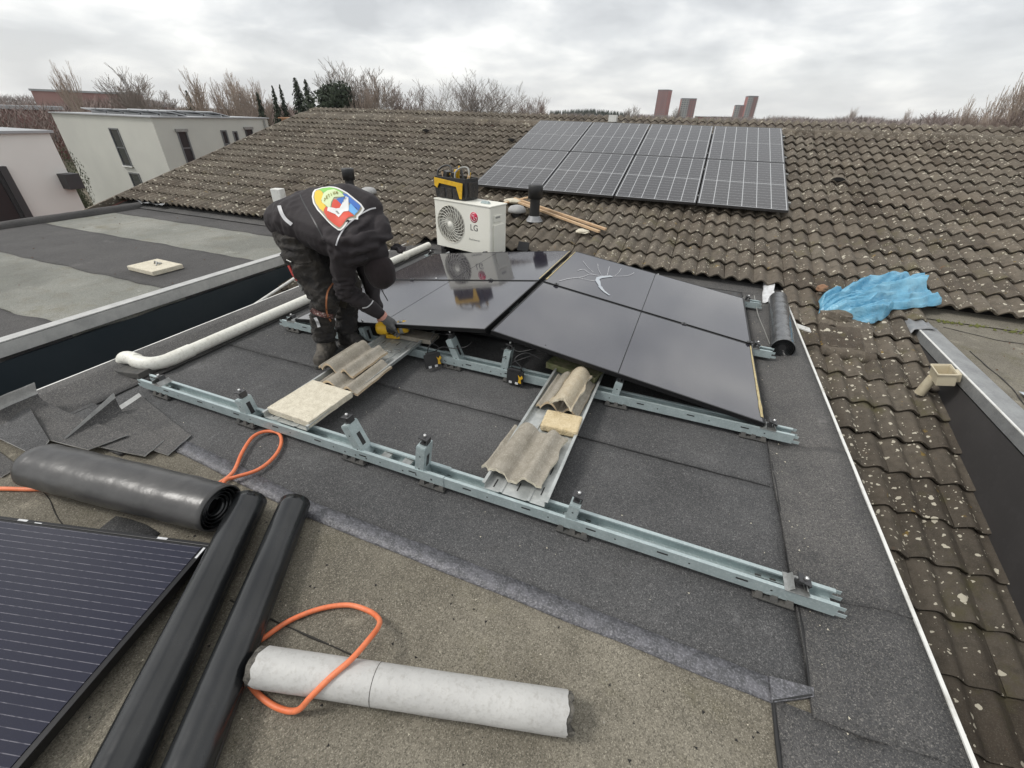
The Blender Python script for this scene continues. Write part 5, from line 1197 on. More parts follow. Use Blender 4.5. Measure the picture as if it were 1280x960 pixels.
HSP = [((-2.166, 1.9, 1.178), (-0.742, 0.651, -0.158)), ((-2.162, 1.9, 1.14), (-0.74, 0.651, -0.171)), ((-2.143, 1.9, 1.107), (-0.736, 0.652, -0.182)), ((-2.104, 1.9, 1.081), (-0.728, 0.658, -0.193))]

# ================================================================ THE WORKER
class Org(MB):
    """overlapping tapered limbs that a voxel remesh melts into one continuous surface"""
    def limb(s, pts, n=14):
        """pts: (x, y, z, r) or (x, y, z, rx, ry) chained, rounded ends"""
        P = [Vector(p[:3]) for p in pts]; R = [p[3] for p in pts]
        for i in range(len(P)-1):
            a, c = P[i], P[i+1]; L_ = (c-a).length; ax = (c-a).normalized(); px = ax.orthogonal().normalized(); py = ax.cross(px)
            prof = []
            for k in range(5):
                th = math.pi/2*(1-k/4); prof.append((-R[i]*math.sin(th), R[i]*math.cos(th)+1e-5))
            for k in range(1, 6): prof.append((L_*k/6, R[i]+(R[i+1]-R[i])*k/6))
            for k in range(5):
                th = math.pi/2*k/4; prof.append((L_+R[i+1]*math.sin(th), R[i+1]*math.cos(th)+1e-5))
            rings = [[a+ax*t+(px*math.cos(q)+py*math.sin(q))*r for q in [2*math.pi*j/n for j in range(n)]] for t, r in prof]
            vs = [v for r in rings for v in r]; m = len(rings)
            s.add(vs, [(u*n+j, u*n+(j+1) % n, (u+1)*n+(j+1) % n, (u+1)*n+j) for u in range(m-1) for j in range(n)]+[tuple(range(n))[::-1], tuple((m-1)*n+j for j in range(n))], 0, True)
        return s
    def ell(s, c, r, T=None, n=16, m=10):
        T = T or Matrix.Identity(4); c = Vector(c); rings = []
        for i in range(m+1):
            th = math.pi*i/m; rings.append([c+(T.to_3x3() @ Vector((r[0]*math.sin(th)*math.cos(q)+1e-5*math.cos(q), r[1]*math.sin(th)*math.sin(q)+1e-5*math.sin(q), r[2]*math.cos(th)))) for q in [2*math.pi*j/n for j in range(n)]])
        vs = [v for rr in rings for v in rr]
        s.add(vs, [(u*n+j, (u+1)*n+j, (u+1)*n+(j+1) % n, u*n+(j+1) % n) for u in range(m) for j in range(n)]+[tuple(range(n)), tuple(m*n+j for j in range(n))[::-1]], 0, True)
        return s
    def melt(s, name, m, parent, vox=.011, smooth=6, folds=()):
        me = s.mesh(name, m); tmp = bpy.data.objects.new('tmp', me); COL.objects.link(tmp)
        bm = bmesh.new(); bm.from_mesh(me); bmesh.ops.recalc_face_normals(bm, faces=bm.faces); bm.to_mesh(me); bm.free()
        r = tmp.modifiers.new('r', 'REMESH'); r.mode = 'VOXEL'; r.voxel_size = vox; r.use_smooth_shade = True
        sm = tmp.modifiers.new('s', 'SMOOTH'); sm.iterations = smooth; sm.factor = .5
        dg = bpy.context.evaluated_depsgraph_get(); out = bpy.data.meshes.new_from_object(tmp.evaluated_get(dg)); bpy.data.objects.remove(tmp)
        if folds:
            nrm = [v.normal.copy() for v in out.vertices]
            for v, nn in zip(out.vertices, nrm):
                d = 0
                for f in folds: d += f(v.co)
                v.co += nn*d
        out.name = name; out.materials.clear(); out.materials.append(m)
        org = Vector(parent.get('_org', (0, 0, 0)))
        for v in out.vertices: v.co -= org
        o = bpy.data.objects.new(name, out); COL.objects.link(o); o.parent = parent; o['_org'] = tuple(org); o['_local'] = 0
        out.polygons.foreach_set('use_smooth', [True]*len(out.polygons)); return o

def ridge(v): return (1-abs(v)*2.2)
def folds_general(amp, sc, st=(1, 1, 1), seed=0):
    st = Vector(st)
    return lambda p: amp*(ridge(noise.noise(Vector((p.x*st.x, p.y*st.y, p.z*st.z))*sc+Vector((seed, 0, 0))))-.55)
def near(c, r, f):
    c = Vector(c)
    return lambda p: f(p)*max(0, 1-(p-c).length/r)

W = thing('person', 'worker in black hooded jacket and dark beanie bending over the rails with a yellow drill', 'person', (-2.38, 2.36, 0))
# joints
hipN, hipF = (-2.46, 2.27, .86), (-2.47, 2.47, .87)
kneN, kneF = (-2.30, 2.20, .50), (-2.27, 2.43, .50)
ankN, ankF = (-2.41, 2.235, .13), (-2.345, 2.41, .13)
shN, shF = (-2.03, 2.19, .885), (-2.06, 2.53, 1.03)
elN, elF = (-2.11, 2.225, .58), (-2.26, 2.62, .66)
wrN, wrF = (-1.965, 2.40, .345), (-2.10, 2.52, .34)
haN = (-1.945, 2.45, .27)
HC = Vector((-1.905, 2.345, .735))                      # head centre
hup = Vector((.30, -.05, -.95)).normalized()           # crown hangs down
hfw = Vector((-.80, .10, -.30)); hfw = (hfw-hup*hfw.dot(hup)).normalized()   # face looks back at the hands
hrt = hup.cross(hfw)
HM = Matrix(((hrt.x, hfw.x, hup.x, 0), (hrt.y, hfw.y, hup.y, 0), (hrt.z, hfw.z, hup.z, 0), (0, 0, 0, 1)))
# body: one continuous surface under the clothes
B = Org()
B.limb([(*hipN, .085), (*kneN, .055), (*ankN, .030)]).limb([(*hipF, .085), (*kneF, .055), (*ankF, .030)])
B.limb([(-2.46, 2.37, .92, .13), (-2.30, 2.37, 1.02, .13), (-2.08, 2.37, .96, .13)])
B.limb([(*shN, .055), (*elN, .042), (*wrN, .030)]).limb([(*shF, .055), (*elF, .042), (*wrF, .030)]).limb([(-2.04, 2.36, .92, .08), (*(HC-hup*.10), .06)])
B.limb([(*ankN, .028), (-2.38, 2.17, .055, .025)]).limb([(*ankF, .028), (-2.30, 2.475, .055, .025)])
B.ell(HC, (.073, .092, .112), HM); B.ell(HC+hfw*.035-hup*.055, (.055, .06, .055), HM)
B.ell(HC+hfw*.098-hup*.02, (.012, .016, .022), HM)         # nose
for s in (-1, 1): B.ell(HC+hrt*.077*s-hup*.012, (.010, .018, .030), HM)   # ears
B.ell(HC+hfw*.084-hup*.062, (.024, .010, .008), HM)        # mouth
B.limb([(*wrN, .028), (*haN, .034)]); B.limb([(*wrF, .028), (-2.06, 2.49, .27, .034)])
B.melt('body', M['skin'], W, .011, 4)
for s in (-1, 1):
    e = MB(); c = HC+hfw*.082+hrt*.031*s+hup*.012; e.lathe([(0, .010), (.007, .007), (.010, 0), (.007, -.007), (0, -.010)], c, 10); e.build('eye', M['white_paint'], W)
# trousers
trs = Org()
for h, k, a in ((hipN, kneN, ankN), (hipF, kneF, ankF)):
    trs.limb([(*h, .145), (h[0]*.45+k[0]*.55-.01, h[1]*.45+k[1]*.55, h[2]*.45+k[2]*.55, .118), (k[0]+.01, k[1], k[2], .092), (k[0]*.5+a[0]*.5-.02, k[1]*.5+a[1]*.5, .33, .084), (a[0], a[1], .17, .080)])
    trs.ell((k[0]+.035, k[1], k[2]+.01), (.08, .08, .095))
trs.limb([(-2.52, 2.31, .92, .145), (-2.52, 2.43, .92, .145)]); trs.limb([(-2.53, 2.28, .90, .13), (-2.42, 2.30, .95, .12)]); trs.limb([(-2.53, 2.46, .90, .13), (-2.42, 2.44, .95, .12)])
# holster pocket and cargo pocket bulges, cuffs bunched on the boots
trs.ell((-2.45, 2.165, .78), (.095, .045, .08)); trs.ell((-2.39, 2.13, .70), (.075, .035, .07))
trs.ell((ankN[0], ankN[1], .175), (.094, .090, .045)); trs.ell((ankF[0], ankF[1], .175), (.088, .085, .045)); trs.ell((ankN[0]+.005, ankN[1], .235), (.088, .085, .036))
trs.melt('trousers', M['trousers'], W, .010, 4, [folds_general(.016, 8, (1, 1, 2.2), 3), folds_general(.008, 20, (1, 1, 1.8), 9), near(kneN, .2, folds_general(.014, 16, (1, 1, 2.5), 5)), near((-2.43, 2.23, .2), .14, folds_general(.02, 18, (.6, .6, 2.5), 1))])
# jacket
awayE = lambda f: (lambda p: f(p)*min(1, max(0, ((p-EO).length-.20)/.12)))
jk = Org()
for k in (-1, -.5, 0, .5, 1):
    def cc(x, z, w, roll, r): return (x, 2.36+k*w*math.cos(roll), z+k*w*math.sin(roll), r)
    jk.limb([cc(-2.59, .99, .065, .10, .132), cc(-2.49, 1.02, .08, .25, .138), cc(-2.35, 1.02, .105, .5, .132), cc(-2.18, 1.02, .13, .62, .140), cc(-2.04, .985, .15, .66, .112)])
jk.limb([(-2.30, 2.40, .93, .15), (-2.10, 2.40, .90, .13)])
jk.limb([(*shN, .092), (shN[0]*.5+elN[0]*.5-.01, shN[1]*.5+elN[1]*.5, .74, .076), (*elN, .070), (elN[0]*.5+wrN[0]*.5, elN[1]*.5+wrN[1]*.5, elN[2]*.5+wrN[2]*.5, .060), (wrN[0]-.012, wrN[1]-.012, wrN[2]+.03, .046)])
jk.limb([(*shF, .095), (*elF, .070), (wrF[0], wrF[1], wrF[2]+.03, .046)])
# hood rolled at the nape
HF = lambda p: ridge(noise.noise(Vector((p.x*3+p.z*5, p.y*5, p.z*11-p.x*7))*1.5))
jk.limb([(-2.08, 2.17, .97, .055), (-1.98, 2.21, .905, .066), (-1.90, 2.30, .92, .070), (-1.88, 2.42, .98, .064), (-1.97, 2.50, 1.04, .05)])
jk.limb([(-2.02, 2.30, 1.0, .09), (-1.945, 2.34, .91, .105), (-1.93, 2.345, .845, .108)]); jk.ell((-1.985, 2.22, .90), (.085, .06, .075))
jk.limb([(-2.02, 2.26, .87, .06), (-1.99, 2.27, .80, .045)])
for r3 in ([(-2.09, 2.12, .955, .026), (-2.00, 2.125, .94, .030), (-1.91, 2.20, .955, .026), (-1.87, 2.30, .985, .022)], [(-2.06, 2.115, .90, .022), (-1.98, 2.13, .875, .027), (-1.90, 2.20, .885, .024), (-1.845, 2.28, .91, .020)],
           [(-2.03, 2.14, .84, .020), (-1.97, 2.17, .82, .024), (-1.90, 2.22, .825, .020)], [(-1.96, 2.20, .985, .022), (-1.93, 2.32, 1.03, .026), (-1.96, 2.44, 1.06, .022)], [(-1.86, 2.27, .955, .018), (-1.82, 2.36, .94, .022), (-1.83, 2.44, .93, .018)]):
    jk.limb(r3, 10)
jk.melt('jacket', M['jacket'], W, .010, 4, [awayE(folds_general(.010, 4.5, (2.4, .6, 1), 2)), awayE(folds_general(.003, 13, (2, .8, 1), 6)), near(elN, .22, folds_general(.030, 13, (1, 1, 2.6), 4)), near(shN, .20, folds_general(.020, 9, (1.5, 1, 1.8), 8)), near((-1.97, 2.28, .90), .20, lambda p: .034*(HF(p)-.5)), near((-2.48, 2.25, .95), .25, folds_general(.014, 9, (2.6, 1, 1), 7))])
JK = [c for c in W.children if c.name.startswith('jacket')][0]
# beanie
bn = Org(); bn.ell(HC+hup*.012-hfw*.012, (.098, .112, .124), HM); bn.ell(HC+hup*.06-hfw*.01, (.090, .104, .085), HM)
bn.melt('beanie', M['beanie'], W, .008, 5, [folds_general(.003, 14, (1, 1, 1), 3)])
cap = MB(); 
cap.grid([[(-1.825+.10*i/6, 2.40+.02*math.sin(i)+.05*j/4, .855+.035*j/4-.01*i/6+.012*math.sin(j*1.5)) for j in range(5)] for i in range(7)]); cap.build('hood_tab', M['jacket'], W, solid=.008)
cp_ = MB(); cp_.tube(bez([HC+hup*.10+Vector((0, -.03, .02)), HC+hup*.14+Vector((0, -.035, 0)), HC+hup*.19+Vector((.012, -.035, 0)), HC+hup*.215+Vector((.018, -.035, 0))], 5), .0035, 6); cp_.build('drawstring', M['black_plastic'], W)
# boots
def boot(heel, toe, m, name='boot'):
    H_, T_ = Vector(heel), Vector(toe); d = (T_-H_).normalized(); s = Org()
    s.limb([(H_.x, H_.y, .060, .054), (*(H_+d*.11+Vector((0, 0, .062))), .056), (*(T_-d*.05+Vector((0, 0, .056))), .054)]); s.limb([(H_.x, H_.y, .060, .052), (*(H_+d*.02+Vector((0, 0, .17))), .062)]); s.limb([(*(H_+d*.03+Vector((0, 0, .14))), .058), (*(H_+d*.15+Vector((0, 0, .080))), .053)])
    o = s.melt(name, m, W, .008, 3, [folds_general(.004, 22, (1, 1, 1), 2)])
    b = MB(); sd = Vector((-d.y, d.x, 0)); P = []
    prof = [(-.060, .034), (-.035, .050), (.05, .046), (.13, .052), (.22, .057), (.27, .046), (.300, .020), (.300, -.020), (.27, -.046), (.22, -.057), (.13, -.052), (.05, -.046), (-.035, -.050), (-.060, -.034)]
    vs = [(H_+d*a+sd*c) for a, c in prof]; n = len(vs)
    b.add([(v.x, v.y, .006) for v in vs]+[(v.x, v.y, .034) for v in vs], [tuple(range(n))[::-1], tuple(range(n, 2*n))]+[(i, (i+1) % n, (i+1) % n+n, i+n) for i in range(n)]); b.build('sole', M['rubber'], o, bevel=.003)
    b = MB()
    for k in range(5):
        c = H_+d*(.045+.026*k)+Vector((0, 0, .185-.026*k)); b.tube([c-sd*.028+Vector((0, 0, -.012))+d*.004, c+d*.014, c+sd*.028+Vector((0, 0, -.012))+d*.004], .0035, 5)
    b.build('lace', M['print_grey'] if m == M['boot'] else M['rubber'], o)
    return o
boot((-2.445, 2.29, 0), (-2.315, 2.035, 0), M['boot_dusty']); boot((-2.385, 2.41, 0), (-2.105, 2.385, 0), M['boot'])
# knee pad pockets, straps and stripes laid on the cloth
def bvh(o):
    me = o.data; return BVHTree.FromPolygons([v.co.copy() for v in me.vertices], [tuple(p.vertices) for p in me.polygons])
TRO = [c for c in W.children if c.name.startswith('trousers')][0]
orgW = Vector(W['_org']); tJ, tT = bvh(JK), bvh(TRO)
def patch(tree, pts, direc, name, m, lift=.004, close=False, wid=None, seg=6, sub=3):
    """strip (centre line pts, half width wid) pressed on to the cloth along direc"""
    dv = Vector(direc).normalized(); pp = bez(pts, seg); rows = []
    for i, p in enumerate(pp):
        t = (pp[min(i+1, len(pp)-1)]-pp[max(i-1, 0)]).normalized(); s = t.cross(dv).normalized(); row = []
        for k in range(sub+1):
            q = p+s*wid*(2*k/sub-1)-orgW; hit, nn, ix, ds = tree.ray_cast(q-dv*.6, dv)
            row.append((hit-dv*lift+orgW) if hit else None)
        rows.append(row if None not in row else None)
    b = MB(); rows = [r for r in rows if r is not None]; runs = [[]]
    for r in rows:
        if runs[-1] and (r[0]-runs[-1][-1][0]).length > .045: runs.append([])
        runs[-1].append(r)
    b.grid(max(runs, key=len)); o = b.build(name, m, W); return o
vd = Vector((-.62, .62, -.35))      # roughly the way the near side faces, inward
side_in = Vector((0, 1, -.15))
def vpatch(tree, PR, name, m, lift, wid, seg=6, sub=3):
    """strip pressed on the cloth, each point carried in along its own direction"""
    A = bez([p for p, d in PR], seg); D = bez([d for p, d in PR], seg); C3 = []
    for p, d in zip(A, D):
        d = d.normalized(); hit, nn, ix, ds = tree.ray_cast(p-orgW, d)
        C3.append((hit+orgW, nn, d) if hit else None)
    C3 = [c for c in C3 if c]; rows = []
    for i, (p, nn, d) in enumerate(C3):
        t = (C3[min(i+1, len(C3)-1)][0]-C3[max(i-1, 0)][0]).normalized(); s = t.cross(d).normalized(); row = []
        for k in range(sub+1):
            q = p+s*wid*(2*k/sub-1)-orgW; h2, n2, ix, ds = tree.ray_cast(q-d*.25, d); row.append((h2 if h2 and abs(ds-.25) < .08 else q)+orgW-d*lift)
        rows.append(row)
    runs = [[]]
    for r in rows:
        if runs[-1] and (r[0]-runs[-1][-1][0]).length > .045: runs.append([])
        runs[-1].append(r)
    b = MB(); b.grid(max(runs, key=len)); return b.build(name, m, W)
vpatch(tT, KNP, 'knee_pad', M['kneepad'], .010, .050, sub=6)
vpatch(tT, ORP, 'piping', mat('orange piping', (.36, .14, .06), .7), .013, .0055, sub=1)
vpatch(tT, STP, 'knee_strap', mat('dark red strap', (.12, .05, .045), .7, var=(.42, .36, .32), vscale=70, sharp=(.56, .6)), .012, .017, sub=2)
vpatch(tT, WHP, 'reflective_stripe', M['reflect'], .010, .010, sub=2)
vpatch(tJ, HSP, 'reflective_stripe', M['reflect'], .006, .011, sub=2)
vpatch(tJ, SHP, 'piping', M['reflect'], .006, .0042, sub=1)
vpatch(tJ, WRP, 'piping', M['reflect'], .005, .004, sub=1)
vpatch(tJ, HMP, 'seam', M['black_plastic'], .003, .004, sub=1)
vpatch(tT, PKP, 'pocket_flap', M['trousers'], .012, .030, sub=4)
# red and white pocket tools on the near hip
b = MB(); b.tube([(-2.47, 2.125, .735), (-2.44, 2.115, .68), (-2.41, 2.115, .645)], .009, 8); b.build('pocket_tool', mat('red handle', (.45, .05, .04), .45), W)
b = MB(); b.tube([(-2.47, 2.12, .775), (-2.43, 2.12, .765)], .006, 6); b.tube([(-2.41, 2.11, .63), (-2.39, 2.12, .60), (-2.40, 2.115, .57)], .008, 6); b.build('pocket_tool', M['steel_dull'], W)
# ---- emblem on the back of the jacket
GH = {}
def smooth_field():
    n = 30; g = [[None]*n for _ in range(n)]
    for i in range(n):
        for j in range(n):
            x = -.22+.50*i/(n-1); y = -.24+.40*j/(n-1); q = EO+EU*x+EV*y-orgW; hit, nn, ix, ds = tJ.ray_cast(q+EN*.5, -EN); g[i][j] = .5-ds if hit and ds < .62 else None
    known = [v for r in g for v in r if v is not None]; lo = sorted(known)[len(known)//12]
    g = [[lo if v is None else v for v in r] for r in g]; raw = [r[:] for r in g]
    for _ in range(2):
        g = [[sum(g[max(0, min(n-1, i+a))][max(0, min(n-1, j+b_))] for a in (-1, 0, 1) for b_ in (-1, 0, 1))/9 for j in range(n)] for i in range(n)]
    GH['g'] = g; GH['n'] = n
def fh(x, y):
    n = GH['n']; g = GH['g']; fx = max(0, min(n-1.001, (x+.22)/.50*(n-1))); fy = max(0, min(n-1.001, (y+.24)/.40*(n-1))); i, j = int(fx), int(fy); a, c = fx-i, fy-j
    return (g[i][j]*(1-a)*(1-c)+g[i+1][j]*a*(1-c)+g[i][j+1]*(1-a)*c+g[i+1][j+1]*a*c)
smooth_field()
def emb():
    # shape in emblem space: x along the spine to the neck, y across towards the viewer's lower left; mm-like units
    Em = EMB
    for name, mt, lift, polys in Em:
        b = MB()
        for poly in polys:
            # triangulate finely: fan subdivided then pressed on to the cloth
            c = Vector((sum(p[0] for p in poly)/len(poly), sum(p[1] for p in poly)/len(poly)))
            n = len(poly); K = 5; ring = []
            dense = []
            for i in range(n):
                p, q = Vector(poly[i]), Vector(poly[(i+1) % n]); m_ = max(1, int((q-p).length/.012))
                dense += [p.lerp(q, k/m_) for k in range(m_)]
            for k in range(K+1): ring.append([c.lerp(p, k/K) for p in dense+[dense[0]]])
            P3 = []
            for row in ring:
                r3 = []
                for p in row:
                    p = p+Vector((-.022, .034)); r3.append(EO+EU*p.x+EV*p.y+EN*(fh(p.x, p.y)+.003+lift*1.2))
                P3.append(r3)
            b.grid(P3)
        b.build(name, mt, W)
emb()
b = MB()
for l in EML:
    pts = []
    for p in l:
        p = (p[0]-.022, p[1]+.034); pts.append(EO+EU*p[0]+EV*p[1]+EN*(fh(p[0], p[1])+.003+.013))
    b.tube(pts, .0022, 4)
b.build('emblem_lettering', mat('emblem ochre', (.40, .36, .12), .6), W)
# ---- gloved hand round the drill
DC = Vector((-1.955, 2.50, .215)); dax = Vector((.93, .28, .12)).normalized()      # drill body axis
gl = Org(); palm = Vector(haN)
gl.limb([(wrN[0], wrN[1], wrN[2]-.005, .033), (palm.x, palm.y, palm.z+.01, .040), (palm.x+.012, palm.y+.022, palm.z-.025, .036)])
kn = [(.050, .020, -.022), (.028, .030, -.028), (.004, .034, -.030), (-.020, .030, -.026)]; ln = [1.0, 1.12, 1.05, .85]
for (a, c, d), l in zip(kn, ln):
    k0 = palm+Vector((a*.6, c*.5, d*.4)); k1 = palm+Vector((a, c, d)); k2 = k1+Vector((.006*l, .020*l, -.030*l)); k3 = k2+Vector((-.002, -.012*l, -.030*l)); k4 = k3+Vector((-.002, -.022*l, -.010*l))
    gl.limb([(*k0, .0125), (*k1, .0115), (*k2, .0105), (*k3, .0095), (*k4, .0085)], 8)
gl.limb([(palm.x+.020, palm.y-.018, palm.z+.012, .014), (palm.x+.048, palm.y-.020, palm.z-.020, .0125), (palm.x+.050, palm.y-.004, palm.z-.052, .0105)], 8)
gl.melt('glove', M['glove'], W, .0055, 2, [folds_general(.002, 40, (1, 1, 1), 1)])
gl = Org(); pf = Vector((-2.055, 2.505, .265)); gl.limb([(*wrF, .033), (pf.x, pf.y, pf.z, .038)])
for i in range(4):
    k1 = pf+Vector((.010+.0*i, -.03+.02*i, -.02)); gl.limb([(*pf, .013), (*k1, .0115), (*(k1+Vector((.016, 0, -.028))), .0105), (*(k1+Vector((.006, 0, -.052))), .009)], 8)
gl.limb([(pf.x, pf.y-.02, pf.z, .013), (pf.x+.03, pf.y-.04, pf.z-.02, .0115), (pf.x+.035, pf.y-.035, pf.z-.045, .010)], 8)
gl.melt('glove', M['glove'], W, .006, 2)
b = MB(); b.tube([(wrN[0]-.010, wrN[1]-.012, wrN[2]+.020), (wrN[0]+.002, wrN[1]+.004, wrN[2]-.004)], [.042, .036], 14, cap=False); b.build('cuff', mat('pink wrist', (.60, .30, .24), .6), W)

dr = thing('impact_driver', 'yellow and black cordless impact driver held in the grey glove above the tray', 'drill', (-1.96, 2.48, .2))
def axT(o, ax):
    ax = ax.normalized(); x = ax.orthogonal().normalized(); y = ax.cross(x); return Matrix(((x.x, y.x, ax.x, o.x), (x.y, y.y, ax.y, o.y), (x.z, y.z, ax.z, o.z), (0, 0, 0, 1)))
T = axT(DC-dax*.130+Vector((0, -.01, .01)), dax) @ Matrix.Diagonal((1.28, 1.28, 1.12, 1))
b = MB(); b.lathe([(0, 0), (.034, .002), (.040, .015), (.042, .045), (.038, .070), (.034, .078)], n=22, T=T); b.build('motor_housing', M['yellow'], dr)
b = MB(); b.lathe([(.034, .078), (.032, .135), (.030, .150)], n=22, T=T); b.lathe([(0, -.004), (.026, -.002), (.030, .004)], n=20, T=T); b.build('body', M['black_plastic'], dr)
b = MB(); b.lathe([(.030, .150), (.037, .156), (.040, .185), (.036, .215), (.024, .228), (0, .229)], n=22, T=T); b.build('gear_case', M['yellow'], dr)
b = MB(); b.lathe([(.024, .228), (.012, .238), (.011, .262), (0, .263)], n=14, T=T); b.lathe([(.0405, .17), (.042, .175), (.042, .19), (.0405, .195)], n=22, T=T); b.build('chuck', M['steel_dull'], dr)
b = MB(); hb = DC-dax*.02; b.tube([hb, hb+Vector((0, .02, -.045)), hb+Vector((-.01, .035, -.075))], .02, 12); b.build('handle', M['black_plastic'], dr)
b = MB(); b.box(hb+Vector((-.02, .04, -.080)), (.11, .07, .035), rz=.3); b.build('battery', M['yellow'], dr, bevel=.004)
# loose screws and clips in the tray
for i, (x, y, a) in enumerate(((-1.86, 2.38, .6), (-1.80, 2.42, -.4), (-1.83, 2.33, 1.2), (-1.90, 2.32, .1))):
    b = MB(); b.tube([(x-.022*math.cos(a), y-.022*math.sin(a), .110), (x+.022*math.cos(a), y+.022*math.sin(a), .110)], .004, 6); b.lathe([(0, .006), (.008, .004), (.008, -.004), (0, -.006)], (x+.022*math.cos(a), y+.022*math.sin(a), .111), 8)
    o = b.build('screw', M['steel_dull']); tag(o, 'small loose screw lying in the tray beside the yellow driver', 'screw', 'screws in the left ballast tray')

# ================================================================ BACKGROUND
def polar(az, dist, z=0): return Vector((math.sin(R_(az))*dist, math.cos(R_(az))*dist, z))
# ---- houses on the left
def window(parent, P, U, Nn, u0, u1, z0, z1, fr='frame_grey', sill=True, blind=False):
    """opening recessed in a wall: P corner, U along the wall, Nn outward normal"""
    def X(u, z, d): return P+U*u+Nn*d+Vector((0, 0, z))
    b = MB(); t = .07
    o_ = [(u0, z0), (u1, z0), (u1, z1), (u0, z1)]; i_ = [(u0+t, z0+t), (u1-t, z0+t), (u1-t, z1-t), (u0+t, z1-t)]
    b.add([X(u, z, .045) for u, z in o_]+[X(u, z, .045) for u, z in i_], [(0,1,5,4),(1,2,6,5),(2,3,7,6),(3,0,4,7)])
    b.add([X(u, z, .045) for u, z in i_]+[X(u, z, .004) for u, z in i_], [(0,1,5,4),(1,2,6,5),(2,3,7,6),(3,0,4,7)]); b.add([X(u, z, .0) for u, z in o_]+[X(u, z, .045) for u, z in o_], [(0,1,5,4),(1,2,6,5),(2,3,7,6),(3,0,4,7)])
    if (z1-z0) > 1.4: b.add([X(u0+t, (z0+z1)/2-.03, .03), X(u1-t, (z0+z1)/2-.03, .03), X(u1-t, (z0+z1)/2+.03, .03), X(u0+t, (z0+z1)/2+.03, .03)], [(0,1,2,3)])
    w = b.build('window', M[fr], parent)
    b = MB(); b.add([X(u, z, .008) for u, z in i_], [(0,1,2,3)]); b.build('pane', M['glass'], w)
    if sill: b = MB(); b.add([X(u0-.08, z0-.03, .10), X(u1+.08, z0-.03, .10), X(u1+.08, z0+.02, .10), X(u0-.08, z0+.02, .10), X(u0-.08, z0+.02, .0), X(u1+.08, z0+.02, .0)], [(0,1,2,3),(3,2,5,4)]); b.build('sill', M['white_trim'], w)
    if blind: b = MB(); b.box(X((u0+u1)/2, z1+.02, .06), (.12, u1-u0+.1, .14), rz=math.atan2(U.y, U.x)-math.pi/2); b.build('blind_box', M['steel_dull'], w)
def walls(b, corner, A, la, Bv, lb, z0, z1):
    p = [corner, corner+A*la, corner+A*la+Bv*lb, corner+Bv*lb]; n = 4
    vs = [(q.x, q.y, z0) for q in p]+[(q.x, q.y, z1) for q in p]
    b.add(vs, [(i, (i+1) % 4, (i+1) % 4+4, i+4) for i in range(4)]+[(4, 5, 6, 7)])
# house 2 (beige, solar panels on the roof)
zc = 1.065; c2 = Vector((-28.1, 17.87, 0)); ul = Vector((-.996, .09, 0)); ur = Vector((.09, .996, 0))
h2 = thing('house', 'beige rendered flat roofed house with tall slim windows and roof panels, second from the left', 'house', c2)
b = MB(); walls(b, c2, ul, 11.05, ur, 7.0, GZ, zc); b.build('wall', M['render_beige'], h2)
b = MB(); cc = c2+ul*5.52+ur*3.5; b.box((cc.x, cc.y, zc+.03), (11.25, 7.2, .06), rz=math.atan2(-ul.y, -ul.x)); b.build('roof', M['flat_grey'], h2)
N1, N2 = -ur, -ul
s_ = .5
window(h2, c2, ul, N1, 3.80, 4.78, zc-2.62, zc-.62, sill=True); window(h2, c2, ul, N1, 3.45, 4.55, zc-3.8, zc-2.95, sill=False)
window(h2, c2, ur, N2, 1.04, 1.60, zc-2.35, zc-.62, sill=False, blind=True); window(h2, c2, ur, N2, 3.60, 3.98, zc-2.1, zc-.62); window(h2, c2, ur, N2, 4.35, 4.66, zc-2.1, zc-.68); window(h2, c2, ur, N2, 5.2, 5.72, zc-1.9, zc-.55, fr='frame_dark', blind=True)
for k in range(5):
    for r in range(2):
        q = c2+ul*(-.2+.0)+ur*0; q = c2+ul*(1.2+1.9*k)+ur*(1.6+2.6*r); b = MB(); b.box((q.x, q.y, zc+.20), (1.7, 1.05, .04), rz=math.atan2(ul.y, ul.x), rx=.22*(1 if r else 1)); b.box((q.x, q.y, zc+.10), (1.6, .08, .10), rz=math.atan2(ul.y, ul.x))
        b.build('roof_panel', M['pv_back'], h2)
# house 1 (cream, nearest left)
h1 = thing('house', 'cream rendered flat roofed house at the left frame edge with a large dark framed window', 'house', (-16.3, 6, 0))
z1_ = .945; c1 = Vector((-16.3, 7.62, 0)); b = MB(); walls(b, c1, Vector((0, -1, 0)), 6.4, Vector((-1, 0, 0)), 9.0, GZ, z1_); b.build('wall', M['render_white'], h1)
b = MB(); b.box((-20.8, 4.42, z1_+.03), (9.15, 6.55, .06)); b.build('roof', M['flat_grey'], h1)
window(h1, c1, Vector((0, -1, 0)), Vector((1, 0, 0)), 1.38, 3.9, -2.6, .18, fr='frame_dark', sill=False)
b = MB(); b.box((-16.25, 6.30, -1.2), (.16, .15, 2.9)); b.build('frame_post', M['frame_dark'], h1)
b = MB(); b.box((-16.2, 7.52, -.20), (.5, .34, .38)); b.build('letter_box', M['frame_dark'], h1, bevel=.01)
b = MB(); b.tube([(c2+ur*6.7-N1*0+N2*.08).to_tuple()[:2]+(zc-.05,), (c2+ur*6.7+N2*.08).to_tuple()[:2]+(GZ,)], .05, 8); b.build('downpipe', M['steel_dull'], h2)
b = MB(); b.tube([(-16.22, 3.6, z1_-.05), (-16.22, 3.6, GZ)], .05, 8); b.build('downpipe', M['steel_dull'], h1)
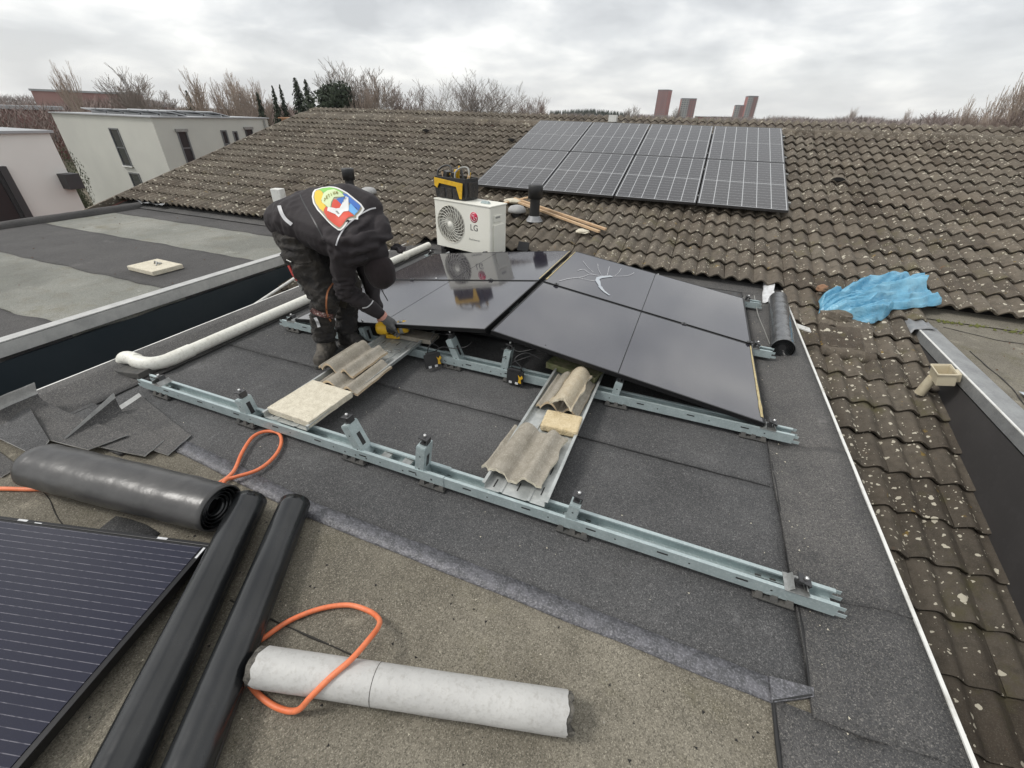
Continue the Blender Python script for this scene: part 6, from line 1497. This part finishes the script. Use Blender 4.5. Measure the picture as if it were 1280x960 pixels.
# orange house and flat grey roof beyond the ridge
h3 = thing('house', 'orange timber house with a dark window beyond the beige house', 'house', (-30, 32, 0))
b = MB(); walls(b, Vector((-34.2, 32.4, 0)), Vector((.94, .34, 0)), 7.5, Vector((-.34, .94, 0)), 8, GZ, .95); b.build('wall', M['orange_brick'], h3)
b = MB(); q = Vector((-34.2, 32.4, 0))+Vector((.94, .34, 0))*3.7+Vector((-.34, .94, 0))*4; b.box((q.x, q.y, .99), (7.8, 8.3, .08), rz=math.atan2(.34, .94)); b.build('roof', M['orange_brick'], h3)
window(h3, Vector((-34.2, 32.4, 0)), Vector((.94, .34, 0)), Vector((.34, -.94, 0)), .5, 2.6, -1.0, -.15, fr='frame_dark')
h4 = thing('flat_roof_house', 'low house with a long grey flat roof just showing above the tiled ridge', 'house', (-17, 27, 0))
b = MB(); b.box((-16.6, 27.4, -2.4), (7.0, 5.6, 7.3), rz=-.25); b.build('wall', M['red_brick'], h4)
b = MB(); b.box((-16.6, 27.4, 1.33), (7.4, 6.0, .16), rz=-.25); b.build('roof', M['flat_grey'], h4)

# ---- towers
def tower(azc, dist, wdt, dep, topz, yaw, label, face_m, side_m, floors, bays, balc=False):
    p = polar(azc, dist); t = thing('apartment_tower', label, 'tower', (p.x, p.y, GZ), R_(-azc)+yaw, 'apartment towers on the horizon', local=True)
    H = topz-GZ; b = MB(); b.box((0, 0, H/2), (wdt, dep, H)); b.build('wall', side_m, t)
    b = MB(); b.box((0, 0, H+.6), (wdt*1.02, dep*1.02, 1.2)); b.build('roof', M['tower_glass'], t)
    b = MB(); b.box((-wdt*.24, -dep/2-.3, H/2), (wdt*.50, .6, H*.995)); b.build('facade_panel', face_m, t)
    fh = H/floors; k = 0; me = None
    for i in range(2, floors):
        for j in range(bays):
            x = -wdt*.5+wdt*(j+.5)/bays; fl = -dep/2-(.95 if x < wdt*.01 else .30)
            if me is None: b = MB(); b.box((0, 0, 0), (wdt/bays*.62, .12, fh*.52)); me = b.mesh('window', M['tower_glass'])
            o = bpy.data.objects.new('window', me); COL.objects.link(o); o.parent = t; o.location = (x, fl, fh*(i+.5))
        if balc:
            b = MB(); b.box((wdt*.5+.7, -dep*.1, fh*i), (1.6, dep*.7, fh*.4)); b.build('balcony', M['tower_pale'], t)
    return t
tower(-5.45, 830, 17, 15, 1.64+830*math.tan(R_(2.64)), -.35, 'tall dark red brick apartment tower, leftmost on the horizon', M['tower_red'], M['tower_red'], 18, 5)
tower(-2.92, 840, 22, 14, 1.64+840*math.tan(R_(1.92)), .15, 'lower apartment block with pale left half and red right half, second on the horizon', M['tower_pale'], M['tower_red'], 13, 6)
tower(3.10, 900, 15, 14, 1.64+900*math.tan(R_(2.2)), .3, 'pale grey and red apartment tower at the right end of the group', M['tower_pale'], M['tower_red'], 17, 4, True)
tower(2.20, 905, 15, 13, 1.64+905*math.tan(R_(1.42)), .1, 'shorter red banded block joined to the left of the pale tower', M['tower_pale'], M['tower_red'], 12, 4, True)
def far_block(az, dist, w, d, top, m, label, yaw=0, roof='flat_grey'):
    p = polar(az, dist); t = thing('far_building', label, 'building', (p.x, p.y, GZ), R_(-az)+yaw, local=True); H = top-GZ
    b = MB(); b.box((0, 0, H/2), (w, d, H)); b.build('wall', m, t); b = MB(); b.box((0, 0, H+.25), (w+.6, d+.6, .5)); b.build('roof', M[roof], t)
    me = None
    for i in range(1, max(2, int(H/3))):
        for j in range(int(w/4)):
            if me is None: b = MB(); b.box((0, 0, 0), (1.8, .1, 1.3)); me = b.mesh('window', M['tower_glass'])
            o = bpy.data.objects.new('window', me); COL.objects.link(o); o.parent = t; o.location = (-w/2+4*(j+.5), -d/2-.05, 3*i+.2)
far_block(.9, 620, 26, 12, 1.64+620*math.tan(R_(.42)), M['red_brick'], 'low red brick block between the apartment tower pairs')
far_block(-1.0, 560, 18, 12, 1.64+560*math.tan(R_(.40)), M['red_brick'], 'low red brick block right of the pale and red apartment block')
far_block(-7.6, 600, 14, 10, 1.64+600*math.tan(R_(.30)), M['red_brick'], 'low brick building left of the tallest tower')
far_block(-61.2, 210, 26, 12, 1.64+210*math.tan(R_(.72)), mat('pinkish block', (.30, .17, .16), .9, var=(.36, .22, .2), vscale=.15), 'pinkish brick apartment block behind the beige house')
far_block(-58.9, 120, 10, 9, 1.64-120*math.tan(R_(.62)), M['red_brick'], 'low house with pale roof just left of the birch')
far_block(-57.2, 135, 8, 8, 1.64-135*math.tan(R_(.15)), M['red_brick'], 'low pale roofed house behind the roof panels of the beige house')
far_block(-65.9, 110, 9, 8, 1.64-110*math.tan(R_(.55)), M['red_brick'], 'low house with white roof at the far left')

# ---- trees: tapered trunk, real limbs, fine twigs
def bare_tree(seed, H, spread=.5, levels=5, trunk_r=.16, twig_r=.010, upright=.5, kids=3, first=.25):
    q = random.Random(seed); tr, cr = MB(), MB(); segs = []
    def seg(b, a, c, r0, r1, n=3):
        d = (c-a).normalized(); x = d.orthogonal().normalized(); y = d.cross(x); vs = []
        for p, r in ((a, r0), (c, r1)): vs += [p+(x*math.cos(2*math.pi*j/n)+y*math.sin(2*math.pi*j/n))*r for j in range(n)]
        b.add(vs, [(j, (j+1) % n, (j+1) % n+n, j+n) for j in range(n)], 0, True)
    def grow(p, d, L_, r, lev):
        k = 3; cur = p
        for i in range(k):
            nd = (d+Vector((q.uniform(-.16, .16), q.uniform(-.16, .16), q.uniform(-.02, .12)*upright*2))).normalized(); nx = cur+nd*L_/k; r1 = max(r*(1-.28/k*(i+1)), twig_r)
            seg(tr if lev <= 1 else cr, cur, nx, max(r*(1-.28/k*i), twig_r), r1, 6 if lev == 0 else 3)
            if (lev > 0 and lev < levels and i == 1) or (lev == 0 and i >= 1):
                for _ in range((kids-1 if lev < 3 else 1) if lev else 2):
                    a = q.uniform(0, 2*math.pi); s = Vector((math.cos(a), math.sin(a), 0)); grow(nx, (nd*(1-spread*.6)+s*spread*q.uniform(.7, 1.2)+Vector((0, 0, upright*.4))).normalized(), L_*q.uniform(.55, .75), r1*.55, lev+1)
            cur = nx; d = nd
        if lev < levels:
            for _ in range(kids if lev < 2 else 2):
                a = q.uniform(0, 2*math.pi); s = Vector((math.cos(a), math.sin(a), 0)); grow(cur, (d+s*spread*q.uniform(.5, 1.1)+Vector((0, 0, upright*.3))).normalized(), L_*q.uniform(.55, .78), max(r1*.62, twig_r), lev+1)
    grow(Vector((0, 0, 0)), Vector((0, 0, 1)), H*.36, trunk_r, 0)
    zl = sorted(v[2] for v in cr.v); zs = zl[int(len(zl)*.985)]; k = H/zs
    for b in (tr, cr): b.v = [(v[0]*k, v[1]*k, v[2]*k) for v in b.v]
    return tr, cr
def conifer(seed, H, R0):
    q = random.Random(seed); tr, cr = MB(), MB(); tr.tube([(0, 0, 0), (0, 0, H*.97)], [R0*.07, .02], 6)
    z = H*.08
    while z < H*.99:
        r = R0*(1-z/H)**.8*q.uniform(.75, 1.1)+.08; n = 9
        for _ in range(n):
            a = q.uniform(0, 2*math.pi); L_ = r*q.uniform(.6, 1.1); d = Vector((math.cos(a), math.sin(a), 0)); s = Vector((-d.y, d.x, 0))
            for k in range(3):
                f0, f1 = k/3, (k+1.15)/3; p0 = d*L_*f0+Vector((0, 0, z-L_*.25*f0)); p1 = d*L_*f1+Vector((0, 0, z-L_*.32*f1-.12)); w = L_*.20*(1.2-f0)
                cr.add([p0, p1+s*w+Vector((0, 0, q.uniform(-.2, .1))), p1+Vector((0, 0, -.15)), p1-s*w+Vector((0, 0, q.uniform(-.2, .1)))], [(0, 1, 2), (0, 2, 3)])
        z += H*.019
    return tr, cr
def leafy(seed, H, R0, n=2600, sz=.16, nb=16):
    q = random.Random(seed); tr, cr = MB(), MB(); tr.tube([(0, 0, 0), (.1, 0, H*.8)], [R0*.09, .03], 6)
    blobs = [(Vector((q.uniform(-.6, .6)*R0, q.uniform(-.6, .6)*R0, H*q.uniform(.18, .82))), R0*q.uniform(.3, .6)) for _ in range(16)]
    for _ in range(n):
        c, r = q.choice(blobs); d = Vector((q.gauss(0, 1), q.gauss(0, 1), q.gauss(0, 1))).normalized(); p = c+d*r*q.uniform(.75, 1.1)
        if p.z < 0: continue
        x = Vector((q.uniform(-1, 1), q.uniform(-1, 1), q.uniform(-1, 1))).normalized(); y = x.cross(d).normalized(); s = sz*q.uniform(.6, 1.4)
        cr.add([p+x*s, p+y*s, p-x*s, p-y*s], [(0, 1, 2, 3)])
    return tr, cr
def tree_proto(kind, tc, mt, mc):
    return (tc[0].mesh('trunk', mt), tc[1].mesh('crown', mc))
TP_ = {
 'bare': [tree_proto(0, bare_tree(s, 10, .62, 5, .17, .014, .45), M['bark'], M['twig']) for s in (1, 2, 3)],
 'wide': [tree_proto(0, bare_tree(s, 10, .85, 5, .22, .013, .30), M['bark'], M['twig']) for s in (11, 12)],
 'birch': [tree_proto(0, bare_tree(s, 10, .36, 4, .11, .017, .9), M['birch'], M['birch_twig']) for s in (21, 22, 23)],
 'red': [tree_proto(0, bare_tree(s, 10, .6, 5, .13, .014, .6), M['bark'], M['twig_red']) for s in (31, 32)],
 'conifer': [tree_proto(0, conifer(s, 10, r), M['bark'], M['conifer']) for s, r in ((41, 1.5), (42, 2.0))],
 'pine': [tree_proto(0, leafy(51, 10, 3.2, 9000, .15), M['bark'], M['conifer'])],
 'hedge': [tree_proto(0, leafy(61, 10, 3.6, 12000, .085), M['bark'], M['hedge']), tree_proto(0, leafy(62, 10, 3.4, 12000, .080), M['bark'], M['rust'])],
}
TQ = random.Random(99)
def tree(kind, az, dist, el, label, group, sx=1., v=None, px=None):
    """top of the crown stands at elevation el degrees seen from the roof"""
    top = 1.64+dist*math.tan(R_(el)); H = top-GZ; me = TP_[kind][v if v is not None else TQ.randrange(len(TP_[kind]))]
    p = polar(az, dist, GZ); t = bpy.data.objects.new('tree', None); COL.objects.link(t); t.location = p; t.rotation_euler = (TQ.uniform(-.03, .03), TQ.uniform(-.03, .03), TQ.uniform(0, 6.28)); s = H/10; t.scale = (s*sx, s*sx, s)
    t['label'] = label; t['category'] = 'tree'
    if group: t['group'] = group
    for nm, m_ in (('trunk', me[0]), ('crown', me[1])):
        o = bpy.data.objects.new(nm, m_); COL.objects.link(o); o.parent = t
    return t
G1 = 'trees standing left of the ridge'
tree('birch', -62.2, 72, 2.3, 'slender pale birch rising above the left end of the beige house roof', G1, .6, 0)
tree('bare', -56.6, 85, 1.95, 'round crowned bare tree standing left of the small dark conifer', G1, 1.15, 0)
tree('bare', -58.0, 95, 1.0, 'lower bare tree in front of the round crowned one', G1, 1.2, 1)
tree('conifer', -54.3, 82, 1.45, 'small dark conifer right of the round crowned bare tree', G1, 1.2, 0)
tree('birch', -52.6, 78, 2.1, 'leaning pale birch right of the small dark conifer', G1, 1.1, 1)
tree('birch', -51.4, 84, 1.7, 'shorter birch in the row behind the roof panels', G1, 1.1, 2)
tree('birch', -50.2, 80, 2.2, 'birch in the middle of the pale trunked row', G1, 1.0, 0)
tree('birch', -49.0, 86, 2.45, 'tallest of the pale trunked birches behind the beige house', G1, 1.0, 1)
tree('birch', -47.8, 82, 1.9, 'rightmost birch of the pale row, left of the dark spires', G1, 1.1, 2)
tree('conifer', -48.0, 76, 1.6, 'narrow dark conifer, leftmost of the spires', G1, .9, 0)
tree('conifer', -46.9, 78, 2.2, 'narrow dark conifer, second of the spires', G1, .95, 0)
tree('conifer', -45.9, 84, 2.3, 'narrow dark conifer, third of the spires', G1, .85, 0)
tree('conifer', -44.5, 88, 2.95, 'tall dark spruce standing in the middle of the conifers', G1, 1.15, 1)
tree('conifer', -43.4, 90, 2.85, 'tall dark spruce, rightmost of the conifers', G1, 1.1, 1)
tree('pine', -40.9, 80, 2.65, 'broad dark rounded evergreen right of the spruces', G1, 1.05, 0)
tree('bare', -39.0, 84, 3.65, 'tallest bare tree right of the dark rounded evergreen', G1, 1.25, 1)
tree('bare', -37.0, 80, 3.2, 'large bare tree sloping down to the right of the tallest one', G1, 1.15, 2)
tree('birch', -38.2, 78, 2.6, 'bare pale tree in front of the large pair above the gable', G1, 1.1, 1)
tree('red', -33.7, 88, 2.0, 'small twiggy tree behind the grey flat roof', G1, 1.2, 0)
tree('wide', -29.7, 84, 2.65, 'spreading round bare tree above the ridge, on its own', G1, 1.0, 0)
tree('bare', -27.4, 90, 2.3, 'slim bare tree between the spreading tree and the big crown', G1, .9, 1)
tree('wide', -25.2, 88, 3.2, 'big spreading bare tree above the ridge left of the roof panels', G1, .95, 1)
tree('wide', -22.9, 86, 2.7, 'bare tree at the right end of the clump left of the roof panels', G1, .9, 0)
tree('red', -20.4, 92, 1.6, 'small bare tree just left of the upper corner of the roof array', G1, 1.0, 1)
tree('birch', -18.3, 110, 1.2, 'thin bare tree above the white cap on the ridge', G1, .9, 2)
tree('bare', -8.2, 240, 1.05, 'faint bare tree left of the tallest tower', G1, 1.0, 0)
tree('bare', -4.0, 330, 1.1, 'bare tree between the two left towers', G1, .8, 1)
G2 = 'bare trees along the right horizon'
tree('birch', 12.3, 260, 1.3, 'thin tree rising alone above the right horizon', G2, .8, 0); tree('birch', 16.4, 250, 1.25, 'faint thin tree right of the lone one on the horizon', G2, .8, 2)
for k, (az, el, sx, d) in enumerate(((20.4, 1.1, .8, 95), (21.4, 1.8, .8, 90), (22.3, 2.6, .8, 85), (23.2, 3.3, .8, 80), (24.6, 3.9, .9, 78), (26.0, 4.3, .9, 76))):
    tree('birch', az, d, el, 'windswept pale birch at the right frame edge, %s from the left' % ['first', 'second', 'third', 'fourth', 'fifth', 'sixth'][k], G2, sx, k % 3)
tree('red', 19.2, 95, 1.0, 'low reddish tree left of the right edge birches', G2, 1.6, 0); tree('red', 22.3, 80, 1.1, 'low reddish tree under the right edge birches', G2, 1.4, 1); tree('red', 24.8, 90, 1.0, 'low reddish tree at the right frame edge', G2, 1.4, 0)
# hedge and beech between the two left houses
for k, (az, d, top, v, sx, lb) in enumerate(((-65.75, 33, .55, 0, .22, 'dark green shrub tree seen in the gap between the cream and the beige house'), (-65.9, 27, -1.6, 1, .20, 'rusty leaved beech low in the gap between the two houses'), (-66.6, 38, .9, 0, .26, 'dark green tree standing over the cream house roof'), (-68.6, 46, .8, 1, .3, 'brown leaved tree behind the cream house roof at the left'), (-71.5, 50, .7, 1, .3, 'reddish tree at the left frame edge behind the cream roof'))):
    t = tree('hedge', 0, 50, 0, lb, None, 1, v); H = top-GZ; t.location = polar(az, d, GZ); t.scale = (H/10*sx*1.6, H/10*sx*1.6, H/10)
# belts of scrub and distant woodland, each one mass
def belt(name, label, az0, az1, d0, d1, elf, m, n, size, seed, conif=False):
    q = random.Random(seed); b = MB()
    for _ in range(n):
        az = q.uniform(az0, az1); d = q.uniform(d0, d1); el = elf(az)+.10*noise.noise((az*1.7, seed, 0))*3*(0 if conif else 1)
        top = 1.64+d*math.tan(R_(el)); top *= 1; base = polar(az, d, GZ); H = max(2., top-GZ); p = base.copy()
        if conif:
            w = H*.11; 
            for k in range(3): a = q.uniform(0, 3.14); s = Vector((math.cos(a), math.sin(a), 0))*w; b.add([base+s, base-s, base+Vector((0, 0, H*q.uniform(.88, 1.03)))], [(0, 1, 2)])
            continue
        K = 26
        b.add([base+Vector((-.12, 0, 0)), base+Vector((.12, 0, 0)), base+Vector((q.uniform(-.6, .6), q.uniform(-.6, .6), H*.9))], [(0, 1, 2)])
        for k in range(K):
            z0 = H*q.uniform(.25, .8); a = q.uniform(0, 6.28); L_ = H*q.uniform(.18, .42); dr = Vector((math.cos(a)*.55, math.sin(a)*.55, q.uniform(.5, 1.))).normalized(); p0 = base+Vector((q.uniform(-.5, .5)*size, q.uniform(-.5, .5)*size, z0)); p1 = p0+dr*L_
            p1.z = min(p1.z, GZ+H*q.uniform(.93, 1.04)); s = Vector((q.uniform(-1, 1), q.uniform(-1, 1), 0)).normalized()*size*.022
            b.add([p0-s, p0+s, p1], [(0, 1, 2)])
    o = b.build(name, m); tag(o, label, 'woodland', kind='stuff'); return o
belt('scrub', 'reddish brown winter scrub behind the houses on the left', -72, -38, 90, 150, lambda a: .35+.35*math.sin(a*.5), M['twig_red'], 700, 3.2, 1)
belt('scrub', 'brown bare scrub just above the left part of the ridge', -40, -17, 100, 150, lambda a: .45+.2*math.sin(a*.9), M['twig'], 480, 3.0, 2)
belt('distant_woodland', 'dark far conifer wood on the horizon left of the towers', -17.6, -9.2, 420, 520, lambda a: .62+.28*math.exp(-((a+13)/3)**2), mat('far conifer', (.075, .09, .07), .95), 420, 6, 3, True)
belt('distant_woodland', 'pale brown far woodland strip along the horizon', -18, 26, 380, 620, lambda a: .46+.12*math.sin(a*.8), M['wood_far'], 1500, 9, 4)
belt('distant_woodland', 'purple brown bare woods on the right horizon', 4, 28, 180, 300, lambda a: .60+.45*max(0, (a-8)/18)+.15*math.sin(a*1.1), M['wood_far'], 1300, 6, 5)
belt('distant_woodland', 'far woodland at the extreme left horizon', -80, -56, 260, 400, lambda a: .5, M['wood_far'], 400, 7, 6)
b = MB(); b.box((-1.95, 10.50, tz(10.5)+.10), (.16, .16, .12)); b.build('ridge_vent', M['white_trim'], roof)
# crumbs of tile, grit and dead leaf on the flat roofs and tufts of moss in the gutter line
q = random.Random(17)
def grit(name, label, n, regs, sz, m):
    b = MB()
    for _ in range(n):
        x0, x1, y0, y1, z = q.choice(regs); x, y = q.uniform(x0, x1), q.uniform(y0, y1)
        s = sz*q.uniform(.4, 1.3); a = q.uniform(0, 6.28); P = [Vector((x+s*math.cos(a+k*2.1)*q.uniform(.6, 1.2), y+s*math.sin(a+k*2.1)*q.uniform(.6, 1.2), z)) for k in range(3)]+[Vector((x, y, z+s*.7))]
        b.add(P, [(0, 1, 3), (1, 2, 3), (2, 0, 3)])
    tag(b.build(name, m), label, 'grit', kind='stuff')
grit('grit', 'pale tile crumbs and grit scattered on the flat roof', 260, [(-1.6, .6, -.4, .9, .0015), (-3.2, .7, 1.1, 2.4, .010), (.74, .84, .5, 4.5, .0155), (-2.8, -1.8, .2, .6, .0015)], .0045, M['slab'])
grit('grit', 'dark bitumen crumbs on the weathered near part of the flat roof', 150, [(-1.6, .6, -.4, .9, .0015), (-2.6, .6, .2, .9, .0015)], .006, M['black_plastic'])
grit('leaf_litter', 'brown leaf scraps lying along the tile edge and on the flat roofs', 160, [(-1.2, 1.0, 4.9, 5.25, .014), (2.5, 6.0, 4.9, 5.3, .008), (-9.4, -5.0, 2.0, 5.2, .003), (2.5, 5, 3, 5, .006)], .010, M['rust'])
grit('moss', 'green moss tufts in the gutter line of the right hand dormer', 420, [(2.5, 6.5, 5.22, 5.36, .01)], .022, mat('moss', (.12, .13, .035), .95))
for o in bpy.data.objects:
    for k in ('_org', '_local'):
        if k in o: del o[k]
# air: a closed box of thin haze round camera and scene
b = MB(); b.box((0, 0, 47), (6100, 6100, 110)); b_ = b.build('haze', None)
hm = bpy.data.materials.new('thin winter haze'); hm.use_nodes = True; hm.node_tree.nodes.clear()
_o = N(hm.node_tree, 'ShaderNodeOutputMaterial'); _v = N(hm.node_tree, 'ShaderNodeVolumePrincipled'); _v.inputs['Density'].default_value = .00016; _v.inputs['Color'].default_value = (.86, .88, .90, 1); _v.inputs['Anisotropy'].default_value = .1
hm.node_tree.links.new(_v.outputs[0], _o.inputs['Volume']); b_.data.materials.clear(); b_.data.materials.append(hm); b_['kind'] = 'stuff'
